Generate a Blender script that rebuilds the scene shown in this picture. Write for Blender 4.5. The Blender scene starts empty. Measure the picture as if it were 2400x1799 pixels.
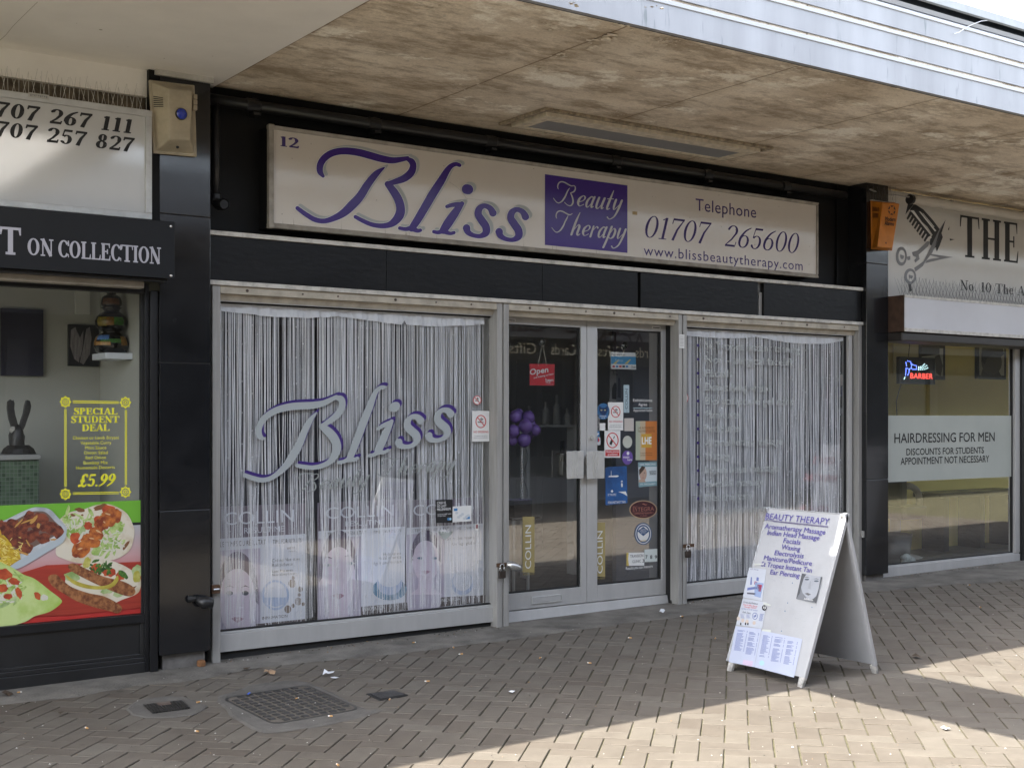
import bpy, bmesh, math, random
from mathutils import Vector, Matrix
random.seed(12)
R=math.radians
scene=bpy.context.scene
COL=scene.collection

# ------------------------------------------------------------------ camera
FPX=2974.0; HZ=977.0; YAW=R(55)          # focal length and horizon in 2400-px units
CAM=Vector((-2.7756,-6.9618,1.42))
FW=Vector((math.cos(YAW),math.sin(YAW),0)); RT=Vector((math.sin(YAW),-math.cos(YAW),0))
cd=bpy.data.cameras.new('camera'); cam=bpy.data.objects.new('camera',cd); COL.objects.link(cam)
cd.sensor_width=36; cd.lens=FPX/2400*36; cd.shift_y=(HZ-899.5)/2400; cd.clip_start=.05; cd.clip_end=3000
cam.location=CAM
cam.rotation_euler=Matrix((RT,Vector((0,0,1)),-FW)).transposed().to_euler()
scene.camera=cam
# ------------------------------------------------------------------ sky, sun, exposure
SUN_DIR=Vector((.71,-.062,-1)).normalized()      # the way the light travels
w=bpy.data.worlds.new('World'); scene.world=w; w.use_nodes=True
nt=w.node_tree; sky=nt.nodes.new('ShaderNodeTexSky'); sky.sky_type='NISHITA'; sky.sun_disc=False
to=-SUN_DIR
sky.sun_elevation=math.asin(to.z); sky.sun_rotation=math.atan2(to.x,to.y)
sky.air_density=1.0; sky.dust_density=2.5; sky.ozone_density=1.0
bg=nt.nodes['Background']; bg.inputs['Strength'].default_value=.15
hs=nt.nodes.new('ShaderNodeHueSaturation'); hs.inputs['Saturation'].default_value=.5      # hazy summer sky
nt.links.new(sky.outputs[0],hs.inputs['Color']); nt.links.new(hs.outputs[0],bg.inputs['Color'])
sd=bpy.data.lights.new('sun','SUN'); so=bpy.data.objects.new('sun',sd); COL.objects.link(so)
sd.energy=2.4; sd.angle=R(.4); sd.color=(1,.95,.86)
so.rotation_euler=SUN_DIR.to_track_quat('-Z','Y').to_euler(); so.location=(-6,2,12)
scene.view_settings.view_transform='Standard'; scene.view_settings.look='None'
scene.view_settings.exposure=2.8; scene.view_settings.gamma=1
scene.cycles.max_bounces=12; scene.cycles.transparent_max_bounces=24; scene.cycles.glossy_bounces=5
scene.cycles.diffuse_bounces=7
# ------------------------------------------------------------------ projection helpers (photo pixel -> point on a real plane)
def ray(px,py): return FW+RT*((px-1200)/FPX)+Vector((0,0,(HZ-py)/FPX))
class Plane:
    def __init__(s,p,n,up=(0,0,1)):
        s.p=Vector(p); s.n=Vector(n).normalized(); s.up=Vector(up).normalized()
        if s.n.dot(CAM-s.p)<0: s.n=-s.n
    def hit(s,px,py,off=0):
        d=ray(px,py); t=(s.p-CAM).dot(s.n)/d.dot(s.n); return CAM+d*t+s.n*off
def YP(y): return Plane((0,y,0),(0,-1,0))
def F(px,py,y): return YP(y).hit(px,py)
SLOPE=.009
def gz(x): return SLOPE*x
GP=Plane((0,0,0),(-SLOPE,0,1),(0,1,0))
def G(px,py): return GP.hit(px,py)
def z(x0,y0,k=600/2211): return lambda x,y:(x0+x*k,y0+y*k)
def yon(px,x):
    u=(px-1200)/FPX; dx=x-CAM.x
    return CAM.y+dx*(RT.x-u*FW.x)/(u*FW.y-RT.y)
# ------------------------------------------------------------------ materials
MATS={}
def mat(name,col,rough=.5,metal=0,noise=None,bump=None,coat=0,spec=.5,trans=0,emit=None,col2=None,sx=(1,1,1),dust=None):
    """noise=(scale,amount,detail): colour varies between col and col2 (or a darker col); bump=(scale,strength)"""
    if name in MATS: return MATS[name]
    m=bpy.data.materials.new(name); m.use_nodes=True; n=m.node_tree.nodes; l=m.node_tree.links
    b=n['Principled BSDF']; b.inputs['Base Color'].default_value=(*col,1)
    b.inputs['Roughness'].default_value=rough; b.inputs['Metallic'].default_value=metal
    b.inputs['Specular IOR Level'].default_value=spec; b.inputs['Coat Weight'].default_value=coat
    b.inputs['Coat Roughness'].default_value=.08
    b.inputs['Transmission Weight'].default_value=trans
    if emit: b.inputs['Emission Color'].default_value=(*emit[:3],1); b.inputs['Emission Strength'].default_value=emit[3]
    tc=mp=None
    if noise or bump:
        tc=n.new('ShaderNodeTexCoord'); mp=n.new('ShaderNodeMapping'); l.new(tc.outputs['Object'],mp.inputs[0]); mp.inputs['Scale'].default_value=sx
    if noise:
        t=n.new('ShaderNodeTexNoise'); t.inputs['Scale'].default_value=noise[0]; t.inputs['Detail'].default_value=noise[2] if len(noise)>2 else 6
        t.inputs['Roughness'].default_value=.62
        l.new(mp.outputs[0],t.inputs['Vector'])
        r=n.new('ShaderNodeValToRGB'); r.color_ramp.elements[0].position=noise[3] if len(noise)>3 else .32
        r.color_ramp.elements[1].position=noise[4] if len(noise)>4 else .7
        c2=col2 or tuple(c*(1-noise[1]) for c in col)
        r.color_ramp.elements[0].color=(*c2,1); r.color_ramp.elements[1].color=(*col,1)
        l.new(t.outputs['Fac'],r.inputs[0]); l.new(r.outputs[0],b.inputs['Base Color'])
        mr=n.new('ShaderNodeMapRange'); mr.inputs[3].default_value=min(1,rough+.18); mr.inputs[4].default_value=max(.02,rough-.08)
        l.new(t.outputs['Fac'],mr.inputs[0]); l.new(mr.outputs[0],b.inputs['Roughness'])
    if dust:      # pale specks of dust and wear: (scale, threshold, colour)
        td=n.new('ShaderNodeTexNoise'); td.inputs['Scale'].default_value=dust[0]; td.inputs['Detail'].default_value=12; td.inputs['Roughness'].default_value=.8; l.new(mp.outputs[0],td.inputs['Vector'])
        rd=n.new('ShaderNodeValToRGB'); rd.color_ramp.elements[0].position=dust[1]; rd.color_ramp.elements[1].position=dust[1]+.1; l.new(td.outputs['Fac'],rd.inputs[0])
        xd_=n.new('ShaderNodeMix'); xd_.data_type='RGBA'; l.new(rd.outputs[0],xd_.inputs[0]); l.new(r.outputs[0],xd_.inputs[6]); xd_.inputs[7].default_value=(*dust[2],1); l.new(xd_.outputs[2],b.inputs['Base Color'])
    if bump:
        t2=n.new('ShaderNodeTexNoise'); t2.inputs['Scale'].default_value=bump[0]; t2.inputs['Detail'].default_value=5
        l.new(mp.outputs[0],t2.inputs['Vector'])
        bp=n.new('ShaderNodeBump'); bp.inputs['Strength'].default_value=bump[1]; bp.inputs['Distance'].default_value=.01
        l.new(t2.outputs['Fac'],bp.inputs['Height']); l.new(bp.outputs[0],b.inputs['Normal'])
    MATS[name]=m; return m
def glass_mat(name,tint,refl,rough=.0):
    m=bpy.data.materials.new(name); m.use_nodes=True; n=m.node_tree.nodes; l=m.node_tree.links; n.clear()
    o=n.new('ShaderNodeOutputMaterial'); mx=n.new('ShaderNodeMixShader'); t=n.new('ShaderNodeBsdfTransparent'); g=n.new('ShaderNodeBsdfGlossy')
    t.inputs[0].default_value=(*tint,1); g.inputs['Roughness'].default_value=rough; g.inputs['Color'].default_value=(1,1,1,1)
    f=n.new('ShaderNodeLayerWeight'); f.inputs['Blend'].default_value=.5
    mr=n.new('ShaderNodeMath'); mr.operation='POWER'; mr.inputs[1].default_value=4; l.new(f.outputs['Facing'],mr.inputs[0])
    ma=n.new('ShaderNodeMath'); ma.operation='MULTIPLY_ADD'; ma.inputs[1].default_value=1-refl; ma.inputs[2].default_value=refl; l.new(mr.outputs[0],ma.inputs[0])
    l.new(ma.outputs[0],mx.inputs[0]); l.new(t.outputs[0],mx.inputs[1]); l.new(g.outputs[0],mx.inputs[2]); l.new(mx.outputs[0],o.inputs[0])
    MATS[name]=m; return m
# ------------------------------------------------------------------ mesh collector
class MB:
    def __init__(s): s.v=[]; s.f=[]; s.m=[]; s.mi=0; s.dz=0
    def add(s,vs,fs):
        k=len(s.v); s.v+= [tuple(v) for v in vs]
        for f in fs: s.f.append(tuple(k+i for i in f)); s.m.append(s.mi)
        return s
    def poly(s,pts): return s.add(pts,[tuple(range(len(pts)))])
    def box(s,x0,x1,y0,y1,z0,z1):
        vs=[(x,y,zz) for zz in (z0,z1) for y in (y0,y1) for x in (x0,x1)]
        return s.add(vs,[(0,2,3,1),(4,5,7,6),(0,1,5,4),(2,6,7,3),(0,4,6,2),(1,3,7,5)])
    def hexa(s,a,b):    # two quads joined
        return s.add(list(a)+list(b),[(3,2,1,0),(4,5,6,7),(0,1,5,4),(1,2,6,5),(2,3,7,6),(3,0,4,7)])
    def slab(s,pts,n,t): # outline given a thickness along n
        n=Vector(n)*t; k=len(pts); a=[Vector(p) for p in pts]; b=[p+n for p in a]
        return s.add(a+b,[tuple(range(k))[::-1],tuple(range(k,2*k))]+[(i,(i+1)%k,k+(i+1)%k,k+i) for i in range(k)])
    def tube(s,path,r,n=10,cap=True):
        path=[Vector(p) for p in path]; k0=len(s.v); rr=r if isinstance(r,(list,tuple)) else [r]*len(path)
        prev=None
        for i,p in enumerate(path):
            d=(path[min(i+1,len(path)-1)]-path[max(i-1,0)]).normalized()
            a=prev-d*prev.dot(d) if prev else (Vector((0,0,1)) if abs(d.z)<.9 else Vector((1,0,0))).cross(d)
            a.normalize(); prev=a; b=d.cross(a)
            for j in range(n):
                t=2*math.pi*j/n; s.v.append(tuple(p+(a*math.cos(t)+b*math.sin(t))*rr[i]))
        for i in range(len(path)-1):
            for j in range(n):
                s.f.append((k0+i*n+j,k0+i*n+(j+1)%n,k0+(i+1)*n+(j+1)%n,k0+(i+1)*n+j)); s.m.append(s.mi)
        if cap:
            s.f.append(tuple(k0+j for j in range(n))[::-1]); s.m.append(s.mi)
            e=k0+(len(path)-1)*n; s.f.append(tuple(e+j for j in range(n))); s.m.append(s.mi)
        return s
    def lathe(s,prof,c,n=24):   # profile [(r,z)] about vertical axis at c
        k0=len(s.v)
        for r,zz in prof:
            for j in range(n):
                t=2*math.pi*j/n; s.v.append((c[0]+r*math.cos(t),c[1]+r*math.sin(t),c[2]+zz))
        for i in range(len(prof)-1):
            for j in range(n):
                s.f.append((k0+i*n+j,k0+i*n+(j+1)%n,k0+(i+1)*n+(j+1)%n,k0+(i+1)*n+j)); s.m.append(s.mi)
        return s
    def ball(s,c,r,n=10,sz=1):
        pr=[(r*math.sin(math.pi*i/n)+1e-5,-r*math.cos(math.pi*i/n)*sz) for i in range(n+1)]
        return s.lathe(pr,c,max(6,int(n*1.6)))
    def disc(s,c,n,r,k=20,up=(0,0,1),ry=None):
        n=Vector(n).normalized(); u=Vector(up).cross(n).normalized(); v=n.cross(u); c=Vector(c)
        return s.poly([c+u*r*math.cos(2*math.pi*i/k)+v*(ry or r)*math.sin(2*math.pi*i/k) for i in range(k)])
    def build(s,name,mats,parent=None,smooth=False,bevel=0,recalc=True):
        me=bpy.data.meshes.new(name); me.from_pydata(s.v,[],s.f)
        for m in (mats if isinstance(mats,(list,tuple)) else [mats]): me.materials.append(m)
        me.polygons.foreach_set('material_index',s.m)
        if recalc:
            bm=bmesh.new(); bm.from_mesh(me); bmesh.ops.recalc_face_normals(bm,faces=bm.faces); bm.to_mesh(me); bm.free()
        if smooth: me.polygons.foreach_set('use_smooth',[True]*len(me.polygons))
        me.update(); o=bpy.data.objects.new(name,me); COL.objects.link(o)
        if parent: adopt(o,parent)
        if bevel:
            b=o.modifiers.new('bevel','BEVEL'); b.width=bevel; b.segments=2; b.limit_method='ANGLE'; b.angle_limit=R(40)
        return o
def adopt(o,parent):
    o.parent=parent; m=Matrix.Identity(4); p=parent
    chain=[]
    while p: chain.append(p); p=p.parent
    for p in reversed(chain): m=m@p.matrix_parent_inverse@Matrix.LocRotScale(p.location,p.rotation_euler,p.scale)
    o.matrix_parent_inverse=m.inverted()
def tag(o,label,cat,group=None,kind=None):
    o['label']=label; o['category']=cat
    if group: o['group']=group
    if kind: o['kind']=kind
    return o
def thing(name,label,cat,loc=(0,0,0),group=None):
    o=bpy.data.objects.new(name,None); COL.objects.link(o); o.location=loc; o.empty_display_size=.1
    return tag(o,label,cat,group)
def structure(o): o['kind']='structure'; return o
# ------------------------------------------------------------------ lettering
def _textmesh(txt,shear=0,bold=0,space=1):
    cu=bpy.data.curves.new('txt','FONT'); cu.body=txt; cu.size=1; cu.shear=shear; cu.offset=bold; cu.space_character=space; cu.resolution_u=3
    o=bpy.data.objects.new('txt',cu); COL.objects.link(o); dg=bpy.context.evaluated_depsgraph_get()
    me=bpy.data.meshes.new_from_object(o.evaluated_get(dg)); bpy.data.objects.remove(o); bpy.data.curves.remove(cu)
    return me
_h=_textmesh('H'); CAPH=max(v.co.y for v in _h.vertices)
def put_text(parent,txt,O,U,Vv,m,name='lettering',shear=0,bold=0,space=1,mirror=False):
    """sans lettering: O origin of baseline, U vector to its end, Vv vector of one capital height"""
    me=_textmesh(txt,shear,0,space); x0=min(v.co.x for v in me.vertices); x1=max(v.co.x for v in me.vertices)
    O=Vector(O);U=Vector(U);Vv=Vector(Vv)
    for v in me.vertices:
        v.co=O+U*((v.co.x-x0)/(x1-x0))+Vv*(v.co.y/CAPH)
    if bold:                                 # heavier weight: the outline repeated a hair to each side
        src=[v.co.copy() for v in me.vertices]; pl_=[tuple(p.vertices) for p in me.polygons]; nn=U.cross(Vv).normalized()
        vs=[];fs=[];uu=U.normalized()*Vv.length; b=min(.05,bold)
        for k,(du,dv) in enumerate(((0,0),(b,0),(-b,0),(0,b),(0,-b))):
            o_=len(vs); vs+=[c+uu*du+Vv*dv+nn*(.00008*k) for c in src]; fs+=[tuple(i+o_ for i in p) for p in pl_]
        bpy.data.meshes.remove(me); me=bpy.data.meshes.new(name); me.from_pydata(vs,[],fs)
    me.materials.append(m); me.name=name
    o=bpy.data.objects.new(name,me); COL.objects.link(o)
    if parent: adopt(o,parent)
    return o
def text(parent,txt,pl,p0,x1,cap,m,zz=None,off=.0012,**kw):
    """lettering on plane pl: photo pixel of baseline start, end (x, or a pixel), capital height in pixels"""
    if isinstance(pl,(int,float)): pl=YP(pl)
    if zz:
        p=zz(*p0); cap=zz(0,cap)[1]-zz(0,0)[1]; x1=zz(x1,p0[1])[0] if not isinstance(x1,tuple) else zz(*x1); p0=p
    P0=pl.hit(*p0,off)
    if isinstance(x1,tuple): P1=pl.hit(*x1,off)
    else:
        P1=pl.hit(x1,p0[1],off); P1.z=P0.z
    h=(pl.hit(p0[0],p0[1]-cap,off)-P0).length
    return put_text(parent,txt,P0,P1-P0,pl.up*h,m,**kw)
def catmull(pts,n=6,closed=False):
    out=[]; k=len(pts)
    for i in range(k if closed else k-1):
        g=lambda j:pts[j%k] if closed else pts[max(0,min(k-1,j))]
        a,b,c,d=g(i-1),g(i),g(i+1),g(i+2)
        for s in range(n):
            t=s/n; out.append(tuple(.5*(2*q+(r-p)*t+(2*p-5*q+4*r-u)*t*t+(3*q-p-3*r+u)*t**3) for p,q,r,u in zip(a,b,c,d)))
    if not closed: out.append(tuple(pts[-1]))
    return out
def stroke2d(pts,smooth=True,caps=True,closed=False):
    """[(x,y,w)] -> list of 2-D polygons"""
    p=catmull(pts,6,closed) if smooth and len(pts)>2 else [tuple(q) for q in pts]
    if closed: p=p+[p[0]]
    L=[];Rr=[]
    n=len(p)
    for i in range(n):
        if closed and i in (0,n-1): a,b=p[n-2],p[1]
        else: a,b=p[max(0,i-1)],p[min(n-1,i+1)]
        dx,dy=b[0]-a[0],b[1]-a[1]; d=math.hypot(dx,dy) or 1; w=p[i][2]/2
        L.append((p[i][0]-dy/d*w,p[i][1]+dx/d*w)); Rr.append((p[i][0]+dy/d*w,p[i][1]-dx/d*w))
    polys=[[L[i],Rr[i],Rr[i+1],L[i+1]] for i in range(n-1)]
    if caps and not closed:
        for q,l,r in ((p[0],L[0],Rr[0]),(p[-1],Rr[-1],L[-1])):
            a0=math.atan2(l[1]-q[1],l[0]-q[0]); w=q[2]/2
            polys.append([(q[0]+w*math.cos(a0+math.pi*k/8),q[1]+w*math.sin(a0+math.pi*k/8)) for k in range(9)])
    return polys
def lay(mb,strokes,mp,nrm,dz=.00025,**kw):
    """put strokes on a surface: mp maps 2-D to 3-D; each stroke sits a hair above the last"""
    for s in strokes:
        o={**kw}
        if isinstance(s,dict): o.update({k:v for k,v in s.items() if k!='p'}); s=s['p']
        for pg in stroke2d(s,**o): mb.poly([Vector(mp(*q))+Vector(nrm)*mb.dz for q in pg])
        mb.dz+=dz
# ------------------------------------------------------------------ a thick-and-thin serif and a script hand, drawn as strokes
def oval(cx,cy,rx,ry,a0,a1,T,t,n=20,p=1.5):
    return {'p':[(cx+rx*math.cos(R(a0+(a1-a0)*i/n)),cy+ry*math.sin(R(a0+(a1-a0)*i/n)),t+(T-t)*abs(math.cos(R(a0+(a1-a0)*i/n)))**p) for i in range(n+1)],'smooth':False,'caps':False}
def ln(*p): return {'p':list(p),'smooth':False,'caps':False}
def cv(*p): return {'p':list(p),'smooth':True,'caps':True}
def serif(ch,T,t):
    """strokes and advance width of one letter, capital height 1"""
    s=t*1.1
    sv=lambda x,y,w=.3:ln((x-w/2,y,s),(x+w/2,y,s))
    h=1-s/2;b=s/2
    g={
    '0':lambda:([oval(.29,.5,.29-T/2,.5-t/2,0,360,T,t)],.62),
    'O':lambda:([oval(.37,.5,.37-T/2,.5-t/2,0,360,T,t)],.78),
    'o':lambda:([oval(.25,.33,.25-T/2,.33-t/2,0,360,T,t)],.54),
    '1':lambda:([ln((.22,.02,T),(.22,.98,T)),sv(.22,b,.36),ln((.22,.96,t),(.06,.86,t*1.4))],.46),
    '2':lambda:([oval(.27,.73,.24-T/4,.27-t/2,165,-30,T,t),ln((.46,.62,T*.75),(.3,.34,T*.6),(.06,.07,t*1.2)),ln((.04,T*.4,T*.8),(.5,T*.4,T*.8)),ln((.52,.0,t),(.55,.24,t)),cv((.06,.8,T*.7),(.07,.8,T*.7))],.6),
    '5':lambda:([ln((.1,1-T*.4,T*.8),(.5,1-T*.4,T*.8)),ln((.12,.97,t),(.07,.52,t)),oval(.26,.32,.25-T/3,.32-t/2,140,-150,T,t),cv((.07,.16,T*.7),(.08,.16,T*.7))],.6),
    '6':lambda:([oval(.28,.3,.27-T/2,.3-t/2,0,360,T,t),cv((.52,.97,t),(.28,.8,T*.7),(.1,.5,T),(.07,.3,T))],.6),
    '9':lambda:([oval(.29,.7,.27-T/2,.3-t/2,0,360,T,t),cv((.05,.03,t),(.29,.2,T*.7),(.47,.5,T),(.5,.7,T))],.6),
    '7':lambda:([ln((.03,1-T*.4,T*.8),(.55,1-T*.4,T*.8)),ln((.52,.95,t*1.2),(.3,.5,T*.8),(.19,0,T*1.05)),ln((.04,1,t),(.02,.74,t))],.58),
    '8':lambda:([oval(.29,.75,.23-T/2,.25-t/2,0,360,T*.9,t),oval(.29,.27,.28-T/2,.27-t/2,0,360,T,t)],.61),
    'T':lambda:([ln((.38,0,T),(.38,1,T)),ln((0.02,h,s),(.74,h,s)),ln((.03,1,s*1.2),(.0,.72,s*.6)),ln((.73,1,s*1.2),(.76,.72,s*.6)),sv(.38,b,.38)],.8),
    'I':lambda:([ln((.17,0,T),(.17,1,T)),sv(.17,b,.34),sv(.17,h,.34)],.38),
    'L':lambda:([ln((.17,0,T),(.17,1,T)),sv(.17,h,.34),ln((.02,b,s),(.6,b,s)),ln((.58,0,s*1.4),(.62,.3,s*.5))],.66),
    'E':lambda:([ln((.17,0,T),(.17,1,T)),ln((.02,b,s),(.6,b,s)),ln((.58,0,s*1.4),(.63,.3,s*.5)),ln((.02,h,s),(.57,h,s)),ln((.56,1,s*1.4),(.58,.73,s*.5)),ln((.17,.52,s),(.44,.52,s)),ln((.44,.38,s),(.44,.66,s))],.68),
    'H':lambda:([ln((.17,0,T),(.17,1,T)),ln((.64,0,T),(.64,1,T)),ln((.17,.52,s),(.64,.52,s)),sv(.17,b,.34),sv(.17,h,.34),sv(.64,b,.34),sv(.64,h,.34)],.85),
    'N':lambda:([ln((.14,0,t),(.14,1,t)),ln((.66,0,t),(.66,1,t)),ln((.12,1,T*1.05),(.64,.02,T*1.05)),sv(.14,b,.28),sv(.1,h,.22),sv(.66,h,.28)],.82),
    'C':lambda:([oval(.38,.5,.37-T/2,.5-t/2,35,325,T,t),ln((.67,.98,t),(.68,.68,t*1.6)),ln((.68,.02,t*.7),(.68,.2,t*.7))],.74),
    'S':lambda:([cv((.46,.78,t*1.2),(.42,.92,t),(.27,.97,t*1.1),(.11,.86,T*.8),(.12,.68,T),(.28,.53,T*1.15),(.43,.38,T),(.45,.17,T*.8),(.29,.03,t*1.1),(.12,.07,t),(.06,.22,t*1.2)),ln((.5,.98,t),(.48,.7,t)),ln((.03,.02,t),(.04,.3,t))],.56),
    'P':lambda:([ln((.17,0,T),(.17,1,T)),sv(.17,b,.36),ln((.02,h,s),(.36,h,s)),ln((.17,.46,s),(.36,.46,s)),oval(.34,.725,.27-T/2,.265-t/2,90,-90,T,t)],.66),
    'A':lambda:([ln((.1,0,t),(.38,.98,t)),ln((.4,1,T*.9),(.66,0,T)),ln((.2,.33,s),(.55,.33,s)),sv(.1,b,.26),sv(.66,b,.34)],.8),
    'U':lambda:([ln((.17,.25,T),(.17,1,T)),oval(.4,.28,.4-.17,.28-t/2,180,360,T,t),ln((.63,.28,t),(.63,1,t)),sv(.17,h,.34),sv(.63,h,.26)],.8),
    'D':lambda:([ln((.17,0,T),(.17,1,T)),ln((.02,h,s),(.38,h,s)),ln((.02,b,s),(.38,b,s)),oval(.36,.5,.4-T/2,.5-t/2,90,-90,T,t)],.8),
    'h':lambda:([ln((.14,0,T),(.14,1,T)),sv(.14,b,.28),ln((.02,h,s),(.14,h,s)),cv((.16,.5,t),(.3,.63,t*1.3),(.4,.55,T*.9),(.42,.4,T)),ln((.42,0,T),(.42,.45,T)),sv(.42,b,.28)],.6),
    'e':lambda:([oval(.24,.33,.24-T/2,.33-t/2,20,320,T,t),ln((.08,.38,s),(.44,.38,s))],.5),
    'r':lambda:([ln((.14,0,T),(.14,.64,T)),sv(.14,b,.28),cv((.16,.5,t),(.27,.62,t),(.34,.6,T*.7))],.42),
    'c':lambda:([oval(.24,.33,.24-T/2,.33-t/2,45,315,T,t),cv((.4,.52,T*.6),(.41,.52,T*.6))],.47),
    'a':lambda:([cv((.07,.5,T*.6),(.2,.64,t),(.34,.56,T*.8),(.36,.4,T)),ln((.36,.06,T),(.36,.45,T)),oval(.2,.18,.2-T/2,.19-t/2,0,360,T,t),cv((.36,.06,T*.6),(.47,.04,t))],.5),
    'd':lambda:([oval(.24,.33,.24-T/2,.33-t/2,0,360,T,t),ln((.44,0,T),(.44,1,T)),sv(.4,h,.2)],.58),
    '.':lambda:([cv((.1,.07,T*.8),(.11,.07,T*.8))],.26),
    '£':lambda:([cv((.55,.8,T*.7),(.47,.95,t*1.3),(.3,.93,T*.7),(.24,.75,T),(.27,.4,T),(.2,.12,T*.8),(.08,.06,t*1.6)),cv((.06,.1,t*1.5),(.25,.13,T*.8),(.45,.03,T*.8),(.58,.18,t)),ln((.08,.46,s*1.5),(.45,.46,s*1.5))],.66),
    ' ':lambda:([],.34)}
    return g[ch]()
def serif_text(parent,txt,pl,p0,x1,cap,m,zz=None,T=.19,t=.06,slant=0,space=.03,off=.0012,name='lettering',depth=0):
    if isinstance(pl,(int,float)): pl=YP(pl)
    if zz:
        p=zz(*p0); cap=zz(0,cap)[1]-zz(0,0)[1]; x1=zz(x1,p0[1])[0]; p0=p
    P0=pl.hit(*p0,off); P1=pl.hit(x1,p0[1],off); P1.z=P0.z
    h=(pl.hit(p0[0],p0[1]-cap,off)-P0).length
    gl=[];x=0
    for c in txt:
        s,a=serif(c,T,t); gl.append((x,s)); x+=a+space
    W=x-space; U=(P1-P0)/W; Vv=pl.up*h
    mb=MB()
    for x0,st in gl:
        mb.dz=0
        lay(mb,st,lambda u,v:P0+U*(x0+u+slant*v)+Vv*v,pl.n)
    return mb.build(name,m,parent)
def script(ch):
    T,t=.1,.035
    g={'e':([cv((.04,.2,t),(.22,.28,t),(.28,.42,T*.7),(.18,.5,t),(.05,.36,T),(.04,.16,T),(.14,.03,t),(.3,.12,t))],.33),
    'a':([cv((.3,.44,t),(.16,.5,T*.6),(.04,.3,T),(.05,.08,T*.8),(.14,.03,t),(.28,.28,t)),cv((.3,.5,T),(.27,.25,T),(.29,.04,T*.7),(.37,.08,t))],.4),
    'u':([cv((.06,.5,T),(.04,.25,T),(.06,.06,T*.8),(.16,.03,t),(.29,.3,t)),cv((.31,.5,T),(.28,.2,T),(.31,.03,T*.6),(.38,.08,t))],.42),
    't':([cv((.14,.9,t),(.1,.5,T),(.07,.15,T),(.1,.03,T*.6),(.2,.08,t)),cv((-.02,.5,t),(.24,.53,t))],.26),
    'y':([cv((.06,.5,T),(.05,.22,T),(.1,.05,t),(.28,.3,t)),cv((.33,.5,T),(.29,.1,T),(.2,-.25,T*.7),(.02,-.4,t),(-.1,-.32,t*1.6))],.38),
    'h':([cv((.12,1.02,t),(.06,.6,T),(.03,.02,T)),cv((.06,.2,t),(.2,.47,t),(.28,.4,T),(.27,.1,T),(.33,.02,T*.6),(.4,.08,t))],.43),
    'r':([cv((.05,.48,T*.8),(.04,.02,T)),cv((.05,.25,t),(.18,.48,t),(.26,.44,T*.8))],.3),
    'p':([cv((.08,.55,T),(.03,0,T),(-.03,-.4,T)),cv((.07,.2,t),(.2,.48,t),(.3,.38,T),(.28,.12,T),(.16,.02,t),(.06,.1,t))],.38)}
    return g[ch]
# the big B of the shop's own lettering, traced off its sign (pixels of that detail, y down)
BIG={'B':[[(345,368,28),(320,330,50),(320,280,56),(345,230,58),(395,188,58),(460,164,58),(540,158,60),(640,170,62),(740,196,62),(830,221,60),(920,236,54),(990,229,45),(1052,218,34)],
  [(1046,222,30),(1085,246,52),(1098,285,56),(1080,338,64),(1027,384,62),(952,413,50),(885,432,36)],
  [(884,434,50),(930,490,66),(972,560,72),(992,630,74),(985,690,78),(945,745,66),(895,775,50),(825,783,42),(745,770,38),(670,737,36),(615,708,32)],
  [(856,297,14),(790,348,52),(722,432,64),(652,540,72),(585,612,76),(520,672,66),(445,715,52),(360,742,42),(280,732,42),(205,690,40),(130,635,34)]],
 'T':[[(345,368,28),(320,330,50),(320,280,56),(345,230,58),(395,188,58),(460,164,58),(540,158,60),(640,170,62),(740,196,62),(830,221,60),(920,232,50),(1000,215,36),(1050,190,26)],
  [(856,260,24),(800,340,62),(722,432,64),(652,540,72),(585,612,76),(520,672,66),(445,715,52),(360,742,42),(280,732,42),(205,690,40),(130,635,34)]],
 'l':[[(1486,277,32),(1455,268,36),(1415,284,42),(1380,325,52),(1330,410,66),(1260,520,72),(1190,640,70),(1130,740,66),(1085,805,56)],
  [(1085,800,44),(1035,810,34),(985,802,30)],[(1095,808,46),(1135,824,34),(1158,820,30)]],
 'i':[[(1505,598,40),(1455,665,66),(1390,760,76),(1350,820,64)],[(1516,594,18),(1470,603,38),(1420,610,36),(1380,622,30)],
  [(1350,824,42),(1305,838,34),(1270,832,30)],[(1360,830,44),(1405,846,30),(1438,840,30)],[(1545,477,84),(1558,479,84)]],
 's':[[(1764,676,62),(1738,634,48),(1690,616,42),(1650,642,56),(1642,690,62),(1672,740,66),(1705,790,66),(1705,840,62),(1660,868,40),(1600,862,38),(1556,836,50),(1544,802,64)]]}
BLISS=[s for k in 'Blis' for s in BIG[k]]+[[(x+272,y+31,w) for x,y,w in BIG['s'][0]]]
def script_text(parent,cap_letter,rest,pl,p0,x1,cap,m,zz,thin=.55,off=.0012,slope=0,name='lettering'):
    if isinstance(pl,(int,float)): pl=YP(pl)
    a=zz(*p0); c=zz(0,cap)[1]-zz(0,0)[1]; x1=zz(x1,p0[1])[0]
    P0=pl.hit(*a,off); P1=pl.hit(x1,a[1],off); P1.z=P0.z; h=(pl.hit(a[0],a[1]-c,off)-P0).length
    # measure
    x=1.0 if cap_letter=='B' else .84; gl=[]
    for ch in rest:
        s,ad=script(ch); gl.append((x,s)); x+=ad+.05
    W=x; U=(P1-P0)/W; Vv=pl.up*h; U=U+Vv*slope
    mb=MB()
    k=1/620.
    for s in BIG[cap_letter]:
        st=cv(*[((px-130)*k*.62,(775-py)*k,w*k*thin) for px,py,w in s])
        lay(mb,[st],lambda u,v:P0+U*u+Vv*v,pl.n)
    for x0,st in gl: lay(mb,st,lambda u,v:P0+U*(x0+u+.3*v)+Vv*v,pl.n,dz=.0001)
    return mb.build(name,m,parent)
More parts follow.
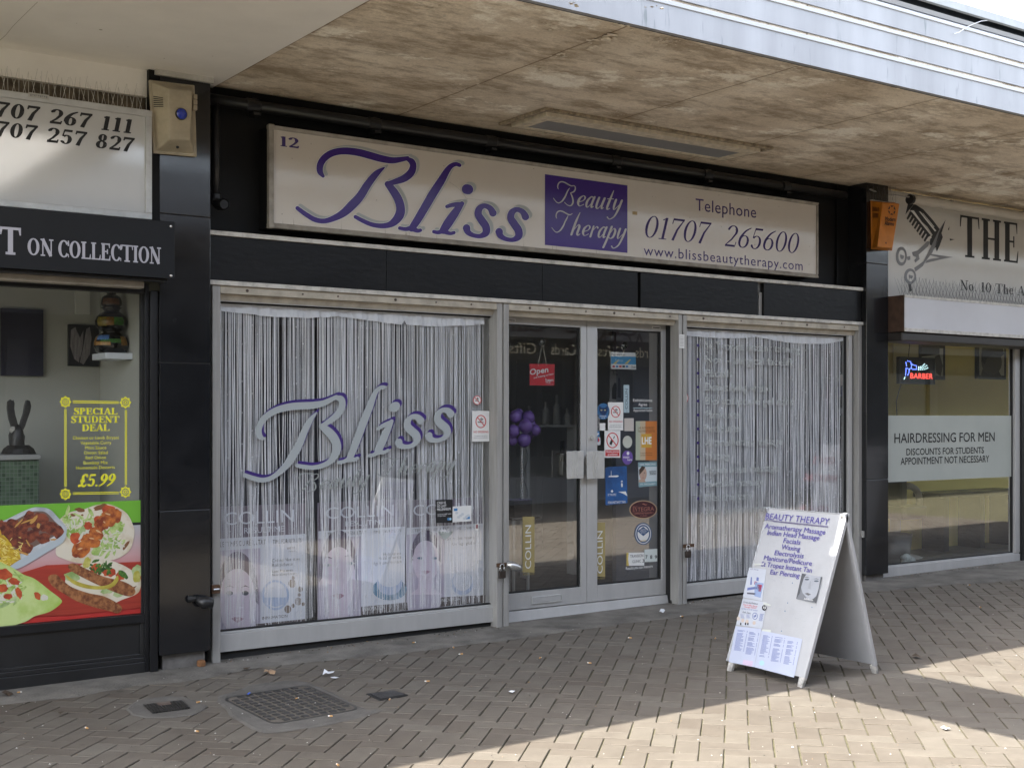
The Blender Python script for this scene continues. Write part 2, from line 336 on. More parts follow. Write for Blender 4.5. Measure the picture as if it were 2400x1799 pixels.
# ------------------------------------------------------------------ shared materials
alu=mat('alu',(.53,.525,.515),.45,.4,noise=(9,.14,7),bump=(60,.04),sx=(1,1,.25),dust=(20,.66,(.2,.18,.15)))
alu_dirty=mat('alu_dirty',(.38,.37,.35),.5,.3,noise=(16,.26,8,.3,.62),bump=(40,.06),sx=(1.5,1,.12),dust=(14,.64,(.13,.115,.09)))
alu_bright=mat('alu_bright',(.62,.62,.60),.38,.45,noise=(12,.2,6))
ledge_m=mat('ledge_metal',(.60,.575,.53),.5,.15,noise=(14,.45,8,.28,.55),bump=(50,.1))
black_tile=mat('black_tile',(.006,.0062,.007),.14,coat=.5,spec=.4,noise=(3.2,-1.1,8,.42,.75),bump=(26,.05),dust=(11,.64,(.05,.047,.042)))
black_paint=mat('black_paint',(.006,.006,.0062),.32,spec=.22,noise=(4,-.7,8,.4,.8),bump=(24,.13),sx=(.6,1,1.6),dust=(9,.63,(.04,.038,.035)))
black_board=mat('black_board',(.006,.006,.006),.5,spec=.22,noise=(3,-.6,6,.4,.8),bump=(30,.08))
black_gloss=mat('black_gloss',(.014,.014,.015),.3,noise=(8,-.3,4))
black_alu=mat('black_alu',(.011,.011,.012),.36,spec=.35,noise=(14,-.3,5))
rubber=mat('rubber',(.012,.012,.012),.7)
dark_void=mat('dark_void',(.01,.01,.01),.9)
white_plaster=mat('white_plaster',(.9,.86,.80),.62,noise=(2.2,.1,6),bump=(90,.04))
brown_stuff=mat('old_render',(.24,.19,.13),.9,noise=(14,.65,9),bump=(30,.5))
purple=mat('purple_vinyl',(.042,.013,.185),.22,spec=.35)
purple_ink=mat('purple_ink',(.04,.02,.14),.5)
grey_vinyl=mat('grey_vinyl',(.36,.38,.37),.4)
silver_vinyl=mat('silver_vinyl',(.37,.40,.41),.42)
black_ink=mat('black_ink',(.015,.015,.016),.5)
grey_ink=mat('grey_ink',(.22,.22,.22),.5)
white_ink=mat('white_ink',(.8,.8,.8),.5)
red_ink=mat('red_ink',(.55,.03,.035),.45)
white_card=mat('white_card',(.75,.75,.73),.5,noise=(20,.06,4))
glass=glass_mat('shop_glass',(.96,.97,.97),.14)
glass_door_m=glass_mat('door_glass',(.93,.95,.95),.24)
glass_barber=glass_mat('barber_glass',(.94,.96,.95),.24)
glass_food=glass_mat('food_glass',(.95,.96,.96),.075)
concrete_m=mat('edge_concrete',(.205,.19,.165),.88,noise=(4,.55,12,.34,.66),bump=(70,.5))
mortar_m=mat('mortar',(.135,.125,.11),.88,noise=(9,.35,9),bump=(60,.3))
iron=mat('cast_iron',(.05,.047,.044),.55,.3,noise=(16,.45,7),bump=(80,.2))

# ------------------------------------------------------------------ the ground
gm=mat('sub_base',(.05,.048,.035),.95,noise=(8,.4,6))
mb=MB(); S=400
mb.add([(-S,-S,gz(-6)-.016),(S,-S,gz(-6)-.016),(S,S,gz(-6)-.016),(-S,S,gz(-6)-.016)],[(0,1,2,3)])
mb.v=[(x,y,-.018-.1) for x,y,zz in mb.v]
structure(mb.build('ground',gm))
def paving_mat():
    m=bpy.data.materials.new('paving'); m.use_nodes=True; n=m.node_tree.nodes; l=m.node_tree.links; b=n['Principled BSDF']
    at=n.new('ShaderNodeAttribute'); at.attribute_name='var'
    tc=n.new('ShaderNodeTexCoord')
    t1=n.new('ShaderNodeTexNoise'); t1.inputs['Scale'].default_value=.55; t1.inputs['Detail'].default_value=5
    t2=n.new('ShaderNodeTexNoise'); t2.inputs['Scale'].default_value=9; t2.inputs['Detail'].default_value=9; t2.inputs['Roughness'].default_value=.7
    t3=n.new('ShaderNodeTexNoise'); t3.inputs['Scale'].default_value=160; t3.inputs['Detail'].default_value=3
    for t in (t1,t2,t3): l.new(tc.outputs['Object'],t.inputs['Vector'])
    r1=n.new('ShaderNodeValToRGB'); e=r1.color_ramp.elements; e[0].position=0; e[0].color=(.100,.085,.068,1); e[1].position=1; e[1].color=(.134,.121,.100,1)
    k=e.new(.5); k.color=(.119,.105,.086,1)
    l.new(at.outputs['Fac'],r1.inputs[0])
    mx=n.new('ShaderNodeMix'); mx.data_type='RGBA'; mx.blend_type='MULTIPLY'; mx.inputs[0].default_value=.75
    r2=n.new('ShaderNodeValToRGB'); r2.color_ramp.elements[0].position=.3; r2.color_ramp.elements[0].color=(.74,.72,.70,1); r2.color_ramp.elements[1].position=.62; r2.color_ramp.elements[1].color=(1.05,1.04,1.03,1)
    l.new(t2.outputs['Fac'],r2.inputs[0]); l.new(r1.outputs[0],mx.inputs[6]); l.new(r2.outputs[0],mx.inputs[7])
    m2=n.new('ShaderNodeMix'); m2.data_type='RGBA'; m2.blend_type='MULTIPLY'; m2.inputs[0].default_value=.6
    r3=n.new('ShaderNodeValToRGB'); r3.color_ramp.elements[0].position=.35; r3.color_ramp.elements[0].color=(.72,.68,.64,1); r3.color_ramp.elements[1].position=.6; r3.color_ramp.elements[1].color=(1.06,1.05,1.04,1)
    l.new(t1.outputs['Fac'],r3.inputs[0]); l.new(mx.outputs[2],m2.inputs[6]); l.new(r3.outputs[0],m2.inputs[7])
    vo=n.new('ShaderNodeTexVoronoi'); vo.inputs['Scale'].default_value=3.2; l.new(tc.outputs['Object'],vo.inputs['Vector'])
    vr=n.new('ShaderNodeValToRGB'); vr.color_ramp.elements[0].position=.05; vr.color_ramp.elements[0].color=(.66,.65,.64,1); vr.color_ramp.elements[1].position=.075; vr.color_ramp.elements[1].color=(1,1,1,1); l.new(vo.outputs['Distance'],vr.inputs[0])   # trodden gum
    m3=n.new('ShaderNodeMix'); m3.data_type='RGBA'; m3.blend_type='MULTIPLY'; m3.inputs[0].default_value=1; l.new(m2.outputs[2],m3.inputs[6]); l.new(vr.outputs[0],m3.inputs[7])
    l.new(m3.outputs[2],b.inputs['Base Color']); b.inputs['Roughness'].default_value=.8
    bp=n.new('ShaderNodeBump'); bp.inputs['Strength'].default_value=.25; bp.inputs['Distance'].default_value=.004
    l.new(t3.outputs['Fac'],bp.inputs['Height']); l.new(bp.outputs[0],b.inputs['Normal'])
    return m
def pave():
    W=.1045; rnd=random.Random(4); v=[];f=[];var=[]
    c=math.cos(R(45)); ox,oy=.03,.05
    rng=range(-110,110)
    for i in rng:
        for j in range(-110,110):
            bx,by=i-2*j,i+2*j
            for (x0,y0,x1,y1) in ((0,0,2,1),(0,1,1,3)):
                ax,ay=(bx+(x0+x1)/2)*W,(by+(y0+y1)/2)*W
                X,Y=(ax-ay)*c+ox,(ax+ay)*c+oy
                if not(-3.2<X<11.5 and -8.5<Y<.35): continue
                g=.0013+rnd.random()*.0014; g2=.0023+rnd.random()*.0022; ch=.0025; dz=(rnd.random()-.5)*.0032
                tx,ty=(rnd.random()-.5)*.016,(rnd.random()-.5)*.016; rot=(rnd.random()-.5)*.014
                hx,hy=(x1-x0)*W/2,(y1-y0)*W/2; k=len(v)
                for (ix,iy,iz) in ((g,g2,-.014),(g,g2,-ch*.8),(g+ch,g2+ch,0)):
                    for sx,sy in ((-1,-1),(1,-1),(1,1),(-1,1)):
                        lx,ly=sx*(hx-ix),sy*(hy-iy); px,py=ax+lx-ly*rot,ay+ly+lx*rot
                        x,y=(px-py)*c+ox,(px+py)*c+oy
                        v.append((x,y,gz(x)+iz+(dz+tx*lx+ty*ly if iz>-.01 else 0)))
                q=rnd.gauss(.5,.24)
                for a in range(4):
                    b=(a+1)%4; f+=[(k+a,k+b,k+4+b,k+4+a),(k+4+a,k+4+b,k+8+b,k+8+a)]
                f.append((k+8,k+9,k+10,k+11)); var+=[q]*12
    me=bpy.data.meshes.new('paving'); me.from_pydata(v,[],f); me.materials.append(paving_mat())
    a=me.attributes.new('var','FLOAT','POINT'); a.data.foreach_set('value',[min(1,max(0,q)) for q in var]); me.update()
    o=bpy.data.objects.new('paving',me); COL.objects.link(o); return structure(o)
pave()
# sandy, mossy joints lie just under the brick tops
jm=mat('joint_sand',(.13,.12,.065),.95,noise=(22,.55,8),bump=(120,.4))
mb=MB(); mb.add([(-14,-9.2,gz(-14)-.008),(20,-9.2,gz(20)-.008),(20,.6,gz(20)-.008),(-14,.6,gz(-14)-.008)],[(0,1,2,3)])
structure(mb.build('pavement_bed',jm))
# cast concrete edging along the shopfronts, its rim feathered over the bricks
rnd=random.Random(8)
edge=[G(*p) for p in [(-300,1700),(0,1652),(180,1632),(330,1606),(450,1595),(600,1566),(800,1545),(963,1528),(1200,1498),(1400,1470),(1607,1444),(1800,1418),(2003,1391),(2200,1372),(2400,1356)]]
edge+= [Vector((9,-.42,gz(9))),Vector((14,-.42,gz(14)))]
pts=catmull([(p.x,p.y,0) for p in edge],8)
low=[(x,y+rnd.uniform(-.012,.012)) for x,y,_ in pts]
mb=MB(); n=len(low)
top=[(x,.75,gz(x)+.006) for x,y in low]; mid=[(x,y+.05,gz(x)+.006) for x,y in low]; bot=[(x,y,gz(x)+.001) for x,y in low]
mb.add(top+mid+bot,[(i+n,i+n+1,i+1,i) for i in range(n-1)]+[(i+2*n,i+2*n+1,i+n+1,i+n) for i in range(n-1)])
structure(mb.build('concrete_edging',concrete_m,smooth=False))
# mortar patches round the covers
def patch(px,hh=.0055):
    p=[G(*q) for q in px]; q=catmull([(a.x,a.y,0) for a in p],5,True); c=Vector((sum(a[0] for a in q)/len(q),sum(a[1] for a in q)/len(q),0))
    q=[(a[0]+rnd.uniform(-.006,.006),a[1]+rnd.uniform(-.006,.006)) for a in q]; k=len(q)
    inn=[(c.x+(x-c.x)*.94,c.y+(y-c.y)*.94) for x,y in q]
    mb=MB(); mb.add([(x,y,gz(x)+.001) for x,y in q]+[(x,y,gz(x)+hh) for x,y in inn],[tuple(range(k,2*k))]+[(i,(i+1)%k,k+(i+1)%k,k+i) for i in range(k)])
    return structure(mb.build('mortar',mortar_m))
z03=z(0,1350); z63=z(600,1350); z123=z(1200,1350); z183=z(1800,1350)
patch([z03(*p) for p in [(1880,1045),(2040,990),(2211,930),(2640,915),(3130,1140),(3300,1165),(2900,1270),(2600,1320),(2290,1355),(2080,1270),(1940,1150)]])
patch([z03(*p) for p in [(1090,1150),(1240,1060),(1560,1035),(1720,1100),(1790,1130),(1660,1200),(1400,1225),(1200,1215)]])

def gpl(p,h): return Vector((p.x,p.y,gz(p.x)+h))
# ------------------------------------------------------------------ covers in the pavement
mh=thing('manhole_cover','large square cast iron cover with rows of raised studs set in pale mortar','manhole cover',gpl(G(683,1652),0))
q=[G(*p) for p in [(519,1638),(717,1606),(847,1663),(640,1700)]]
def bil(q,u,v): return q[0]*(1-u)*(1-v)+q[1]*u*(1-v)+q[2]*u*v+q[3]*(1-u)*v
def rquad(q,r,h,k=4):
    out=[]
    for (cu,cv_,a0) in ((r,r,180),(1-r,r,270),(1-r,1-r,0),(r,1-r,90)):
        for i in range(k+1):
            a=R(a0+90*i/k); out.append(gpl(bil(q,cu+r*math.cos(a),cv_+r*math.sin(a)),h))
    return out
mb=MB(); o1=rquad(q,.1,.0065); o2=rquad([bil(q,a,b) for a,b in ((.02,.02),(.98,.02),(.98,.98),(.02,.98))],.1,.0065); k=len(o1)
mb.add(o1+o2+[p-Vector((0,0,.012)) for p in o1],[(i,(i+1)%k,k+(i+1)%k,k+i) for i in range(k)]+[(i,(i+1)%k,2*k+(i+1)%k,2*k+i) for i in range(k)])
mb.build('rim',iron,mh)
mb=MB(); qq=[bil(q,a,b) for a,b in ((.025,.025),(.975,.025),(.975,.975),(.025,.975))]
mb.poly(rquad(qq,.1,.0062)); mb.build('plate',mat('iron_dirt',(.15,.13,.105),.8,noise=(20,.5,8),bump=(60,.4)),mh)
mb=MB()
for i in range(9):
    for j in range(11):
        if (i in(0,8)) and (j in (0,10)): continue
        u0,v0=(i+.5)/9,(j+.5)/11
        if (i+j)%2==0: du,dv=.041,.026
        else: du,dv=.037,.03
        a=[gpl(bil(qq,u0+sx*du,v0+sy*dv),.0062) for sx,sy in ((-1,-1),(1,-1),(1,1),(-1,1))]
        b=[gpl(bil(qq,u0+sx*du*.8,v0+sy*dv*.75),.0105) for sx,sy in ((-1,-1),(1,-1),(1,1),(-1,1))]
        mb.hexa(a,b)
mb.build('stud',iron,mh)
dr=thing('drain_cover','small ribbed iron drain cover beside the larger square cover','drain cover',gpl(G(391,1659),0))
q=[G(*z03(*p)) for p in [(1232,1120),(1572,1083),(1648,1152),(1318,1197)]]
mb=MB(); mb.poly([gpl(p,.0075) for p in q]); mb.build('plate',iron,dr)
mb=MB()
for i in range(12):
    u=(i+.5)/12; a=[gpl(bil(q,u+s*.03,v),.0075) for s,v in ((-1,.03),(1,.03),(1,.97),(-1,.97))]; b=[p+Vector((0,0,.004)) for p in a]
    mb.hexa(a,b)
mb.build('rib',iron,dr)
mb=MB(); mb.hexa([gpl(bil(q,u,v),.0078) for u,v in ((.33,.06),(.66,.06),(.66,.36),(.33,.36))],[gpl(bil(q,u,v),.0128) for u,v in ((.33,.06),(.66,.06),(.66,.36),(.33,.36))])
mb.build('nameplate',mat('rusty_plate',(.15,.11,.09),.7,noise=(30,.5,5)),dr)
sc=thing('stopcock_cover','small dark metal cover sunk unevenly between the paving bricks','cover',gpl(G(905,1628),0))
q=[G(*z63(*p)) for p in [(948,1016),(1192,986),(1312,1028),(1068,1076)]]
mb=MB(); mb.hexa([gpl(p,-.004) for p in q],[gpl(p,.003) for p in q]); mb.build('frame',rubber,sc)
qi=[bil(q,a,b) for a,b in ((.12,.12),(.95,.06),(.95,.9),(.12,.9))]
mb=MB(); mb.hexa([gpl(p,.0032) for p in qi],[gpl(p,.006) for p in qi]); mb.build('lid',mat('lid_iron',(.05,.047,.045),.45,.3,noise=(30,.4,5),bump=(90,.3)),sc)

# ------------------------------------------------------------------ canopy over the footway
SOF=3.36; CY=-2.19
def soffit_mat():
    m=bpy.data.materials.new('soffit'); m.use_nodes=True; n=m.node_tree.nodes; l=m.node_tree.links; b=n['Principled BSDF']; b.inputs['Roughness'].default_value=.92
    tc=n.new('ShaderNodeTexCoord')
    def noise(scale,det,sx=(1,1,1),ro=.6):
        mp=n.new('ShaderNodeMapping'); mp.inputs['Scale'].default_value=sx; l.new(tc.outputs['Object'],mp.inputs[0])
        t=n.new('ShaderNodeTexNoise'); t.inputs['Scale'].default_value=scale; t.inputs['Detail'].default_value=det; t.inputs['Roughness'].default_value=ro; l.new(mp.outputs[0],t.inputs['Vector']); return t.outputs['Fac']
    def ramp(x,a,b,ca,cb):
        r=n.new('ShaderNodeValToRGB'); r.color_ramp.elements[0].position=a; r.color_ramp.elements[1].position=b; r.color_ramp.elements[0].color=(*ca,1); r.color_ramp.elements[1].color=(*cb,1); l.new(x,r.inputs[0]); return r.outputs[0]
    def mix(f,a,bb,mode='MIX'):
        x=n.new('ShaderNodeMix'); x.data_type='RGBA'; x.blend_type=mode
        if isinstance(f,float): x.inputs[0].default_value=f
        else: l.new(f,x.inputs[0])
        l.new(a,x.inputs[6]); l.new(bb,x.inputs[7]); return x.outputs[2]
    base=ramp(noise(1.3,8),.3,.7,(.77,.655,.51),(1,.91,.78))
    big=ramp(noise(.9,5,(1,1.6,1)),.38,.62,(.55,.5,.44),(1,1,1))
    c=mix(.55,base,big,'MULTIPLY')
    mould=ramp(noise(2.0,15,(1,2.4,1),.76),.47,.6,(1,1,1),(.42,.36,.29))
    c=mix(.75,c,mould,'MULTIPLY')
    speck=ramp(noise(16,13,(1,1.7,1),.85),.54,.64,(1,1,1),(.28,.23,.17))
    c=mix(.5,c,speck,'MULTIPLY')
    pale=ramp(noise(1.3,14,(1,1.6,1),.72),.56,.62,(0,0,0),(1,1,1)); pc=n.new('ShaderNodeRGB'); pc.outputs[0].default_value=(1,.94,.83,1)
    c=mix(pale,c,pc.outputs[0])
    grain=ramp(noise(70,9,(1,1,1),.8),.36,.62,(.78,.76,.72),(1.08,1.07,1.05)); c=mix(.8,c,grain,'MULTIPLY')
    # board joints every 1.24 m, with a ragged edge
    sp=n.new('ShaderNodeSeparateXYZ'); l.new(tc.outputs['Object'],sp.inputs[0])
    jn=noise(5,6)
    def mth(op,a,bv,c2=None):
        x=n.new('ShaderNodeMath'); x.operation=op
        for i,q in enumerate((a,bv,c2)):
            if q is None: continue
            if isinstance(q,(int,float)): x.inputs[i].default_value=q
            else: l.new(q,x.inputs[i])
        return x.outputs[0]
    xx=mth('MULTIPLY_ADD',jn,.03,sp.outputs[0]); fr=mth('FRACT',mth('MULTIPLY_ADD',xx,1/1.24,(-.085+.62)/1.24),0)
    ds=mth('ABSOLUTE',mth('SUBTRACT',fr,.5),0)
    jl=ramp(ds,.0018,.007,(.3,.23,.16),(1,1,1)); c=mix(.85,c,jl,'MULTIPLY')
    jb=ramp(ds,.0,.09,(.72,.66,.56),(1,1,1)); c=mix(.35,c,jb,'MULTIPLY')
    l.new(c,b.inputs['Base Color'])
    vo=n.new('ShaderNodeTexVoronoi'); vo.inputs['Scale'].default_value=26; l.new(tc.outputs['Object'],vo.inputs['Vector'])
    pm=ramp(noise(1.4,6),.56,.64,(0,0,0),(1,1,1)); fl=mix(pm,pm,vo.outputs['Color'],'MULTIPLY')
    h=mth('MULTIPLY_ADD',fl,2.2,noise(60,6)); bp=n.new('ShaderNodeBump'); bp.inputs['Strength'].default_value=.45; bp.inputs['Distance'].default_value=.012
    l.new(h,bp.inputs['Height']); l.new(bp.outputs[0],b.inputs['Normal'])
    return m
def fascia_mat(nm,col):
    m=mat(nm,col,.42,.1,noise=(3.0,.22,8,.3,.68),sx=(1.2,1,.18)); n=m.node_tree.nodes; l=m.node_tree.links; b=n['Principled BSDF']
    src=b.inputs['Base Color'].links[0].from_socket
    tc=n.new('ShaderNodeTexCoord'); mp=n.new('ShaderNodeMapping'); mp.inputs['Scale'].default_value=(9,1,1.3); l.new(tc.outputs['Object'],mp.inputs[0])
    t=n.new('ShaderNodeTexNoise'); t.inputs['Scale'].default_value=3; t.inputs['Detail'].default_value=7; l.new(mp.outputs[0],t.inputs['Vector'])
    r=n.new('ShaderNodeValToRGB'); r.color_ramp.elements[0].position=.64; r.color_ramp.elements[1].position=.75; r.color_ramp.elements[0].color=(1,1,1,1); r.color_ramp.elements[1].color=(.45,.52,.5,1); l.new(t.outputs['Fac'],r.inputs[0])
    x=n.new('ShaderNodeMix'); x.data_type='RGBA'; x.blend_type='MULTIPLY'; x.inputs[0].default_value=.8; l.new(src,x.inputs[6]); l.new(r.outputs[0],x.inputs[7]); l.new(x.outputs[2],b.inputs['Base Color'])
    return m
fas=fascia_mat('fascia_white',(.37,.37,.38)); fas_rim=mat('fascia_rim',(.47,.47,.475),.35,.1); flash=mat('flashing',(.27,.285,.29),.5,.1,noise=(5,.25,7),sx=(1,1,.3))  # the lip's bright catch of light is put into the paler rim colour
cn=thing('canopy','stained concrete canopy with white metal fascia over the beauty shop','canopy',(3,-1,SOF))
XA,XB=.055,40
mb=MB(); mb.box(XA,XB,CY+.01,.9,SOF,SOF+.4); mb.build('soffit',soffit_mat(),cn)
def fascia(cnr,x0,x1,y,s,mats):
    """white cladding boards with a drip lap, s=-1 faces the street on -y"""
    zz=SOF
    for i,(a,b) in enumerate(((3.352,3.512),(3.529,3.669),(3.686,3.81))):
        mb=MB(); pr=[(0,a),(0,b-.026),(-.03*s,b-.026),(-.03*s,a)]
        k=len(pr); vs=[(x,y+p,q) for x in (x0,x1) for p,q in pr]
        mb.add(vs,[(j,(j+1)%k,k+(j+1)%k,k+j) for j in range(k)]+[tuple(range(k))[::-1],tuple(range(k,2*k))])
        mb.build('fascia_board',mats[0],cnr)
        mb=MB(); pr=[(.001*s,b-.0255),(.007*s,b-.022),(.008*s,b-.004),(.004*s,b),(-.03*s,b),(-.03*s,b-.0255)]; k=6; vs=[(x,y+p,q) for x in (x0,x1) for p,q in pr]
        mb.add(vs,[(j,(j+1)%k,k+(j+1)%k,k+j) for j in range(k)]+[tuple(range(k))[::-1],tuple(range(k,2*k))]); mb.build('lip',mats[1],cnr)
    mb=MB(); ys=sorted((y-.045*s,y-.03*s)); mb.box(x0,x1,ys[0],ys[1],3.354,3.92); mb.build('backing',mat('fascia_backing',(.05,.055,.06),.7),cnr)
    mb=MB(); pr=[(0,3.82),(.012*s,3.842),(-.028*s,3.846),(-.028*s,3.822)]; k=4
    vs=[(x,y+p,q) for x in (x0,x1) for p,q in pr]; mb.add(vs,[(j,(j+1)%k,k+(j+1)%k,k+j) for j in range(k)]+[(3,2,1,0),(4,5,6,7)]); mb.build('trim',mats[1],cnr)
    mb=MB(); pr=[(.022*s,3.874),(.03*s,3.882),(.018*s,3.935),(-.3*s,3.945),(-.3*s,3.93),(.01*s,3.925),(.014*s,3.876)]; k=len(pr)
    vs=[(x,y+p,q) for x in (x0,x1) for p,q in pr]; mb.add(vs,[(j,(j+1)%k,k+(j+1)%k,k+j) for j in range(k)]+[tuple(range(k))[::-1],tuple(range(k,2*k))]); mb.build('flashing',mats[2],cnr)
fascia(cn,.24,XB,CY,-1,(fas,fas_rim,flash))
mb=MB(); mb.box(XA,XB,CY+.05,.9,SOF+.41,3.9); mb.build('roof',flash,cn)
# flaking paint
rnd=random.Random(31); mb=MB()
def flake(p,s,c):
    a=rnd.uniform(0,6.28); k=rnd.randint(4,6); pts=[]
    for i in range(k):
        t=a+6.283*i/k; r=s*rnd.uniform(.6,1.3); pts.append(Vector((p.x+r*math.cos(t),p.y+r*.7*math.sin(t),SOF-.002-rnd.uniform(0,1)*s*c)))
    mb.poly(pts)
SP=Plane((0,0,SOF),(0,0,-1),(0,1,0))
zc0=z(1200,0); zb0=z(600,0); zd0=z(1800,0)
for (zz,x,y,spx,spy,nn,s) in [(zc0,930,200,70,50,12,.018),(zc0,830,320,60,30,8,.03),(zc0,690,390,60,35,10,.026),(zc0,1320,340,110,50,40,.011),(zc0,1200,400,240,50,40,.008),(zc0,420,470,70,30,14,.012),(zc0,220,590,80,30,26,.013),(zc0,1480,1090,120,30,30,.009),
    (zc0,280,220,120,40,22,.009),(zc0,1750,600,150,40,24,.006),(zc0,900,980,150,30,18,.007),(zb0,300,800,160,30,34,.012),(zb0,1500,70,120,40,10,.016),(zb0,1750,750,120,40,16,.012),(zb0,1400,960,140,20,16,.01),(zd0,200,1260,160,40,22,.006),(zd0,1500,1080,300,60,20,.006),(zd0,1100,760,80,12,8,.014),(zd0,450,820,120,30,16,.006),(zd0,900,1550,140,40,10,.006),(zc0,290,1160,50,30,4,.024),(zc0,1300,60,100,15,8,.012),(zc0,530,30,60,16,6,.016)]:
    for _ in range(nn): flake(SP.hit(*zz(rnd.gauss(x,spx*.6),rnd.gauss(y,spy*.6))),s*rnd.uniform(.5,1.25),rnd.uniform(.1,.7))
fo=mb.build('paint_flake',mat('paint_flake',(.85,.75,.6),.85,noise=(20,.35,5)),cn,recalc=False); fo['kind']='stuff'
mb=MB(); mb.tube([F(*zd0(*p),CY-.02) for p in [(1610,292),(1650,280),(1700,248),(1760,215),(1840,184),(1940,174)]],.0022,5); mb.build('wire',mat('wire_white',(.75,.75,.75),.5),cn)
# recessed light in the soffit
li=thing('ceiling_light','long recessed light fitting with grey diffuser in the stained concrete soffit','ceiling light',SP.hit(1490,312))
x0,x1,y0,y1=1.95,3.99,-.575,-.06
mb=MB()
for a in ((x0,x1,y0,y0+.035),(x0,x1,y1-.035,y1),(x0,x0+.035,y0+.035,y1-.035),(x1-.035,x1,y0+.035,y1-.035)): mb.box(a[0],a[1],a[2],a[3],SOF-.02,SOF-.001)
mb.build('outer_frame',mat('old_wood_frame',(.50,.41,.29),.85,noise=(24,.7,8),bump=(40,.4)),li,bevel=.003)
mb=MB(); x0+=.06;x1-=.06;y0+=.07;y1-=.06
for a in ((x0,x1,y0,y0+.11),(x0,x1,y1-.05,y1),(x0,x0+.09,y0+.11,y1-.05),(x1-.09,x1,y0+.11,y1-.05)): mb.box(a[0],a[1],a[2],a[3],SOF-.034,SOF-.001)
mb.build('inner_frame',mat('cream_frame',(.80,.70,.54),.7,noise=(18,.4,8)),li,bevel=.003)
mb=MB(); mb.box(x0+.09,x1-.09,y0+.11,y1-.05,SOF-.03,SOF-.002); mb.build('diffuser',mat('diffuser',(.44,.44,.45),.14,coat=.4,noise=(3,.1,4)),li)

# ------------------------------------------------------------------ painted ceiling over the takeaway next door
wc=thing('painted_ceiling','smooth cream painted ceiling with a bulkhead above the takeaway','ceiling',(-3,-1,3.35))
mb=MB(); mb.box(-9,.052,CY+.01,.9,3.348,3.8); mb.build('panel',white_plaster,wc)
mb=MB(); mb.box(.052,.057,CY+.01,.12,3.352,3.4); mb.build('edge_strip',mat('raw_edge',(.42,.36,.27),.9,noise=(14,.4,7)),wc)
mb=MB(); mb.box(-9,-.372,-.012,.02,F(150,199,-.012).z,3.3475); mb.build('bulkhead',white_plaster,wc)
mb=MB(); mb.box(-9,-.372,.02,.06,2.9,3.3); mb.build('recess',brown_stuff,wc)
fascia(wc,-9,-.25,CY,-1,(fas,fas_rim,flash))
CP=Plane((0,0,3.348),(0,0,-1),(0,1,0)); mb=MB()
for a,b in (((-6,100),(14,82)),((14,82),(30,62)),((30,62),(52,40)),((52,40),(88,5))):
    lay(mb,[ln((*a,1.1),(*b,1.1))],lambda u,v:CP.hit(u,v,.0006),(0,0,-1),dz=0)
for x,y,r in ((236,70,.009),(385,137,.005),(498,132,.004),(180,55,.003),(300,110,.003)): mb.disc(CP.hit(x,y,.0006),(0,0,-1),r,7,up=(0,1,0))
mb.build('crack',mat('plaster_crack',(.42,.37,.3),.9),wc,recalc=False)
# beam bridging the two canopies
bmn=thing('link_beam','white concrete beam bridging the two canopies across the arcade','beam',(.15,-4.2,SOF))
mb=MB(); mb.box(-.175,.195,-5.6,CY+.004,SOF-.001,3.92); mb.build('beam',white_plaster,bmn)
# ------------------------------------------------------------------ pillars between the shops
def pillar(x0,x1,y0,y1,seams,label,base):
    t=thing('pillar',label,'pillar',((x0+x1)/2,y0,base),'black tiled pillars between the shops')
    for a,b in zip(seams[:-1],seams[1:]):
        mb=MB(); mb.box(x0,x1,y0,y1,a+.0025,b-.0025); mb.build('tile',black_tile,t,bevel=.002)
    mb=MB(); mb.box(x0+.004,x1-.004,y0+.004,y1,seams[0]+.001,seams[-1]-.001); mb.build('core',rubber,t)
    mb=MB(); mb.box(x0+.03,x1-.02,y0+.035,y1,base-.03,seams[0]-.002); mb.build('plinth',mat('plinth',(.16,.15,.14),.9,noise=(14,.4,8),bump=(50,.3)),t)
    return t
z04=z(0,450); z09=z(0,900); z64=z(600,450); z69=z(600,900); z124=z(1200,450); z184=z(1800,450); z189=z(1800,900)
zd1=z(1150,750,450/2194); zd2=z(1150,1080,450/2194); zw=z(1550,750,500/2211); zs=z(660,310,620/2212); zq=z(1260,390,670/2212)
PX0,PX1=-.33,-.035
zf=lambda p,y=-.05:F(*p,y).z
pl=pillar(PX0,PX1,-.05,.25,[.09,zf(z09(1600,1085)),zf(z04(1600,1475)),zf(z04(1580,200)),3.346],'black tiled pillar carrying the cream alarm box beside the takeaway',0)
mb=MB(); a=F(*z(0,0)(1340,582),-.06); mb.box(PX0-.03,PX1+.012,-.075,-.05,3.318,3.347); mb.build('cap_strip',mat('cap_strip',(.62,.6,.55),.6,noise=(20,.3,6)),pl)
PR0=F(2031,900,-.05).x; PR1=F(2082,600,-.05).x
pr=pillar(PR0,PR1,-.05,.25,[.11,zf(z189(950,820)),zf(z184(950,620),-.05),3.358],'black tiled pillar carrying the orange alarm box beside the barber',.05)
XL,XR=-.034,PR0-.001      # the beauty shop runs between the pillars
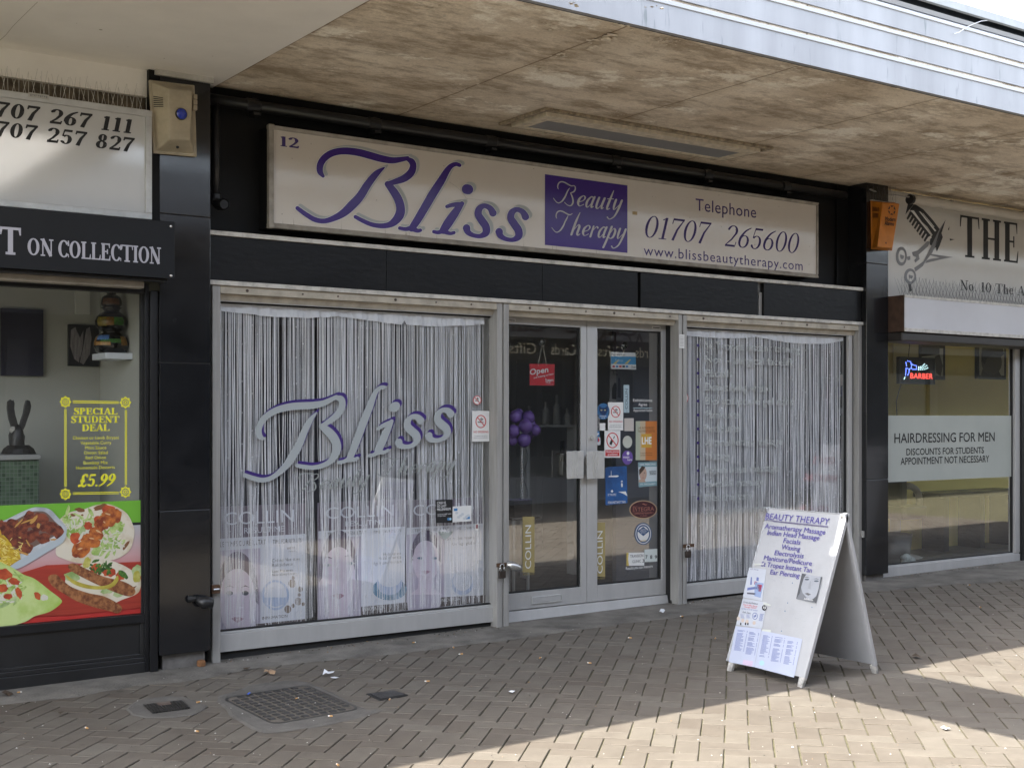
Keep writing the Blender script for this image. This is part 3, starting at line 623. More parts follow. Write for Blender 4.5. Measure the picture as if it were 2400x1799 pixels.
# ------------------------------------------------------------------ the beauty shop's fascia
fb=thing('shop_fascia','black boarded fascia with two worn white ledges above the beauty shop windows','fascia',(2.8,0,2.18))
mb=MB(); mb.box(XL,XR,.14,.2,2.47,SOF-.002); mb.build('back_board',black_board,fb)
mb=MB(); mb.box(XR-.17,XR-.165+.004,.115,.14,2.5,SOF-.01); mb.build('cover_strip',black_paint,fb)
for zt in (2.491,2.206):
    mb=MB(); mb.box(XL+.006,XR-.002,-.02,.139,zt-.026,zt); mb.build('ledge',ledge_m,fb,bevel=.002)
seam=[XL+.006]+[F(p,600,.0).x for p in (905.5,1271,1494.5)]
xs=[(seam[0],seam[1]-.001),(seam[1]+.001,seam[2]-.001),(seam[2]+.001,seam[3]),(F(1501.5,620,0).x,F(1776.5,650,0).x),(F(1790.5,650,0).x,XR-.002)]
for i,(a,b) in enumerate(xs):
    mb=MB(); mb.box(a,b,0,.04,2.2065,2.4645); mb.build('panel',black_paint,fb,bevel=.0015)
mb=MB(); mb.box(XL+.006,XR-.003,.045,.06,2.2065,2.4645); mb.box(F(1779,650,.02).x,F(1789.5,650,.02).x,.022,.045,2.2068,2.39); mb.build('backing',alu_dirty,fb)
# ------------------------------------------------------------------ illuminated sign
sg=thing('shop_sign','long cream sign box reading Bliss Beauty Therapy in purple above the beauty shop','sign',(2.7,.1,2.53))
sx0,sx1,s0,s1=.342,5.103,2.538,3.142
sign_m=mat('sign_face',(.60,.55,.49),.3,coat=.35,noise=(1.1,.07,7,.25,.6),col2=(.555,.50,.43))
mb=MB(); mb.box(sx0+.02,sx1-.012,.0,.019,s0+.012,s1-.012); mb.build('face',sign_m,sg)
mb=MB(); mb.box(sx0+.004,sx1-.004,.021,.139,s0+.004,s1-.004); mb.build('housing',black_board,sg)
fm=mat('sign_frame',(.36,.33,.285),.5,.25,noise=(11,.4,8,.3,.6),bump=(30,.1))
mb=MB(); mb.box(sx0,sx0+.03,-.016,.02,s0,s1)
mb.hexa([(sx0+.03,-.016,s0),(sx1,-.016,s0),(sx1,.02,s0),(sx0+.03,.02,s0)],[(sx0+.03,-.006,s0+.03),(sx1,-.006,s0+.03),(sx1,.02,s0+.03),(sx0+.03,.02,s0+.03)])
mb.hexa([(sx0+.03,-.008,s1-.022),(sx1,-.008,s1-.022),(sx1,.02,s1-.022),(sx0+.03,.02,s1-.022)],[(sx0+.03,-.018,s1),(sx1,-.018,s1),(sx1,.02,s1),(sx0+.03,.02,s1)])
mb.box(sx1-.016,sx1,-.012,.02,s0+.03,s1-.022); mb.build('frame',fm,sg,bevel=.003)
mb=MB()
for p in ((sx0+.015,s0),(sx0+.015,s1-.02)): mb.box(p[0]-.019,p[0]+.019,-.02,.02,p[1]-.004,p[1]+.026)
mb.build('corner_cap',fm,sg,bevel=.006)
pS=YP(0)
serif_text(sg,'12',pS,(205,1262),372,88,purple_ink,z(600,0),T=.2,t=.08)
mb=MB(); mb.dz=.0008
lay(mb,[cv(*[(x+26,y-18,w+4) for x,y,w in s]) for s in BLISS],lambda u,v:pS.hit(*zs(u,v)),(0,-1,0),dz=.00012); mb.build('letter_shadow',grey_vinyl,sg)
mb=MB(); mb.dz=.0032
lay(mb,[cv(*s) for s in BLISS],lambda u,v:pS.hit(*zs(u,v)),(0,-1,0),dz=.00012); mb.build('lettering',purple,sg)
mb=MB(); mb.dz=.0022
lay(mb,[cv(*[(x,y,w+9) for x,y,w in s]) for s in BLISS],lambda u,v:pS.hit(*zs(u,v)),(0,-1,0),dz=.00005); mb.build('letter_outline',white_card,sg)
mb=MB(); c=[pS.hit(*zq(*p),.0015) for p in ((52,60),(690,148),(697,668),(60,610))]; xa,xb=(c[0].x+c[3].x)/2,(c[1].x+c[2].x)/2; za,zb=(c[2].z+c[3].z)/2,(c[0].z+c[1].z)/2
mb.slab([(xa,-.001,za),(xb,-.001,za),(xb,-.001,zb),(xa,-.001,zb)],(0,-1,0),.001); bp=mb.build('purple_panel',purple,sg)
sil=mat('silver_script',(.48,.46,.46),.4)
script_text(sg,'B','eauty',pS,(120,288),640,178,sil,zq,off=.0032)
script_text(sg,'T','herapy',pS,(108,515),670,178,sil,zq,off=.0032)
text(sg,'Telephone',pS,(1222,340),1690,92,purple_ink,zq,space=1.05)
serif_text(sg,'01707  265600',pS,(815,548),2010,175,purple_ink,zq,T=.115,t=.035,slant=.24,space=.05)
text(sg,'www.blissbeautytherapy.com',pS,(820,686),2050,78,purple_ink,zq,space=1.1)
mb=MB(); c=F(*zq(752,362),0); mb.box(c.x-.022,c.x+.022,-.002,-.0002,c.z-.012,c.z+.012); mb.build('tape',mat('tape',(.38,.28,.14),.5),sg)
mb=MB(); crk=[(1400,415),(1460,455),(1510,500),(1545,555),(1610,560),(1700,572)]
for a,b in zip(crk[:-1],crk[1:]):
    lay(mb,[ln((*a,2.2),(*b,2.2))],lambda u,v:pS.hit(*zs(u,v),.0006),(0,-1,0),dz=0)
mb.build('crack',mat('crack',(.3,.27,.23),.9),sg)
mb=MB()
rnd=random.Random(77)
for _ in range(70):
    x=rnd.uniform(sx0+.05,sx1-.05); q=rnd.uniform(s0+.04,s1-.03); mb.disc((x,-.0006,q),(0,-1,0),rnd.uniform(.0012,.0036),6)
for _ in range(26):
    x=rnd.uniform(sx0+.05,sx1-.05); q=s0+.03; hh=rnd.uniform(.01,.07); ww=rnd.uniform(.001,.003); mb.poly([(x,-.0005,q),(x+ww,-.0005,q),(x+ww*.4,-.0005,q+hh)])
mb.build('dirt_spot',mat('dirt_spot',(.2,.165,.12),.9),sg)
# ------------------------------------------------------------------ black waste pipe along the fascia
dp=thing('waste_pipe','black plastic waste pipe running under the canopy with an open downpipe end','pipe',(2.8,.07,3.2))
pipe_m=mat('black_pipe',(.014,.014,.015),.3,noise=(18,-.5,4))
za=F(600,249,.075).z; zb=F(1800,431.5,.075).z
ends=[-.06,F(*z(600,0)(30,900),.07).x,F(*z(600,0)(1070,1050),.07).x,F(*z(600,0)(2070,1190),.07).x,F(*zc0(930,1370),.07).x,F(*zc0(1720,1480),.07).x,F(*zd0(185,1590),.07).x,XR-.12]
px=lambda x:za+(zb-za)*(x-.3)/4.6
mb=MB(); mb.tube([(ends[0],.075,px(ends[0])),(ends[-1],.075,px(ends[-1]))],.034,14); mb.build('pipe',pipe_m,dp,smooth=True)
for e in ends[1:-1]:
    mb=MB(); mb.tube([(e-.085,.075,px(e)),(e-.006,.075,px(e)),(e,.075,px(e))],[.0395,.0395,.035],14); mb.build('collar',pipe_m,dp,smooth=False)
    mb=MB(); mb.box(e-.035,e-.012,.08,.139,px(e)-.06,px(e)+.05); mb.box(e-.045,e-.0,.05,.13,px(e)-.058,px(e)-.04); mb.build('bracket',pipe_m,dp)
xd=F(505,360,.08).x
mb=MB(); mb.tube([(xd,.075,px(xd)-.01),(xd,.075,F(506,470,.075).z)],.024,12); mb.build('downpipe',pipe_m,dp,smooth=True)
e=F(*z04(1870,110),.04)
mb=MB(); mb.tube([(xd,.075,e.z+.06),(xd,.07,e.z+.02),(xd+.005,.03,e.z),(xd+.008,-.03,e.z-.006)],.032,14,cap=False); mb.tube([(xd+.008,-.032,e.z-.006),(xd,.03,e.z)],.027,12,cap=True); mb.build('outlet',pipe_m,dp,smooth=False)
# ------------------------------------------------------------------ shutter posts, rail
grp='aluminium shutter posts in front of the beauty shop'
ZT=2.179
def post(x0,x1,label,y1=.1,two=True):
    t=thing('shutter_post',label,'post',((x0+x1)/2,0,gz(x0)),grp)
    mb=MB()
    if two:
        w_=(x1-x0); mb.box(x0,x0+w_*.44,0,y1,gz(x0),ZT); mb.box(x0+w_*.56,x1,.0,y1,gz(x0),ZT); mb.box(x0+w_*.44,x0+w_*.56,.012,y1,gz(x0),ZT)
    else: mb.box(x0,x1,0,y1,gz(x0),ZT)
    mb.build('channel',alu_dirty,t,bevel=.002); return t
P0=(-.002,.046); P1=(F(1165,900,0).x,F(1193,900,0).x); P2=(F(1590.5,900,0).x,F(1610,900,0).x); P3=(F(2012.5,900,.0).x,F(2021,900,.0).x)
p0=post(*P0,'narrow aluminium shutter post against the black pillar by the takeaway',.09,False)
p1=post(*P1,'aluminium shutter post between the large curtained window and the doors')
p2=post(*P2,'aluminium shutter post between the doors and the smaller curtained window')
p3=post(*P3,'slim aluminium shutter post at the barber end of the beauty shop',.08,False)
rail=mat('rail_beige',(.47,.42,.34),.5,.15,noise=(9,.35,8,.3,.6),bump=(40,.08))
def head_rail(x0,x1,label,nb):
    t=thing('shutter_rail',label,'rail',((x0+x1)/2,0,2.1),'beige head rails under the lower white ledge')
    mb=MB(); mb.hexa([(x0,.0,2.134),(x1,.0,2.134),(x1,.06,2.134),(x0,.06,2.134)],[(x0,.002,2.1792),(x1,.002,2.1792),(x1,.06,2.1792),(x0,.06,2.1792)])
    mb.hexa([(x0,.05,2.098),(x1,.05,2.098),(x1,.08,2.098),(x0,.08,2.098)],[(x0,.03,2.1335),(x1,.03,2.1335),(x1,.08,2.1335),(x0,.08,2.1335)])
    mb.build('rail',rail,t,bevel=.002)
    for i in range(nb):
        x=x0+(x1-x0)*(i+.5)/nb+.05*math.sin(i*2.3+x0)
        mb=MB(); mb.tube([(x,.002,2.157),(x,-.003,2.157)],.0055 if i%3 else .009,8); mb.build('bolt',mat('bolt',(.06,.04,.03),.6),t)
head_rail(P0[1]+.001,P1[0]-.001,'bolted beige head rail above the large curtained window',6)
head_rail(P1[1]+.001,P2[0]-.001,'bolted beige head rail above the glass double doors',6)
head_rail(P2[1]+.001,P3[0]-.001,'bolted beige head rail above the smaller curtained window',5)
# ------------------------------------------------------------------ windows
def window(name,label,x0,x1,zb,zt,zsill,jamb_l,jamb_r,y=.05,yg=.09,frame=alu,gl=glass,group=None):
    """x0..x1, zb..zt is the daylight opening"""
    t=thing(name,label,'window',((x0+x1)/2,y,zsill),group)
    mb=MB(); a=x0-jamb_l;b=x1+jamb_r
    mb.box(a,b,y,y+.07,zsill,zb-.012); mb.box(a,b,y+.012,y+.07,zb-.012,zb)
    mb.box(a,x0,y+.002,y+.07,zb,zt); mb.box(x1,b,y+.002,y+.07,zb,zt); mb.box(a,b,y+.002,y+.07,zt,zt+.03)
    mb.build('frame',frame,t,bevel=.002)
    mb=MB()
    g=.009
    for q in ((x0,x1,zb,zb+g),(x0,x1,zt-g,zt),(x0,x0+g,zb+g,zt-g),(x1-g,x1,zb+g,zt-g)): mb.box(q[0],q[1],yg-.012,yg+.012,q[2],q[3])
    mb.build('gasket',rubber,t)
    mb=MB(); mb.poly([(x0+.004,yg,zb+.004),(x1-.004,yg,zb+.004),(x1-.004,yg,zt-.004),(x0+.004,yg,zt-.004)]); mb.build('pane',gl,t,recalc=False)
    return t
YG=.09
wl=window('shop_window','large shop window of the beauty parlour behind a white string curtain',P0[1]+.002,F(1150,1100,YG).x,F(507,1480,YG).z,2.094,F(507,1529,.05).z,.02,F(1165,1100,.05).x-F(1150,1100,YG).x+.02)
wr=window('shop_window','smaller shop window of the beauty parlour beside the barber pillar',P2[1]-.02,F(1981,1000,YG).x,F(1608,1366,YG).z,2.094,F(1608,1403,.05).z,.03,F(1998,1000,.05).x-F(1981,1000,YG).x)
mb=MB(); mb.box(F(1998,1000,.05).x,P3[0]-.001,.09,.14,.06,2.17); mb.build('reveal',black_board,wr)
mb=MB(); mb.box(P3[1]+.001,PR0-.001,.06,.2,.05,2.205); mb.build('side_panel',black_paint,wr)
mb=MB(); mb.box(-.03,2.06,.075,.3,-.02,F(507,1529,.05).z-.002); mb.box(P2[0],PR0,.075,.3,0,F(1608,1403,.05).z-.002); mb.build('riser',rubber,wl)
# lettering on the panes
LW=YG-.004
pW=YP(YG)
AFF=((.8669,.1622),(-.1441,.8852),(.1548,-1.3705))
def onwin(u,v,off):
    p=pS.hit(*zs(u,v)); return Vector((p.x*AFF[0][0]+p.z*AFF[1][0]+AFF[2][0],YG-off,p.x*AFF[0][1]+p.z*AFF[1][1]+AFF[2][1]))
mb=MB(); lay(mb,[cv(*[(x+24,y-20,w) for x,y,w in s]) for s in BLISS],lambda u,v:onwin(u,v,.002),(0,-1,0),dz=.00015); mb.build('letter_shadow',mat('window_purple',(.045,.02,.17),.4),wl)
mb=MB(); mb.dz=.0012; lay(mb,[cv(*[(x,y,w*1.04) for x,y,w in s]) for s in BLISS],lambda u,v:onwin(u,v,.003),(0,-1,0),dz=.00015); mb.build('lettering',silver_vinyl,wl)
faint=mat('frost_letter',(.30,.32,.31),.5)
script_text(wl,'B','eauty',pW,(330,940),960,165,faint,z69,slope=.1,off=.002,thin=.5)
script_text(wl,'T','herapy',pW,(1050,810),1710,165,faint,z69,slope=.1,off=.002,thin=.5)
rows=['St Tropez instant tanning','Non - surgical facelift','Facials','Detoxifying wraps','Bio sculpture gel nails','Manicures','Pedicures','Aromatherapy massage','Waxing','Indian head massage','Swedish massage','Electrolysis','Semi permanent makeup']
sil2=mat('frost_letter_pale',(.42,.44,.43),.5)
xb=F(*zw(378,700),YG).x; zt0=F(*zw(378,262),YG).z; zt9=F(*zw(384,1558),YG).z; step=(zt0-zt9)/9
for i,rw in enumerate(rows):
    q=zt0-step*i
    if i<12:
        mb=MB(); mb.disc((xb,YG-.003,q),(0,-1,0),.0115,14); mb.build('bullet',mat('window_purple',(0,0,0)),wl if False else wr)
    x0=F(*zw(450,700),YG).x
    put_text(wr,rw,(x0,YG-.003,q-.025),(.042*len(rw),0,0),(0,0,.058),sil2)
# stickers
def circle(cx,cy,rx,ry,n=28,a0=0): return [(cx+rx*math.cos(6.2832*i/n+a0),cy+ry*math.sin(6.2832*i/n+a0)) for i in range(n)]
def decal(parent,zz,pts,m,pl,off=.003,name='sticker',label=None):
    mb=MB(); mb.poly([pl.hit(*zz(*p),off) for p in pts]); o=mb.build(name,m,parent,recalc=False)
    if label: o['label']=label
    return o
def rect(x0,y0,x1,y1,dy=0): return [(x0,y0),(x1,y0+dy),(x1,y1+dy),(x0,y1)]
def ringsign(parent,zz,cx,cy,rx,ry,pl,off,bar=True):
    mb=MB(); k=rx*.16; n=30
    o_=circle(cx,cy,rx,ry,n); i_=circle(cx,cy,rx-k,ry-k,n)
    for i in range(n):
        j=(i+1)%n; mb.poly([pl.hit(*zz(*p),off) for p in (o_[i],o_[j],i_[j],i_[i])])
    a=R(45); d=(math.cos(a),math.sin(a)); w_=k*.5
    mb.poly([pl.hit(*zz(cx+sx*d[0]*rx*.9+sy*d[1]*w_,cy+sx*d[1]*ry*.9-sy*d[0]*w_),off) for sx,sy in ((-1,-1),(1,-1),(1,1),(-1,1))])
    return mb.build('prohibition_ring',red_ink,parent,recalc=False)
def cigarette(parent,zz,cx,cy,s,pl,off):
    mb=MB(); P=lambda pts:mb.poly([pl.hit(*zz(cx+x*s,cy+y*s),off) for x,y in pts])
    P([(-.6,.05),(.25,.05),(.25,.22),(-.6,.22)]); P([(.32,.05),(.5,.05),(.5,.22),(.32,.22)])
    for i,(x,y) in enumerate(((.2,-.25),(.0,-.4),(.35,-.45),(.1,-.6))): P([(x+.14*math.cos(t*.9),y+.1*math.sin(t*.9)) for t in range(7)])
    mb.build('pictogram',black_ink,parent,recalc=False)
def nosmoking(parent,zz,x0,y0,x1,y1,pl,label):
    s=decal(parent,zz,rect(x0,y0,x1,y1),white_card,pl,.003,label=label); w_=x1-x0; cx=(x0+x1)/2
    cigarette(s,zz,cx,y0+w_*.62,w_*.3,pl,.0036); ringsign(s,zz,cx,y0+w_*.62,w_*.31,w_*.38,pl,.0042)
    text(s,'NO SMOKING',pl,(x0+w_*.08,y0+(y1-y0)*.72),x1-w_*.06,(y1-y0)*.065,red_ink,zz,off=.0036,bold=.01)
    text(s,'It is against the law to',pl,(x0+w_*.14,y0+(y1-y0)*.83),x1-w_*.12,(y1-y0)*.028,black_ink,zz,off=.0036)
    text(s,'smoke in these premises',pl,(x0+w_*.1,y0+(y1-y0)*.89),x1-w_*.1,(y1-y0)*.028,black_ink,zz,off=.0036)
nosmoking(wl,z69,1865,230,2013,494,pW,'white no smoking notice with a red ring')
s=decal(wl,z69,circle(1908,138,36,40),white_card,pW,.0025,label='small round no smoking sticker'); cigarette(s,z69,1908,138,34,pW,.003); ringsign(s,z69,1908,138,36,40,pW,.0036)
s=decal(wr,zw,circle(252,808,24,46),white_card,pW,.0025,label='round no smoking sticker half hidden by the post'); ringsign(s,zw,252,808,24,46,pW,.0036)
s=decal(wl,z69,rect(1550,998,1695,1198,-4),black_ink,pW,.003,label='black payment sticker with white text')
for i,tx in enumerate(('CASH IS','SO LAST','MILLENNIUM.')): text(s,tx,pW,(1562,1035+28*i),1562+(74,80,120)[i],21,white_ink,z69,off=.0036,bold=.01)
text(s,'USE YOUR DEBIT CARD',pW,(1566,1128),1685,9,white_ink,z69,off=.0036); text(s,'IN HERE TODAY',pW,(1566,1142),1640,9,white_ink,z69,off=.0036)
blue_ink=mat('blue_ink',(.05,.22,.48),.45); sky_ink=mat('pale_blue',(.35,.55,.68),.45)
decal(s,z69,circle(1660,1163,11,12),blue_ink,pW,.0036,'emblem'); decal(s,z69,circle(1676,1162,10,12),sky_ink,pW,.004,'emblem')
s=decal(wl,z69,[(1697,1055),(1858,1046),(1858,1180),(1697,1192)],white_card,pW,.003,label='pale card sticker with small blue corner marks')
decal(s,z69,[(1706,1072),(1738,1070),(1738,1092),(1706,1095)],blue_ink,pW,.0036,'emblem'); decal(s,z69,[(1812,1132),(1845,1130),(1845,1162),(1812,1165)],blue_ink,pW,.0036,'emblem')
sp_=mat('grey_swirl',(.55,.58,.6),.5)
for k in range(7): decal(s,z69,circle(1730+k*17,1110+((k*37)%50),14,12,8),sp_,pW,.0034+.0001*k,'emblem')
s=decal(wl,z69,circle(1635,1270,62,44)[0:15]+[(1578,1290),(1630,1345),(1690,1290)],mat('prs_drop',(.42,.45,.42),.4),pW,.003,label='grey drop shaped sticker'); text(s,'PRS',pW,(1595,1284),1668,30,white_ink,z69,off=.0036,bold=.03)
s=decal(wl,z69,rect(1893,1203,1920,1258),white_card,pW,.003); decal(s,z69,rect(1899,1210,1913,1244),mat('maroon_ink',(.2,.02,.03),.5),pW,.0036,'emblem')
# ------------------------------------------------------------------ paper notices stuck on the post
s=decal(p2,z124,[(1443,1228),(1488,1230),(1488,1350),(1443,1346)],white_card,YP(-.001),.002,'notice',label='small white paper notice')
for i in range(8): decal(s,z124,rect(1450,1242+i*12,1480,1245+i*12),mat('grey_ink',(0,0,0)),YP(-.001),.0026,'print')
# ------------------------------------------------------------------ double doors
YD=.14; YDG=.165; pD=YP(YDG)
zdt=F(1200,736,YD).z; door_th=F(1200,1432,YD).z
gt=(F(1191,759,YDG).z+F(1356,768,YDG).z)/2; gb=(F(1194,1390,YDG).z+F(1396,1370,YDG).z)/2
df=thing('door_frame','grey aluminium frame and threshold around the glass double doors','door frame',(2.8,YD,.02))
xl=P1[1]-.02; xm=F(1375.5,1000,YD).x; xr=F(1561,1000,YD).x; xj=F(1583,1000,YD).x
zth=F(1364,1412,YD).z
mb=MB(); mb.box(xr+.003,xj,YD-.006,YD+.07,.02,2.1335); mb.box(xl-.04,xl-.002,YD,YD+.07,.02,2.1335); mb.box(xl,xr,YD,YD+.07,zdt+.004,2.16)
mb.hexa([(xl-.04,YD-.03,.022),(xj,YD-.03,.034),(xj,YD+.1,.034),(xl-.04,YD+.1,.022)],[(xl-.04,YD-.016,zth-.006),(xj,YD-.016,zth-.006),(xj,YD+.1,zth-.006),(xl-.04,YD+.1,zth-.006)])
mb.build('frame',alu,df,bevel=.002)
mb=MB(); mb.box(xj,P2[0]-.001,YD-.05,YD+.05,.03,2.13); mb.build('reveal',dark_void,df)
mb=MB(); mb.box(xj-.03,xj+.035,YD-.05,YD-.03,F(1578,1388,YD-.05).z-.04,F(1578,1388,YD-.05).z+.03); mb.build('floor_bolt',mat('rusty_bolt',(.07,.05,.04),.6,.3,noise=(50,.6,5)),df)
def leaf(x0,x1,gx0,gx1,label):
    t=thing('glass_door',label,'door',((x0+x1)/2,YD,zth),'glass doors of the beauty shop')
    mb=MB(); mb.box(x0,gx0,YD,YD+.045,zth,zdt); mb.box(gx1,x1,YD,YD+.045,zth,zdt); mb.box(gx0,gx1,YD,YD+.045,gt,zdt); mb.box(gx0,gx1,YD,YD+.045,zth,gb); mb.build('frame',alu,t,bevel=.002)
    mb=MB(); g=.01
    for q in ((gx0,gx1,gb,gb+g),(gx0,gx1,gt-g,gt),(gx0,gx0+g,gb+g,gt-g),(gx1-g,gx1,gb+g,gt-g)): mb.box(q[0],q[1],YDG-.012,YDG+.012,q[2],q[3])
    mb.build('gasket',rubber,t)
    mb=MB(); mb.poly([(gx0,YDG,gb),(gx1,YDG,gb),(gx1,YDG,gt),(gx0,YDG,gt)]); mb.build('pane',glass_door_m,t,recalc=False); return t
GX=(xl+.05,F(1356.5,1000,YDG).x,F(1395,1000,YDG).x,F(1546,1000,YDG).x)
d1=leaf(xl,xm-.002,GX[0]-.03,GX[1],'left glass door with letterbox and red open sign behind it')
d2=leaf(xm+.002,xr,GX[2],GX[3],'right glass door covered in stickers and a push label')
hm=alu_bright
for d,a,b in ((d1,1329,1368),(d2,1376,1417)):
    x0,x1=F(a,1090,.075).x,F(b,1090,.075).x; q0,q1=F(a,1122,.075).z,F(a,1057,.075).z
    mb=MB(); mb.box(x0,x1,.075,.083,q0,q1)
    mid=(x0+x1)/2
    for k in (-1,0,1): mb.box(mid+(.02*k)-.004,mid+.02*k+.004,.071,.075,q0+.002,q1-.002)
    mb.box(mid-.02,mid+.02,.083,YD,q0+.02,q1-.02); mb.build('handle',hm,d,bevel=.0015)
c=F(*zd1(1157,1340),YD); mb=MB(); mb.tube([(c.x,YD,c.z),(c.x,YD-.02,c.z)],.018,14); mb.box(c.x-.003,c.x+.003,YD-.026,YD-.02,c.z-.01,c.z+.01); mb.build('lock',alu_bright,d2)
a,b=F(*zd2(465,1650),YD),F(*zd2(808,1505),YD); lx0,lx1,lz0,lz1=a.x,b.x,a.z+.01,b.z-.006
mb=MB()
for q in ((lx0,lx1,lz0,lz0+.008),(lx0,lx1,lz1-.008,lz1),(lx0,lx0+.008,lz0+.008,lz1-.008),(lx1-.008,lx1,lz0+.008,lz1-.008)): mb.box(q[0],q[1],YD-.012,YD,q[2],q[3])
lb=mb.build('letterbox',alu_bright,d1,bevel=.002)
mb=MB(); mb.box(lx0+.01,lx1-.01,YD-.009,YD-.001,lz0+.01,lz1-.01); mb.build('flap',alu,lb,bevel=.002)
for d,p in ((d1,zd1(235,0)),(d2,zd1(1890,85))):
    s=decal(d,lambda x,y:(x,y),rect(p[0]-10,p[1]-4,p[0]+10,p[1]+3,1),white_card,YP(YD),.0015,'maker_plate'); decal(s,lambda x,y:(x,y),rect(p[0]-8,p[1]-1,p[0]+8,p[1]+1,1),black_ink,YP(YD),.002,'print')
# ------------------------------------------------------------------ stickers on the doors
def L(s,tx,p0,x1,cap,m,zz=zd1,**kw): return text(s,tx,pD,p0,x1,cap,m,zz,off=kw.pop('off',.0036),**kw)
def vtext(s,tx,x_right,y_bot,y_top,m,zz,capw,pl=None,off=.0038,down=False):
    """lettering running up the pane"""
    pl=pl or pD; a=pl.hit(*zz(x_right,y_bot),off); b=pl.hit(*zz(x_right,y_top),off); c=pl.hit(*zz(x_right-capw,y_bot),off)
    return put_text(s,tx,a,(0,0,b.z-a.z),(c.x-a.x,0,0),m)
s=decal(d2,zd1,rect(1517,740,1580,1057),mat('strip_blue',(.36,.47,.52),.4),pD,label='pale blue upright strip with dark letters'); vtext(s,'COLLIN',1562,1015,785,black_ink,zd1,28); vtext(s,'paris',1558,1048,1030,black_ink,zd1,14)
e_=decal(d2,zd1,rect(1626,999,1843,1008),mat('strip_blue',(0,0,0)),pD,label='white window lettering with a blue rule')
for tx,p,x1,cp in (('Esthéticienne',(1626,930),1843,34),('Agrée',(1687,978),1784,32),('Appointed Salon',(1628,1043),1843,28)): L(e_,tx,p,x1,cp,white_ink)
nosmoking(d2,zd1,1337,938,1512,1258,pD,'white no smoking notice between the cat sticker and the pale strip')
catb=mat('cat_blue',(.04,.17,.38),.35,noise=(60,.4,4)); catd=mat('cat_dark',(.008,.03,.1),.4)
s=decal(d2,zd1,circle(1283,1042,74,94),catb,pD,label='round blue sticker with a cat face')
decal(s,zd1,[(1235,975),(1262,1000),(1302,1000),(1332,975),(1336,1030),(1318,1068),(1285,1092),(1252,1068),(1234,1030)],catd,pD,.0036,'cat_face')
for x in (1262,1302): decal(s,zd1,circle(x,1028,11,8,12),mat('cat_eye',(.45,.42,.2),.4),pD,.0041,'eye')
L(s,'THOMSON',(1242,1103),1318,14,white_ink,bold=.02); L(s,'LOCAL',(1262,1122),1306,12,white_ink)
s=decal(d2,zd1,rect(1197,1068,1241,1266),mat('push_grey',(.2,.2,.2),.5),pD,label='upright push label')
for i,c in enumerate('PUSH'): L(s,c,(1206,1116+46*i),1230,32,black_ink,bold=.03)
decal(d2,zd1,rect(1243,1176,1307,1260),white_card,pD,.0031,label='blank white square sticker')
decal(d2,zd1,rect(1525,1120,1632,1266),mat('cream_square',(.5,.46,.42),.5),pD,.0031,label='blank cream square sticker')
s=decal(d2,zd1,rect(1198,1270,1241,1330),blue_ink,pD,.003,label='small blue sticker with a white arrow'); decal(s,zd1,[(1206,1310),(1222,1282),(1222,1292),(1234,1288),(1234,1302),(1222,1304),(1224,1316)],white_ink,pD,.0036,'arrow')
s=decal(d2,zd1,rect(1198,1337,1251,1425),mat('pale_label',(.55,.58,.6),.5),pD,.003,label='small pale sticker with a red and blue ball'); decal(s,zd1,circle(1222,1368,18,24)[7:22],blue_ink,pD,.0036,'ball'); decal(s,zd1,circle(1222,1368,18,24)[21:28]+circle(1222,1368,18,24)[0:8],red_ink,pD,.0038,'ball')
s=decal(d2,zd1,rect(1297,1262,1478,1570),white_card,pD,.0033,label='white and red mobile phones prohibited notice')
decal(s,zd1,[(1352,1412),(1374,1360),(1398,1372),(1376,1430)],black_ink,pD,.0038,'phone'); decal(s,zd1,[(1396,1350),(1408,1322),(1416,1326),(1404,1356)],black_ink,pD,.0038,'phone')
ringsign(s,zd1,1388,1372,70,90,pD,.0044)
b_=decal(s,zd1,rect(1307,1482,1468,1552),red_ink,pD,.0038,'band'); L(b_,'Mobile phones',(1315,1512),1460,20,white_ink,off=.0044,bold=.02); L(b_,'prohibited',(1335,1542),1443,20,white_ink,off=.0044,bold=.02)
decal(d2,zd1,circle(1560,1390,54,70),mat('tax_disc',(.48,.5,.44),.4),pD,label='blank round pale green sticker')
s=decal(d2,zd1,circle(1560,1568,62,80),mat('music_purple',(.14,.08,.33),.4),pD,label='round purple sticker with white lettering'); decal(s,zd1,circle(1566,1520,16,20,14),white_card,pD,.0036,'emblem')
L(s,'music',(1512,1575),1582,26,white_ink,bold=.02); L(s,'here',(1560,1605),1612,24,white_ink,bold=.02)
s=decal(d2,zd1,rect(1655,1153,1896,1598,0),mat('lhe_peach',(.52,.42,.29),.4),pD,label='tall peach and orange certificate sticker')
decal(s,zd1,rect(1765,1153,1896,1598),mat('lhe_orange',(.55,.19,.05),.4),pD,.0034,'panel'); decal(s,zd1,rect(1655,1153,1705,1598),mat('lhe_green',(.40,.44,.34),.4),pD,.0034,'panel')
decal(s,zd1,rect(1718,1300,1835,1455),mat('lhe_yellow',(.6,.36,.06),.4),pD,.0037,'emblem'); L(s,'LHE',(1725,1415),1832,78,white_ink,off=.0042,bold=.04)
br=mat('brown_ink',(.15,.07,.03),.5); L(s,'LHE AUTHORIZED',(1680,1243),1865,26,br,off=.004); L(s,'TREATMENT CENTER',(1675,1280),1872,24,br,off=.004); L(s,'Complete Phototherm',(1708,1525),1842,16,br,off=.004); L(s,'and Body Treatments',(1708,1550),1842,16,br,off=.004)
teal=mat('ear_teal',(.2,.34,.38),.45)
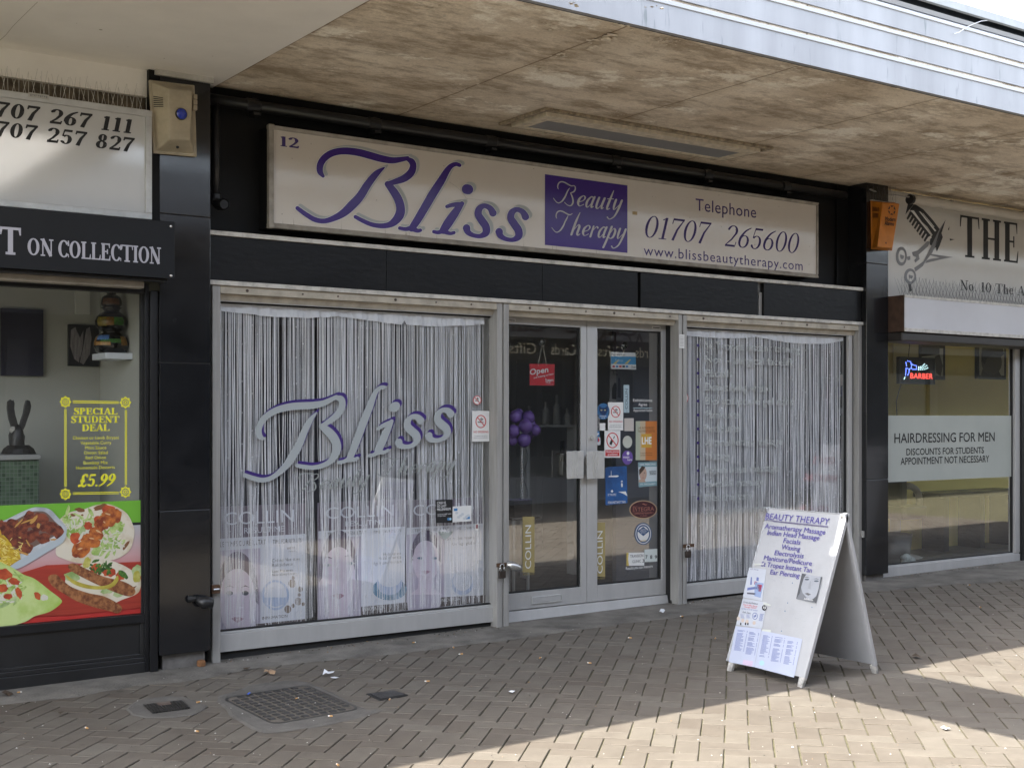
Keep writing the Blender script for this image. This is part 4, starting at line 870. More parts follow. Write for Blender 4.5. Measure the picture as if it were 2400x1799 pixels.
def small_face(parent,zz,cx,cy,w,h,pl,off,skin,hair,side=False,eyes=True):
    """flat printed portrait"""
    if not side: decal(parent,zz,[(cx-w*.5,cy+h*.6),(cx+w*.5,cy+h*.6),(cx+w*.6,cy+h*1.25),(cx+w*1.2,cy+h*1.5),(cx-w*1.2,cy+h*1.5),(cx-w*.6,cy+h*1.25)],skin,pl,off-.0003,'neck')
    f=decal(parent,zz,circle(cx,cy,w,h),skin,pl,off,'face')
    if side:
        decal(f,zz,[(cx-w*1.05,cy+h*.2),(cx-w*1.1,cy-h*.6),(cx-w*.3,cy-h*1.15),(cx+w*.6,cy-h),(cx+w*.2,cy-h*.6),(cx-w*.6,cy-h*.1)],hair,pl,off+.0004,'hair')
    else:
        decal(f,zz,[(cx+1.13*w*math.cos(R(a)),cy+1.16*h*math.sin(R(a))) for a in range(170,371,10)]+[(cx+.95*w*math.cos(R(a)),cy+(.72 if 200<a<340 else .5)*h*math.sin(R(a))) for a in range(370,169,-10)],hair,pl,off+.0004,'hair')
    for sx in ((.35,) if side else (-.42,.42) if eyes else ()):
        decal(f,zz,circle(cx+sx*w,cy-h*.1,w*.18,h*.06,12),mat('eye_print',(.08,.1,.13),.5),pl,off+.0006,'eye'); decal(f,zz,[(cx+sx*w-w*.25,cy-h*.24),(cx+sx*w,cy-h*.3),(cx+sx*w+w*.25,cy-h*.24),(cx+sx*w,cy-h*.27)],hair,pl,off+.0006,'brow')
    if skin.name!='skin_lilac': decal(f,zz,[(cx-w*.06,cy-h*.05),(cx+w*.06,cy-h*.05),(cx+w*.16,cy+h*.3),(cx-w*.16,cy+h*.3)],mat('nose_shade_print',(.42,.28,.22),.6) if skin.name!='grey_skin' else mat('grey_nose',(.3,.31,.33),.6),pl,off+.0005,'nose')
    decal(f,zz,[(cx-w*.35,cy+h*.55),(cx-w*.1,cy+h*.5),(cx,cy+h*.52),(cx+w*.1,cy+h*.5),(cx+w*.35,cy+h*.55),(cx,cy+h*.66)],mat('lip_print',(.4,.16,.15),.5) if skin.name=='skin_print' else mat('lip_mauve',(.50,.30,.38),.5) if skin.name=='skin_lilac' else mat('grey_lip',(.13,.13,.14),.5),pl,off+.0007,'lips')
    return f
skin_m=mat('skin_print',(.52,.36,.28),.6,noise=(12,.12,4)); hair_m=mat('hair_print',(.06,.04,.03),.6)
s=decal(d2,zd2,[(1682,14),(1895,10),(1897,278),(1690,298)],mat('ear_pale',(.55,.62,.65),.45),pD,label='small poster with a profile of a woman under a teal band')
decal(s,zd2,[(1682,14),(1895,10),(1895,62),(1684,68)],teal,pD,.0036,'band'); decal(s,zd2,[(1690,242),(1895,228),(1897,278),(1690,298)],teal,pD,.0036,'band')
decal(s,zd2,[(1690,215),(1745,190),(1770,242),(1690,243)],skin_m,pD,.0036,'neck'); small_face(s,zd2,1738,145,42,78,pD,.0038,skin_m,hair_m,True)
L(s,'EAR PIERCING',(1700,50),1882,20,white_ink,zd2,off=.004); L(s,'system',(1810,128),1885,24,black_ink,zd2,off=.004); L(s,'2000',(1810,158),1885,24,black_ink,zd2,off=.004); L(s,'IT\'S THE EASIEST',(1705,275),1880,18,white_ink,zd2,off=.0042)
sea=mat('sea_print',(.025,.12,.36),.4,noise=(8,.55,8)); s=decal(d2,zd2,[(1305,85),(1330,66),(1552,56),(1560,478),(1310,505)],sea,pD,label='blue poster with a white boat and a jetty')
for pts in ([(1340,182),(1350,168),(1450,162),(1462,172),(1440,182)],[(1370,166),(1372,110),(1376,110),(1376,166)],[(1455,350),(1540,345),(1560,400),(1510,370)],[(1490,295),(1486,262),(1496,244),(1506,262),(1504,295)],[(1482,238),(1496,220),(1510,236)],[(1368,345),(1384,325),(1398,345),(1384,362)]): decal(s,zd2,pts,white_card,pD,.0036,'picture')
L(s,'ST TROPEZ',(1335,398),1432,24,white_ink,zd2,off=.0038); L(s,'FOR INSTANT TAN',(1338,488),1535,28,white_ink,zd2,off=.0038)
s=decal(d2,zd2,circle(1740,553,158,105,36),mat('tan_rim',(.45,.32,.2),.4),pD,label='oval maroon sticker with a tan rim'); decal(s,zd2,circle(1740,553,147,95,36),mat('maroon',(.05,.012,.022),.3),pD,.0034,'panel')
cop=mat('copper_ink',(.4,.17,.13),.4); serif_text(s,'IN',pD,(1618,575),1672,58,cop,zd2,T=.12,t=.05,off=.004); L(s,'TEGRA',(1676,575),1862,46,cop,zd2,off=.004); L(s,'APPROVED BEAUTY',(1638,612),1842,18,cop,zd2,off=.004); L(s,'CLINIC',(1706,636),1785,18,cop,zd2,off=.004); decal(s,zd2,rect(1618,586,1862,590),cop,pD,.004,'rule'); decal(s,zd2,[(1722,488),(1745,482),(1765,495),(1788,490),(1768,505),(1744,495)],cop,pD,.004,'emblem')
s=decal(d2,zd2,circle(1740,830,98,126,32),mat('guild_blue',(.04,.09,.2),.4),pD,label='round navy badge with a white centre'); decal(s,zd2,circle(1740,830,88,114,32),white_card,pD,.0034,'panel'); decal(s,zd2,circle(1740,830,80,104,32),mat('guild_blue',(0,0,0)),pD,.0037,'panel'); decal(s,zd2,circle(1740,830,66,86,32),white_card,pD,.004,'panel')
decal(s,zd2,[(1740,748),(1806,800),(1740,856),(1674,800)],mat('guild_blue',(0,0,0)),pD,.0043,'diamond')
for i,tx in enumerate(('BRITISH','GUILD OF','CTC')): L(s,tx,(1712-(i==1)*10,790+i*18),1768+(i==1)*10,12,white_ink,zd2,off=.0047)
L(s,'MEMBER',(1704,920),1776,16,mat('gold_ink',(.55,.42,.12),.4),zd2,off=.0047)
s=decal(d2,zd2,rect(1548,1046,1752,1195,-4),white_card,pD,.003,label='white clinic card with a gold stripe'); decal(s,zd2,[(1548,1046),(1575,1046),(1568,1120),(1578,1195),(1548,1195)],mat('gold_ink',(0,0,0)),pD,.0034,'stripe')
L(s,'TRANSION',(1590,1104),1740,32,black_ink,zd2); L(s,'CLINIC',(1616,1162),1715,30,black_ink,zd2); L(s,'3',(1730,1155),1754,34,black_ink,zd2,bold=.03)
s=decal(d2,zd2,rect(1755,1008,1900,1152,-8),mat('tile_num',(.6,.65,.63),.4),pD,.0032,label='pale card with black digits'); 
for c,x in zip('789',(1765,1818,1872)): L(s,c,(x,1115),x+24,40,black_ink,zd2,bold=.03)
s=decal(d2,zd2,rect(1545,1238,1846,1240),mat('grey_ink',(0,0,0)),pD,.003,label='white window slogan'); L(s,'Results you can measure',(1543,1240),1848,32,white_ink,zd2)
gold=mat('collin_gold',(.36,.29,.12),.45,noise=(14,.08,4))
for d,x0,x1,yt,yb,l_,lx in ((d1,362,498,634,1270,'upright gold strip with white letters by the balloons',458),(d2,1200,1305,700,1318,'upright gold strip with white letters cut by the door stile',1275)):
    s=decal(d,zd2,rect(x0,yt,x1,yb),gold,pD,.003,label=l_); vtext(s,'COLLIN',lx,yb-45 if d is d1 else yb-40,yt+95,white_card,zd2,66 if d is d1 else 60)
    text(s,'PARIS' if d is d1 else 'ARIS',pD,(x0+8,yb+36 if d is d1 else yb+35),x1,24,mat('gold_faint',(.3,.25,.1),.5),zd2,off=.003)
# ------------------------------------------------------------------ hanging open sign, card sign
YH=.21
op=thing('open_sign','red hanging Open card on a string behind the left glass door','sign',F(*zd1(588,620),YH))
PH=YP(YH)
mb=MB(); p=[PH.hit(*zd1(*q)) for q in ((445,498),(731,503),(728,747),(447,745))]; mb.slab(p,(0,1,0),.003); cb=mb.build('card',mat('open_red',(.62,.035,.045),.4),op)
text(cb,'Open',PH,(446,625),(655,592),62,white_ink,zd1,bold=.04,off=.002); text(cb,'and listening to Heart',PH,(490,668),(722,620),20,white_ink,zd1,bold=.02,off=.002)
text(cb,'heart',PH,(626,698),718,32,white_ink,zd1,bold=.03,off=.002); text(cb,'96.6',PH,(626,717),680,16,white_ink,zd1,bold=.03,off=.002); text(cb,'more music variety',PH,(626,735),718,7,white_ink,zd1,off=.002)
mb=MB(); hk=PH.hit(*zd1(590,262)); mb.tube([hk,PH.hit(*zd1(542,520))],.0018,5); mb.tube([hk,PH.hit(*zd1(640,515))],.0018,5); mb.build('string',mat('string',(.6,.55,.45),.8),op)
clear=glass_mat('clear_plastic',(.7,.73,.73),.18,.05)
for x,y,l_ in ((592,245,'clear suction hook holding the red Open card'),(1532,290,'clear suction hook above the payment card')):
    c=F(*zd1(x,y),YDG+.004); h=thing('suction_hook',l_,'hook',c,'suction hooks on the door glass')
    mb=MB(); mb.tube([c,c+Vector((0,.008,0)),c+Vector((0,.03,0))],[.027,.02,.006],14); mb.build('cup',clear,h,smooth=True)
    mb=MB(); mb.tube([c+Vector((0,.03,0)),c+Vector((0,.04,-.012)),c+Vector((0,.03,-.022)),c+Vector((0,.022,-.016))],.003,6); mb.build('hook',alu_bright,h)
pc=thing('payment_sign','blue and white payment card sign hanging inside the right glass door','sign',F(*zd1(1515,465),YH))
mb=MB(); mb.slab([PH.hit(*zd1(*q)) for q in ((1368,363),(1655,373),(1662,565),(1375,555))],(0,1,0),.002); cb=mb.build('card',white_card,pc)
decal(cb,zd1,[(1372,413),(1658,418),(1658,508),(1375,500)],mat('pay_blue',(.05,.27,.5),.4),PH,.0015,'band')
yl=mat('pay_yellow',(.6,.5,.15),.4)
for x in (1395,1525): decal(cb,zd1,[(x,500),(x+60,450),(x+75,450),(x+35,500)],yl,PH,.002,'stripe')
text(cb,'Pay here with',PH,(1380,400),1535,20,black_ink,zd1,off=.002); text(cb,'Popup',PH,(1420,470),1510,30,sky_ink,zd1,off=.0021); text(cb,'Open',PH,(1602,548),1656,28,black_ink,zd1,off=.002)
for i,c in enumerate((red_ink,blue_ink,red_ink,black_ink,blue_ink)): decal(cb,zd1,rect(1390+38*i,518,1418+38*i,540),c,PH,.002,'emblem')
mb=MB(); mb.tube([F(*zd1(1532,310),YH),F(*zd1(1520,368),YH)],.0012,5); mb.build('string',mat('string',(0,0,0)),pc)
# ------------------------------------------------------------------ inside the beauty shop
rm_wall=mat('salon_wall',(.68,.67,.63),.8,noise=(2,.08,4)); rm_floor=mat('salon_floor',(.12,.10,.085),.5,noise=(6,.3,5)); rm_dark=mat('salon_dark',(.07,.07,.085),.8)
YB=2.6
ro=thing('salon_room','dim grey walls and floor of the room inside the beauty shop','room',(2.8,1.5,.02))
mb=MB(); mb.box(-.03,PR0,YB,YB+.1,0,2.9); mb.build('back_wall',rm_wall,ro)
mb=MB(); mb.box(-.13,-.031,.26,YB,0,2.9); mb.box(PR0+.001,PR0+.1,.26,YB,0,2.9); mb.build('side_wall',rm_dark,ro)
mb=MB(); mb.box(-.03,PR0,.2,YB,2.6,2.7); mb.build('ceiling',rm_wall,ro)
mb=MB(); mb.box(-.03,PR0,.3,YB,-.02,.032); mb.build('floor',rm_floor,ro)
dv=F(1290,900,2.0)
cp=thing('partition','added dark board standing in for the shade behind the large curtain','partition',(1,1.2,.03))
mb=MB(); mb.box(-.02,1.95,1.0,1.05,.04,2.55); mb.build('board',rm_dark,cp)  # made-up board, coloured dark for the shade behind the curtain
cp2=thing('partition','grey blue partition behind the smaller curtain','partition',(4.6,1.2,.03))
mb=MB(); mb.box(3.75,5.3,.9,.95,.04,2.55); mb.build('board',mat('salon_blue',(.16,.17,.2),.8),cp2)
idr=thing('panelled_door','grey panelled inner door at the back of the salon','door',(F(1250,1000,YB-.06).x,YB-.06,.03))
a,b=F(1195,1000,YB-.06).x,F(1330,1000,YB-.06).x
mb=MB(); mb.box(a,b,YB-.06,YB-.01,.04,2.1); mb.build('slab',mat('inner_door',(.62,.61,.57),.6),idr)
for q in ((.1,.45,.2,.85),(.55,.9,.2,.85),(.1,.45,1.05,1.95),(.55,.9,1.05,1.95)):
    mb=MB(); mb.box(a+(b-a)*q[0],a+(b-a)*q[1],YB-.068,YB-.0605,q[2],q[3]); mb.build('panel',mat('inner_door_panel',(.56,.55,.51),.6),idr,bevel=.006)
mb=MB(); mb.box(b-.09,b-.05,YB-.08,YB-.061,1.0,1.2); mb.tube([(b-.07,YB-.08,1.08),(b-.07,YB-.12,1.08),(b-.17,YB-.12,1.08)],.009,8); mb.build('handle',mat('old_brass',(.2,.16,.1),.4,.6),idr)
wcx=F(*zd1(698,893),YB-.005); ck_=thing('wall_clock','small pale round clock on the back wall of the salon','clock',wcx); mb=MB(); mb.tube([wcx,wcx-Vector((0,.03,0))],.09,20); mb.build('case',mat('clock_white',(.8,.8,.78),.4),ck_)
shp=F(*zd1(690,1195),1.9); ss=thing('salon_shelf','thin white shelf inside the salon carrying pale bottles','shelf',shp); mb=MB(); mb.box(shp.x-.28,shp.x+.3,1.85,2.05,shp.z-.02,shp.z); mb.build('board',mat('clock_white',(0,0,0)),ss)
mb=MB(); mb.box(shp.x-.26,shp.x-.23,1.9,2.0,.032,shp.z-.021); mb.box(shp.x+.25,shp.x+.28,1.9,2.0,.032,shp.z-.021); mb.build('support',mat('clock_white',(0,0,0)),ss)
for i,(dx,h_) in enumerate(((-.2,.16),(-.02,.2),(.1,.26),(.22,.14))):
    bt_=thing('bottle','pale bottle standing on the thin salon shelf','bottle',(shp.x+dx,1.95,shp.z),'bottles on the salon shelf'); mb=MB(); mb.lathe([(.001,0),(.032,0),(.034,h_*.6),(.012,h_*.75),(.012,h_),(.001,h_)],(shp.x+dx,1.95,shp.z+.001),12); mb.build('body',mat('bottle_pale',(.6,.6,.58),.3),bt_,smooth=True)
hp=thing('health_poster','grey poster of dark bottles hanging behind the right door','poster',F(*zd1(1500,740),.9))
PP=YP(.9); mb=MB(); mb.slab([PP.hit(*zd1(*q)) for q in ((1362,530),(1636,540),(1632,935),(1360,930))],(0,1,0),.004); cb=mb.build('sheet',mat('poster_grey',(.33,.32,.3),.6),hp)
text(cb,'Epil',PP,(1380,585),1440,34,black_ink,zd1,off=.002); text(cb,'Pro',PP,(1395,632),1450,38,black_ink,zd1,off=.002)
for i,q in enumerate((((1385,900),(1385,780),(1400,740),(1412,715),(1432,720),(1438,770),(1432,905)),((1448,880),(1452,700),(1458,660),(1474,660),(1482,720),(1486,890)))): decal(cb,zd1,q,rm_dark if i else black_ink,PP,.002,'bottle')
# balloons
bl=mat('balloon',(.26,.14,.5),.28,coat=.3); YBL=.5
tb=thing('balloon_table','small table with a glass top and thin metal legs behind the left door','table',F(*zd2(360,1480),YBL+.05))
a,b=F(*zd2(150,630),YBL).x,F(*zd2(480,630),YBL).x; zt=F(*zd2(360,632),YBL).z
mb=MB(); mb.box(a,b,YBL-.1,YBL+.2,zt-.015,zt); mb.build('top',mat('smoked_top',(.06,.06,.06),.1),tb,bevel=.003)
for x in (a+.03,b-.1):
    for y in (YBL-.08,YBL+.16): mb=MB(); mb.tube([(x,y,.034),(x,y,zt-.016)],.011,8); mb.build('leg',alu_bright,tb)
wt=thing('balloon_weight','dark translucent cube weighting the purple balloons','weight',F(*zd2(362,615),YBL))
a,b=F(*zd2(258,600),YBL-.05).x,F(*zd2(466,600),YBL-.05).x; q1=F(*zd2(360,448),YBL-.05).z
mb=MB(); mb.box(a,b,YBL-.06,YBL+.07,zt+.001,q1); mb.build('cube',mat('smoked_cube',(.018,.018,.022),.12),wt,bevel=.004)
mb=MB(); mb.box(a-.002,b+.002,YBL-.062,YBL+.072,q1+.0005,q1+.006); mb.build('lid',mat('lilac_lid',(.3,.27,.42),.4),wt,bevel=.002)
rb=thing('balloon_stick','twisted white and gold stick carrying the balloon bunch','stick',(F(*zd2(362,440),YBL).x,YBL,q1))
xs_,zs0=F(*zd2(360,400),YBL).x,q1+.007; zs1=F(*zd1(352,1440),YBL).z
mb=MB(); mb.tube([(xs_,YBL,zs0),(xs_-.004,YBL,zs1)],.008,8); mb.build('stick',white_card,rb)
mb=MB(); n=60; mb.tube([(xs_-.004*i/n+.0085*math.cos(i*1.9),YBL+.0085*math.sin(i*1.9),zs0+(zs1-zs0)*i/n) for i in range(n+1)],.0032,5); mb.build('ribbon',mat('dark_ribbon',(.09,.06,.03),.4),rb)
mb=MB(); c=Vector((xs_,YBL,(zs0+zs1)/2)); mb.tube([c+Vector((.02*math.sin(i*.7)+.03,0,.18-.03*i)) for i in range(13)],.0025,5); mb.build('curl',clear,rb)
blist=[(285,1100,72,.0),(430,1110,74,.02),(400,1210,80,-.06),(262,1265,70,-.02),(512,1257,62,.0),(383,1370,78,-.03),(250,1370,60,.03),(320,1065,55,.09),(470,1190,50,.07),(440,1320,48,.08)]
grpb='purple balloons in the bunch behind the left door'
bn=thing('balloon_bunch','bunch of small round purple balloons behind the left glass door','balloons',F(*zd1(370,1240),YBL))
for i,(x,y,r,dy) in enumerate(blist):
    c=F(*zd1(x,y),YBL+dy); rr=(F(*zd1(x,y+r),YBL+dy)-c).length
    mb=MB(); mb.ball(c,rr,14,1.05); mb.tube([c-Vector((0,0,rr*1.04)),c-Vector((0,0,rr*1.16))],[rr*.05,rr*.1],6); mb.build('balloon',bl,bn,smooth=True)
# ------------------------------------------------------------------ string curtains
c1=mat('cord_white',(.92,.92,.95),.7); c2=mat('cord_grey',(.80,.80,.84),.75); c3=mat('cord_warm',(.86,.85,.84),.75)
def curtain(label,x0,x1,yc,ztop,hem,zbot,seed,dens,gaps,clumping=1):
    rnd=random.Random(seed); t=thing('string_curtain',label,'curtain',((x0+x1)/2,yc,ztop))
    cl=[]; xc=x0
    while xc<x1: cl.append(xc); xc+=rnd.uniform(.035,.1)
    clump=lambda x:min(cl,key=lambda c:abs(c-x))
    def hz(x):
        for (a,za),(b,zb) in zip(hem[:-1],hem[1:]):
            if a<=x<=b: return za+(zb-za)*(x-a)/(b-a+1e-9)
        return hem[-1][1]
    mb=MB(); n=160; v=[]
    for j in range(5):
        for i in range(n+1):
            x=x0+(x1-x0)*i/n; h=hz(x); zz_=ztop+(h-ztop)*j/4
            v.append((x,yc-.012+.006*math.sin(x*43+1.3*math.sin(x*17))*(.3+j/4)+.003*math.sin(x*171)-(.004 if j==4 else 0),zz_))
    mb.add(v,[(j*(n+1)+i,j*(n+1)+i+1,(j+1)*(n+1)+i+1,(j+1)*(n+1)+i) for j in range(4) for i in range(n)])
    mb.build('header',mat('header_cloth',(.86,.86,.89),.75,noise=(16,.12,5)),t,smooth=True,recalc=False)
    mb=MB(); x=x0+.002; beads=MB()
    while x<x1-.002:
        dark=any(abs(x-g)<w_ for g,w_ in gaps)
        mb.mi=rnd.choices((0,1,2),(6,2,2))[0]
        wd=rnd.choice((.0017,.002,.0024,.003,.0038,.0055)); h=hz(x)+.004; zb_=zbot+rnd.uniform(-.004,.05)*(1 if rnd.random()<.4 else .3)
        clf=rnd.uniform(.5,.97)*clumping; drift=rnd.gauss(0,.017); amp=rnd.uniform(0,.006); ph=rnd.uniform(0,6); yy=yc+rnd.uniform(-.012,.012)
        if not dark or rnd.random()<.2:
            nseg=9; pts=[]
            for i in range(nseg+1):
                q=i/nseg; pu=max(0,q-.38)/.62; pts.append((x+(clump(x)-x)*clf*pu+drift*q*q+amp*math.sin(ph+q*7),yy+.006*math.sin(ph+q*4),h+(zb_-h)*q))
            tp=[wd/2*(1-.5*clumping*max(0,i/nseg-.45)/.55) for i in range(nseg+1)]; a=[(p[0]-t_,p[1],p[2]) for p,t_ in zip(pts,tp)]; b=[(p[0]+t_,p[1]+rnd.uniform(-.001,.001),p[2]) for p,t_ in zip(pts,tp)]; k=nseg+1
            mb.add(a+b,[(i,k+i,k+i+1,i+1) for i in range(nseg)])
            if rnd.random()<.11:
                qz=rnd.uniform(.02,.1)
                while qz<1:
                    i=min(nseg-1,int(qz*nseg)); f_=qz*nseg-i; p=[pts[i][j]*(1-f_)+pts[i+1][j]*f_ for j in range(3)]
                    beads.ball((p[0],p[1]-.004,p[2]),.0042,4); qz+=rnd.choice((.085,.1,.12))
        x+=wd*rnd.uniform(.75,1.5)/dens if rnd.random()>.1 else rnd.uniform(.005,.011)/dens
    o=mb.build('fringe',[c1,c2,c3],t,recalc=False); o['kind']='stuff'
    o=beads.build('bead',mat('bead',(.78,.78,.8),.3),t); o['kind']='stuff'
    return t
YC=.125
hp_=lambda zz,l:[(F(*zz(*p),YC).x,F(*zz(*p),YC).z) for p in l]
hem=hp_(z04,[(1840,1020),(1900,1030),(2100,1050),(2211,1062)])+hp_(z64,[(10,1067),(120,1078),(300,1084),(440,1090),(520,1084),(600,1084),(690,1072),(698,1068),(720,1078),(850,1095),(1000,1115),(1150,1136),(1255,1148),(1268,1086),(1282,1145),(1400,1155),(1550,1162),(1700,1155),(1715,1156),(1850,1153),(1962,1142)])
cu1=curtain('white beaded string curtain hanging in the large window',.055,hem[-1][0],YC,F(600,698,YC).z+.03,hem,F(507,1478,YC).z+.005,5,1.06,
    [(F(670,1000,YC).x,.013),(F(655,1160,YC).x,.02),(F(741,1000,YC).x,.008),(F(921,1000,YC).x,.004),(F(944,900,YC).x,.006),(F(688,1300,YC).x,.006),(F(638,900,YC).x,.005)])
hem2=hp_(zw,[(235,158),(400,178),(600,188),(800,190),(950,180),(968,172),(1000,182),(1150,210),(1300,235),(1500,248),(1700,246),(1870,215)])
cu2=curtain('white beaded string curtain hanging in the smaller window',P2[0]+.02,hem2[-1][0],YC,F(1606,762,YC).z+.03,hem2,F(1700,1356,YC).z-.02,9,1.0,[(F(1637,1000,YC).x,.007),(F(1662,1000,YC).x,.004),(F(1707,1100,YC).x,.008)],.25)
# ------------------------------------------------------------------ display posters standing behind the large curtain
YPO=.2; PO=YP(YPO)
lil=mat('poster_lilac',(.62,.56,.68),.55,noise=(5,.1,4)); mauve=mat('poster_mauve',(.22,.18,.22),.55); pale=mat('poster_pale',(.80,.82,.88),.55); brown=mat('poster_brown',(.14,.115,.11),.55); skin2=mat('skin_lilac',(.84,.74,.84),.6,noise=(10,.1,4)); aqua=mat('poster_aqua',(.16,.36,.55),.4,noise=(18,.5,6)); pblue=mat('product_blue',(.48,.58,.78),.4)
hair2=mat('hair_grey',(.13,.10,.16),.6); z65=z(600,1350)
idt=lambda x,y:(x,y)
def poster(label,x0,x1,ytop,yh,ys,ybot,face,prod,seed,dy=-1):
    t=thing('display_poster',label,'poster',PO.hit((x0+x1)/2,ybot),'cosmetics posters behind the string curtain')
    zt=PO.hit(x0,ytop).z; zb_=PO.hit(x0,ybot).z; a=PO.hit(x0,1200).x; b=PO.hit(x1,1200).x; zh=PO.hit(x0,yh).z; zs_=PO.hit(x0,ys).z
    zb_=F(507,1480,YG).z-.03
    mb=MB(); mb.box(a,b,YPO,YPO+.012,zb_,zt); sh=mb.build('board',lil,t)
    def R_(x0_,x1_,q0,q1,m,nm,off=.002,par=sh):
        mb=MB(); mb.poly([(x0_,YPO-off,q0),(x1_,YPO-off,q0),(x1_,YPO-off,q1),(x0_,YPO-off,q1)]); return mb.build(nm,m,par,recalc=False)
    R_(a,b,zh,zt,mauve,'header_band'); R_(a,b,zs_,zh,pale,'strip')
    w_=b-a
    put_text(sh,'COLLIN',(a+w_*.08,YPO-.004,zh+(zt-zh)*.42),(w_*.78,0,0),(0,0,(zt-zh)*.4),pale)
    put_text(sh,'RESULTIME',(a+w_*.3,YPO-.004,zh+(zt-zh)*.12),(w_*.45,0,0),(0,0,(zt-zh)*.18),pale)
    put_text(sh,'LE TEMPS DU RÉSULTAT',(a+w_*.04,YPO-.004,zs_+(zh-zs_)*.3),(w_*.5,0,0),(0,0,(zh-zs_)*.42),brown)
    put_text(sh,'TIME FOR RESULTS',(a+w_*.62,YPO-.004,zs_+(zh-zs_)*.3),(w_*.33,0,0),(0,0,(zh-zs_)*.34),brown)
    pxm=a+w_*.48
    R_(pxm,b,zb_,zs_-.0,pale,'product_panel')
    return t,sh,R_,(a,b,zb_,zs_)
t,sh,R_,q=poster('cosmetics poster with part of a face and a round blue jar',507,716,1188,1262,1290,1456,None,None,1)
small_face(sh,idt,556,1398,44,92,PO,.003,skin2,hair2)
decal(sh,z65,circle(165,160,118,130),pblue,PO,.004,'jar'); decal(sh,z65,circle(165,160,100,112),pale,PO,.0044,'jar'); decal(sh,z65,[(60,180),(270,180),(240,240),(165,262),(90,240)],pblue,PO,.0048,'jar')
for x,y,r in ((310,60,32),(318,12,14),(380,110,22),(372,158,14),(362,215,30),(405,238,14),(318,252,16),(272,282,30)): decal(sh,z65,circle(x,y,r,r*1.15,16),mat('bubble',(.30,.24,.2),.4),PO,.004,'bubble'); 
text(sh,'INNOVATION',PO,(52,372),268,24,brown,z65,off=.004,bold=.01); decal(sh,z65,[(0,410),(430,365),(430,395),(0,450)],brown,PO,.003,'foot_band')
for tx,p,x1,c in (('Crème Nutritive',(135,1535),375,28),('Relipidante',(135,1575),315,28),('Lipid Replenish',(138,1625),315,22),('Nourishing Cream',(138,1655),345,20)): text(sh,tx,PO,p,x1,c,mat('grey_ink',(0,0,0)),z69,off=.005)
decal(sh,z69,circle(302,1420,42,52,24),pale,PO,.004,'seal'); text(sh,'BREVET',PO,(268,1424),336,18,brown,z69,off=.005); text(sh,'PATENT',PO,(280,1448),335,10,brown,z69,off=.005)
t,sh,R_,q=poster('cosmetics poster with a blue eyed face and an aqua splash',746,949,1178,1244,1262,1442,None,None,2)
small_face(sh,z69,712,1640,150,330,PO,.003,skin2,hair2,eyes=False)
for x,y in ((612,1560),(812,1545)):
    decal(sh,z69,circle(x,y,36,15,18),white_card,PO,.0046,'eye'); decal(sh,z69,circle(x,y,15,15,14),mat('iris',(.06,.15,.25),.3),PO,.005,'eye'); decal(sh,z69,circle(x,y,9,9,10),black_ink,PO,.0053,'eye')
    decal(sh,z69,[(x-60,y-55),(x,y-78),(x+60,y-52),(x,y-66)],hair2,PO,.005,'brow')
decal(sh,z65,circle(1150,110,150,95,24),aqua,PO,.0044,'splash'); decal(sh,z65,circle(1150,60,110,100,24),pblue,PO,.0048,'jar'); decal(sh,z65,circle(1150,20,100,70,24),pale,PO,.0052,'jar')
decal(sh,z65,[(905,262),(1305,222),(1310,290),(905,345)],brown,PO,.004,'foot_band'); text(sh,'INNOVATION',PO,(918,300),1110,34,white_card,z65,off=.005,bold=.01); text(sh,'Technologiques',PO,(1100,322),1290,26,white_card,z65,off=.005)
for tx,p,x1 in (('Hydratation',(1098,1480),1245),('Haute influence',(1052,1515),1250),('High dynamic Hydration',(1005,1560),1252)): text(sh,tx,PO,p,x1,26,mat('grey_ink',(0,0,0)),z69,off=.005)
t,sh,R_,q=poster('cosmetics poster with a dark haired face and a pale jar',953,1132,1172,1236,1252,1408,None,None,3)
small_face(sh,z69,1465,1500,118,210,PO,.003,skin2,hair2,eyes=False)
for x in (1415,1540): decal(sh,z69,circle(x,1500,26,10,14),mat('iris',(0,0,0)),PO,.005,'eye')
decal(sh,z65,circle(1780,60,95,100,24),pblue,PO,.0044,'jar'); decal(sh,z65,circle(1780,40,80,85,24),pale,PO,.0048,'jar'); decal(sh,z65,[(1590,180),(1985,160),(1985,225),(1590,260)],brown,PO,.004,'foot_band')
text(sh,'INNOVATION',PO,(1600,220),1740,28,white_card,z65,off=.005,bold=.01)
for k,(tx,p,x1) in enumerate((('Soin des mains',(1645,1345),1880),('Anti age global',(1680,1392),1890))): text(sh,tx,PO,p,x1,24,mat('grey_ink',(0,0,0)),z69,off=.005)
# shells and baubles strung at the edge of the smaller curtain
so_=thing('shell_string','string of a pale shell and a glass bauble beside the smaller curtain','ornament',F(*zw(1860,620),.2))
mb=MB(); p=[F(*zw(*q),.2) for q in ((1868,200),(1845,480),(1855,650),(1850,950))]; mb.tube(p,.0018,5); mb.build('string',mat('string',(0,0,0)),so_)
mb=MB(); c=F(*zw(1868,620),.2); mb.lathe([(.0005,-.05),(.022,-.02),(.028,.01),(.012,.045),(.0005,.05)],c,9); mb.build('shell',mat('shell',(.55,.47,.42),.5),so_)
mb=MB(); mb.ball(F(*zw(1862,940),.2),.026,10); mb.build('bauble',mat('bauble',(.55,.58,.6),.1,.6),so_,smooth=True)
mb=MB(); mb.ball(F(*zw(1855,740),.22),.03,10,1.5); mb.build('bead',mat('navy_bead',(.02,.02,.1),.3),so_,smooth=True)
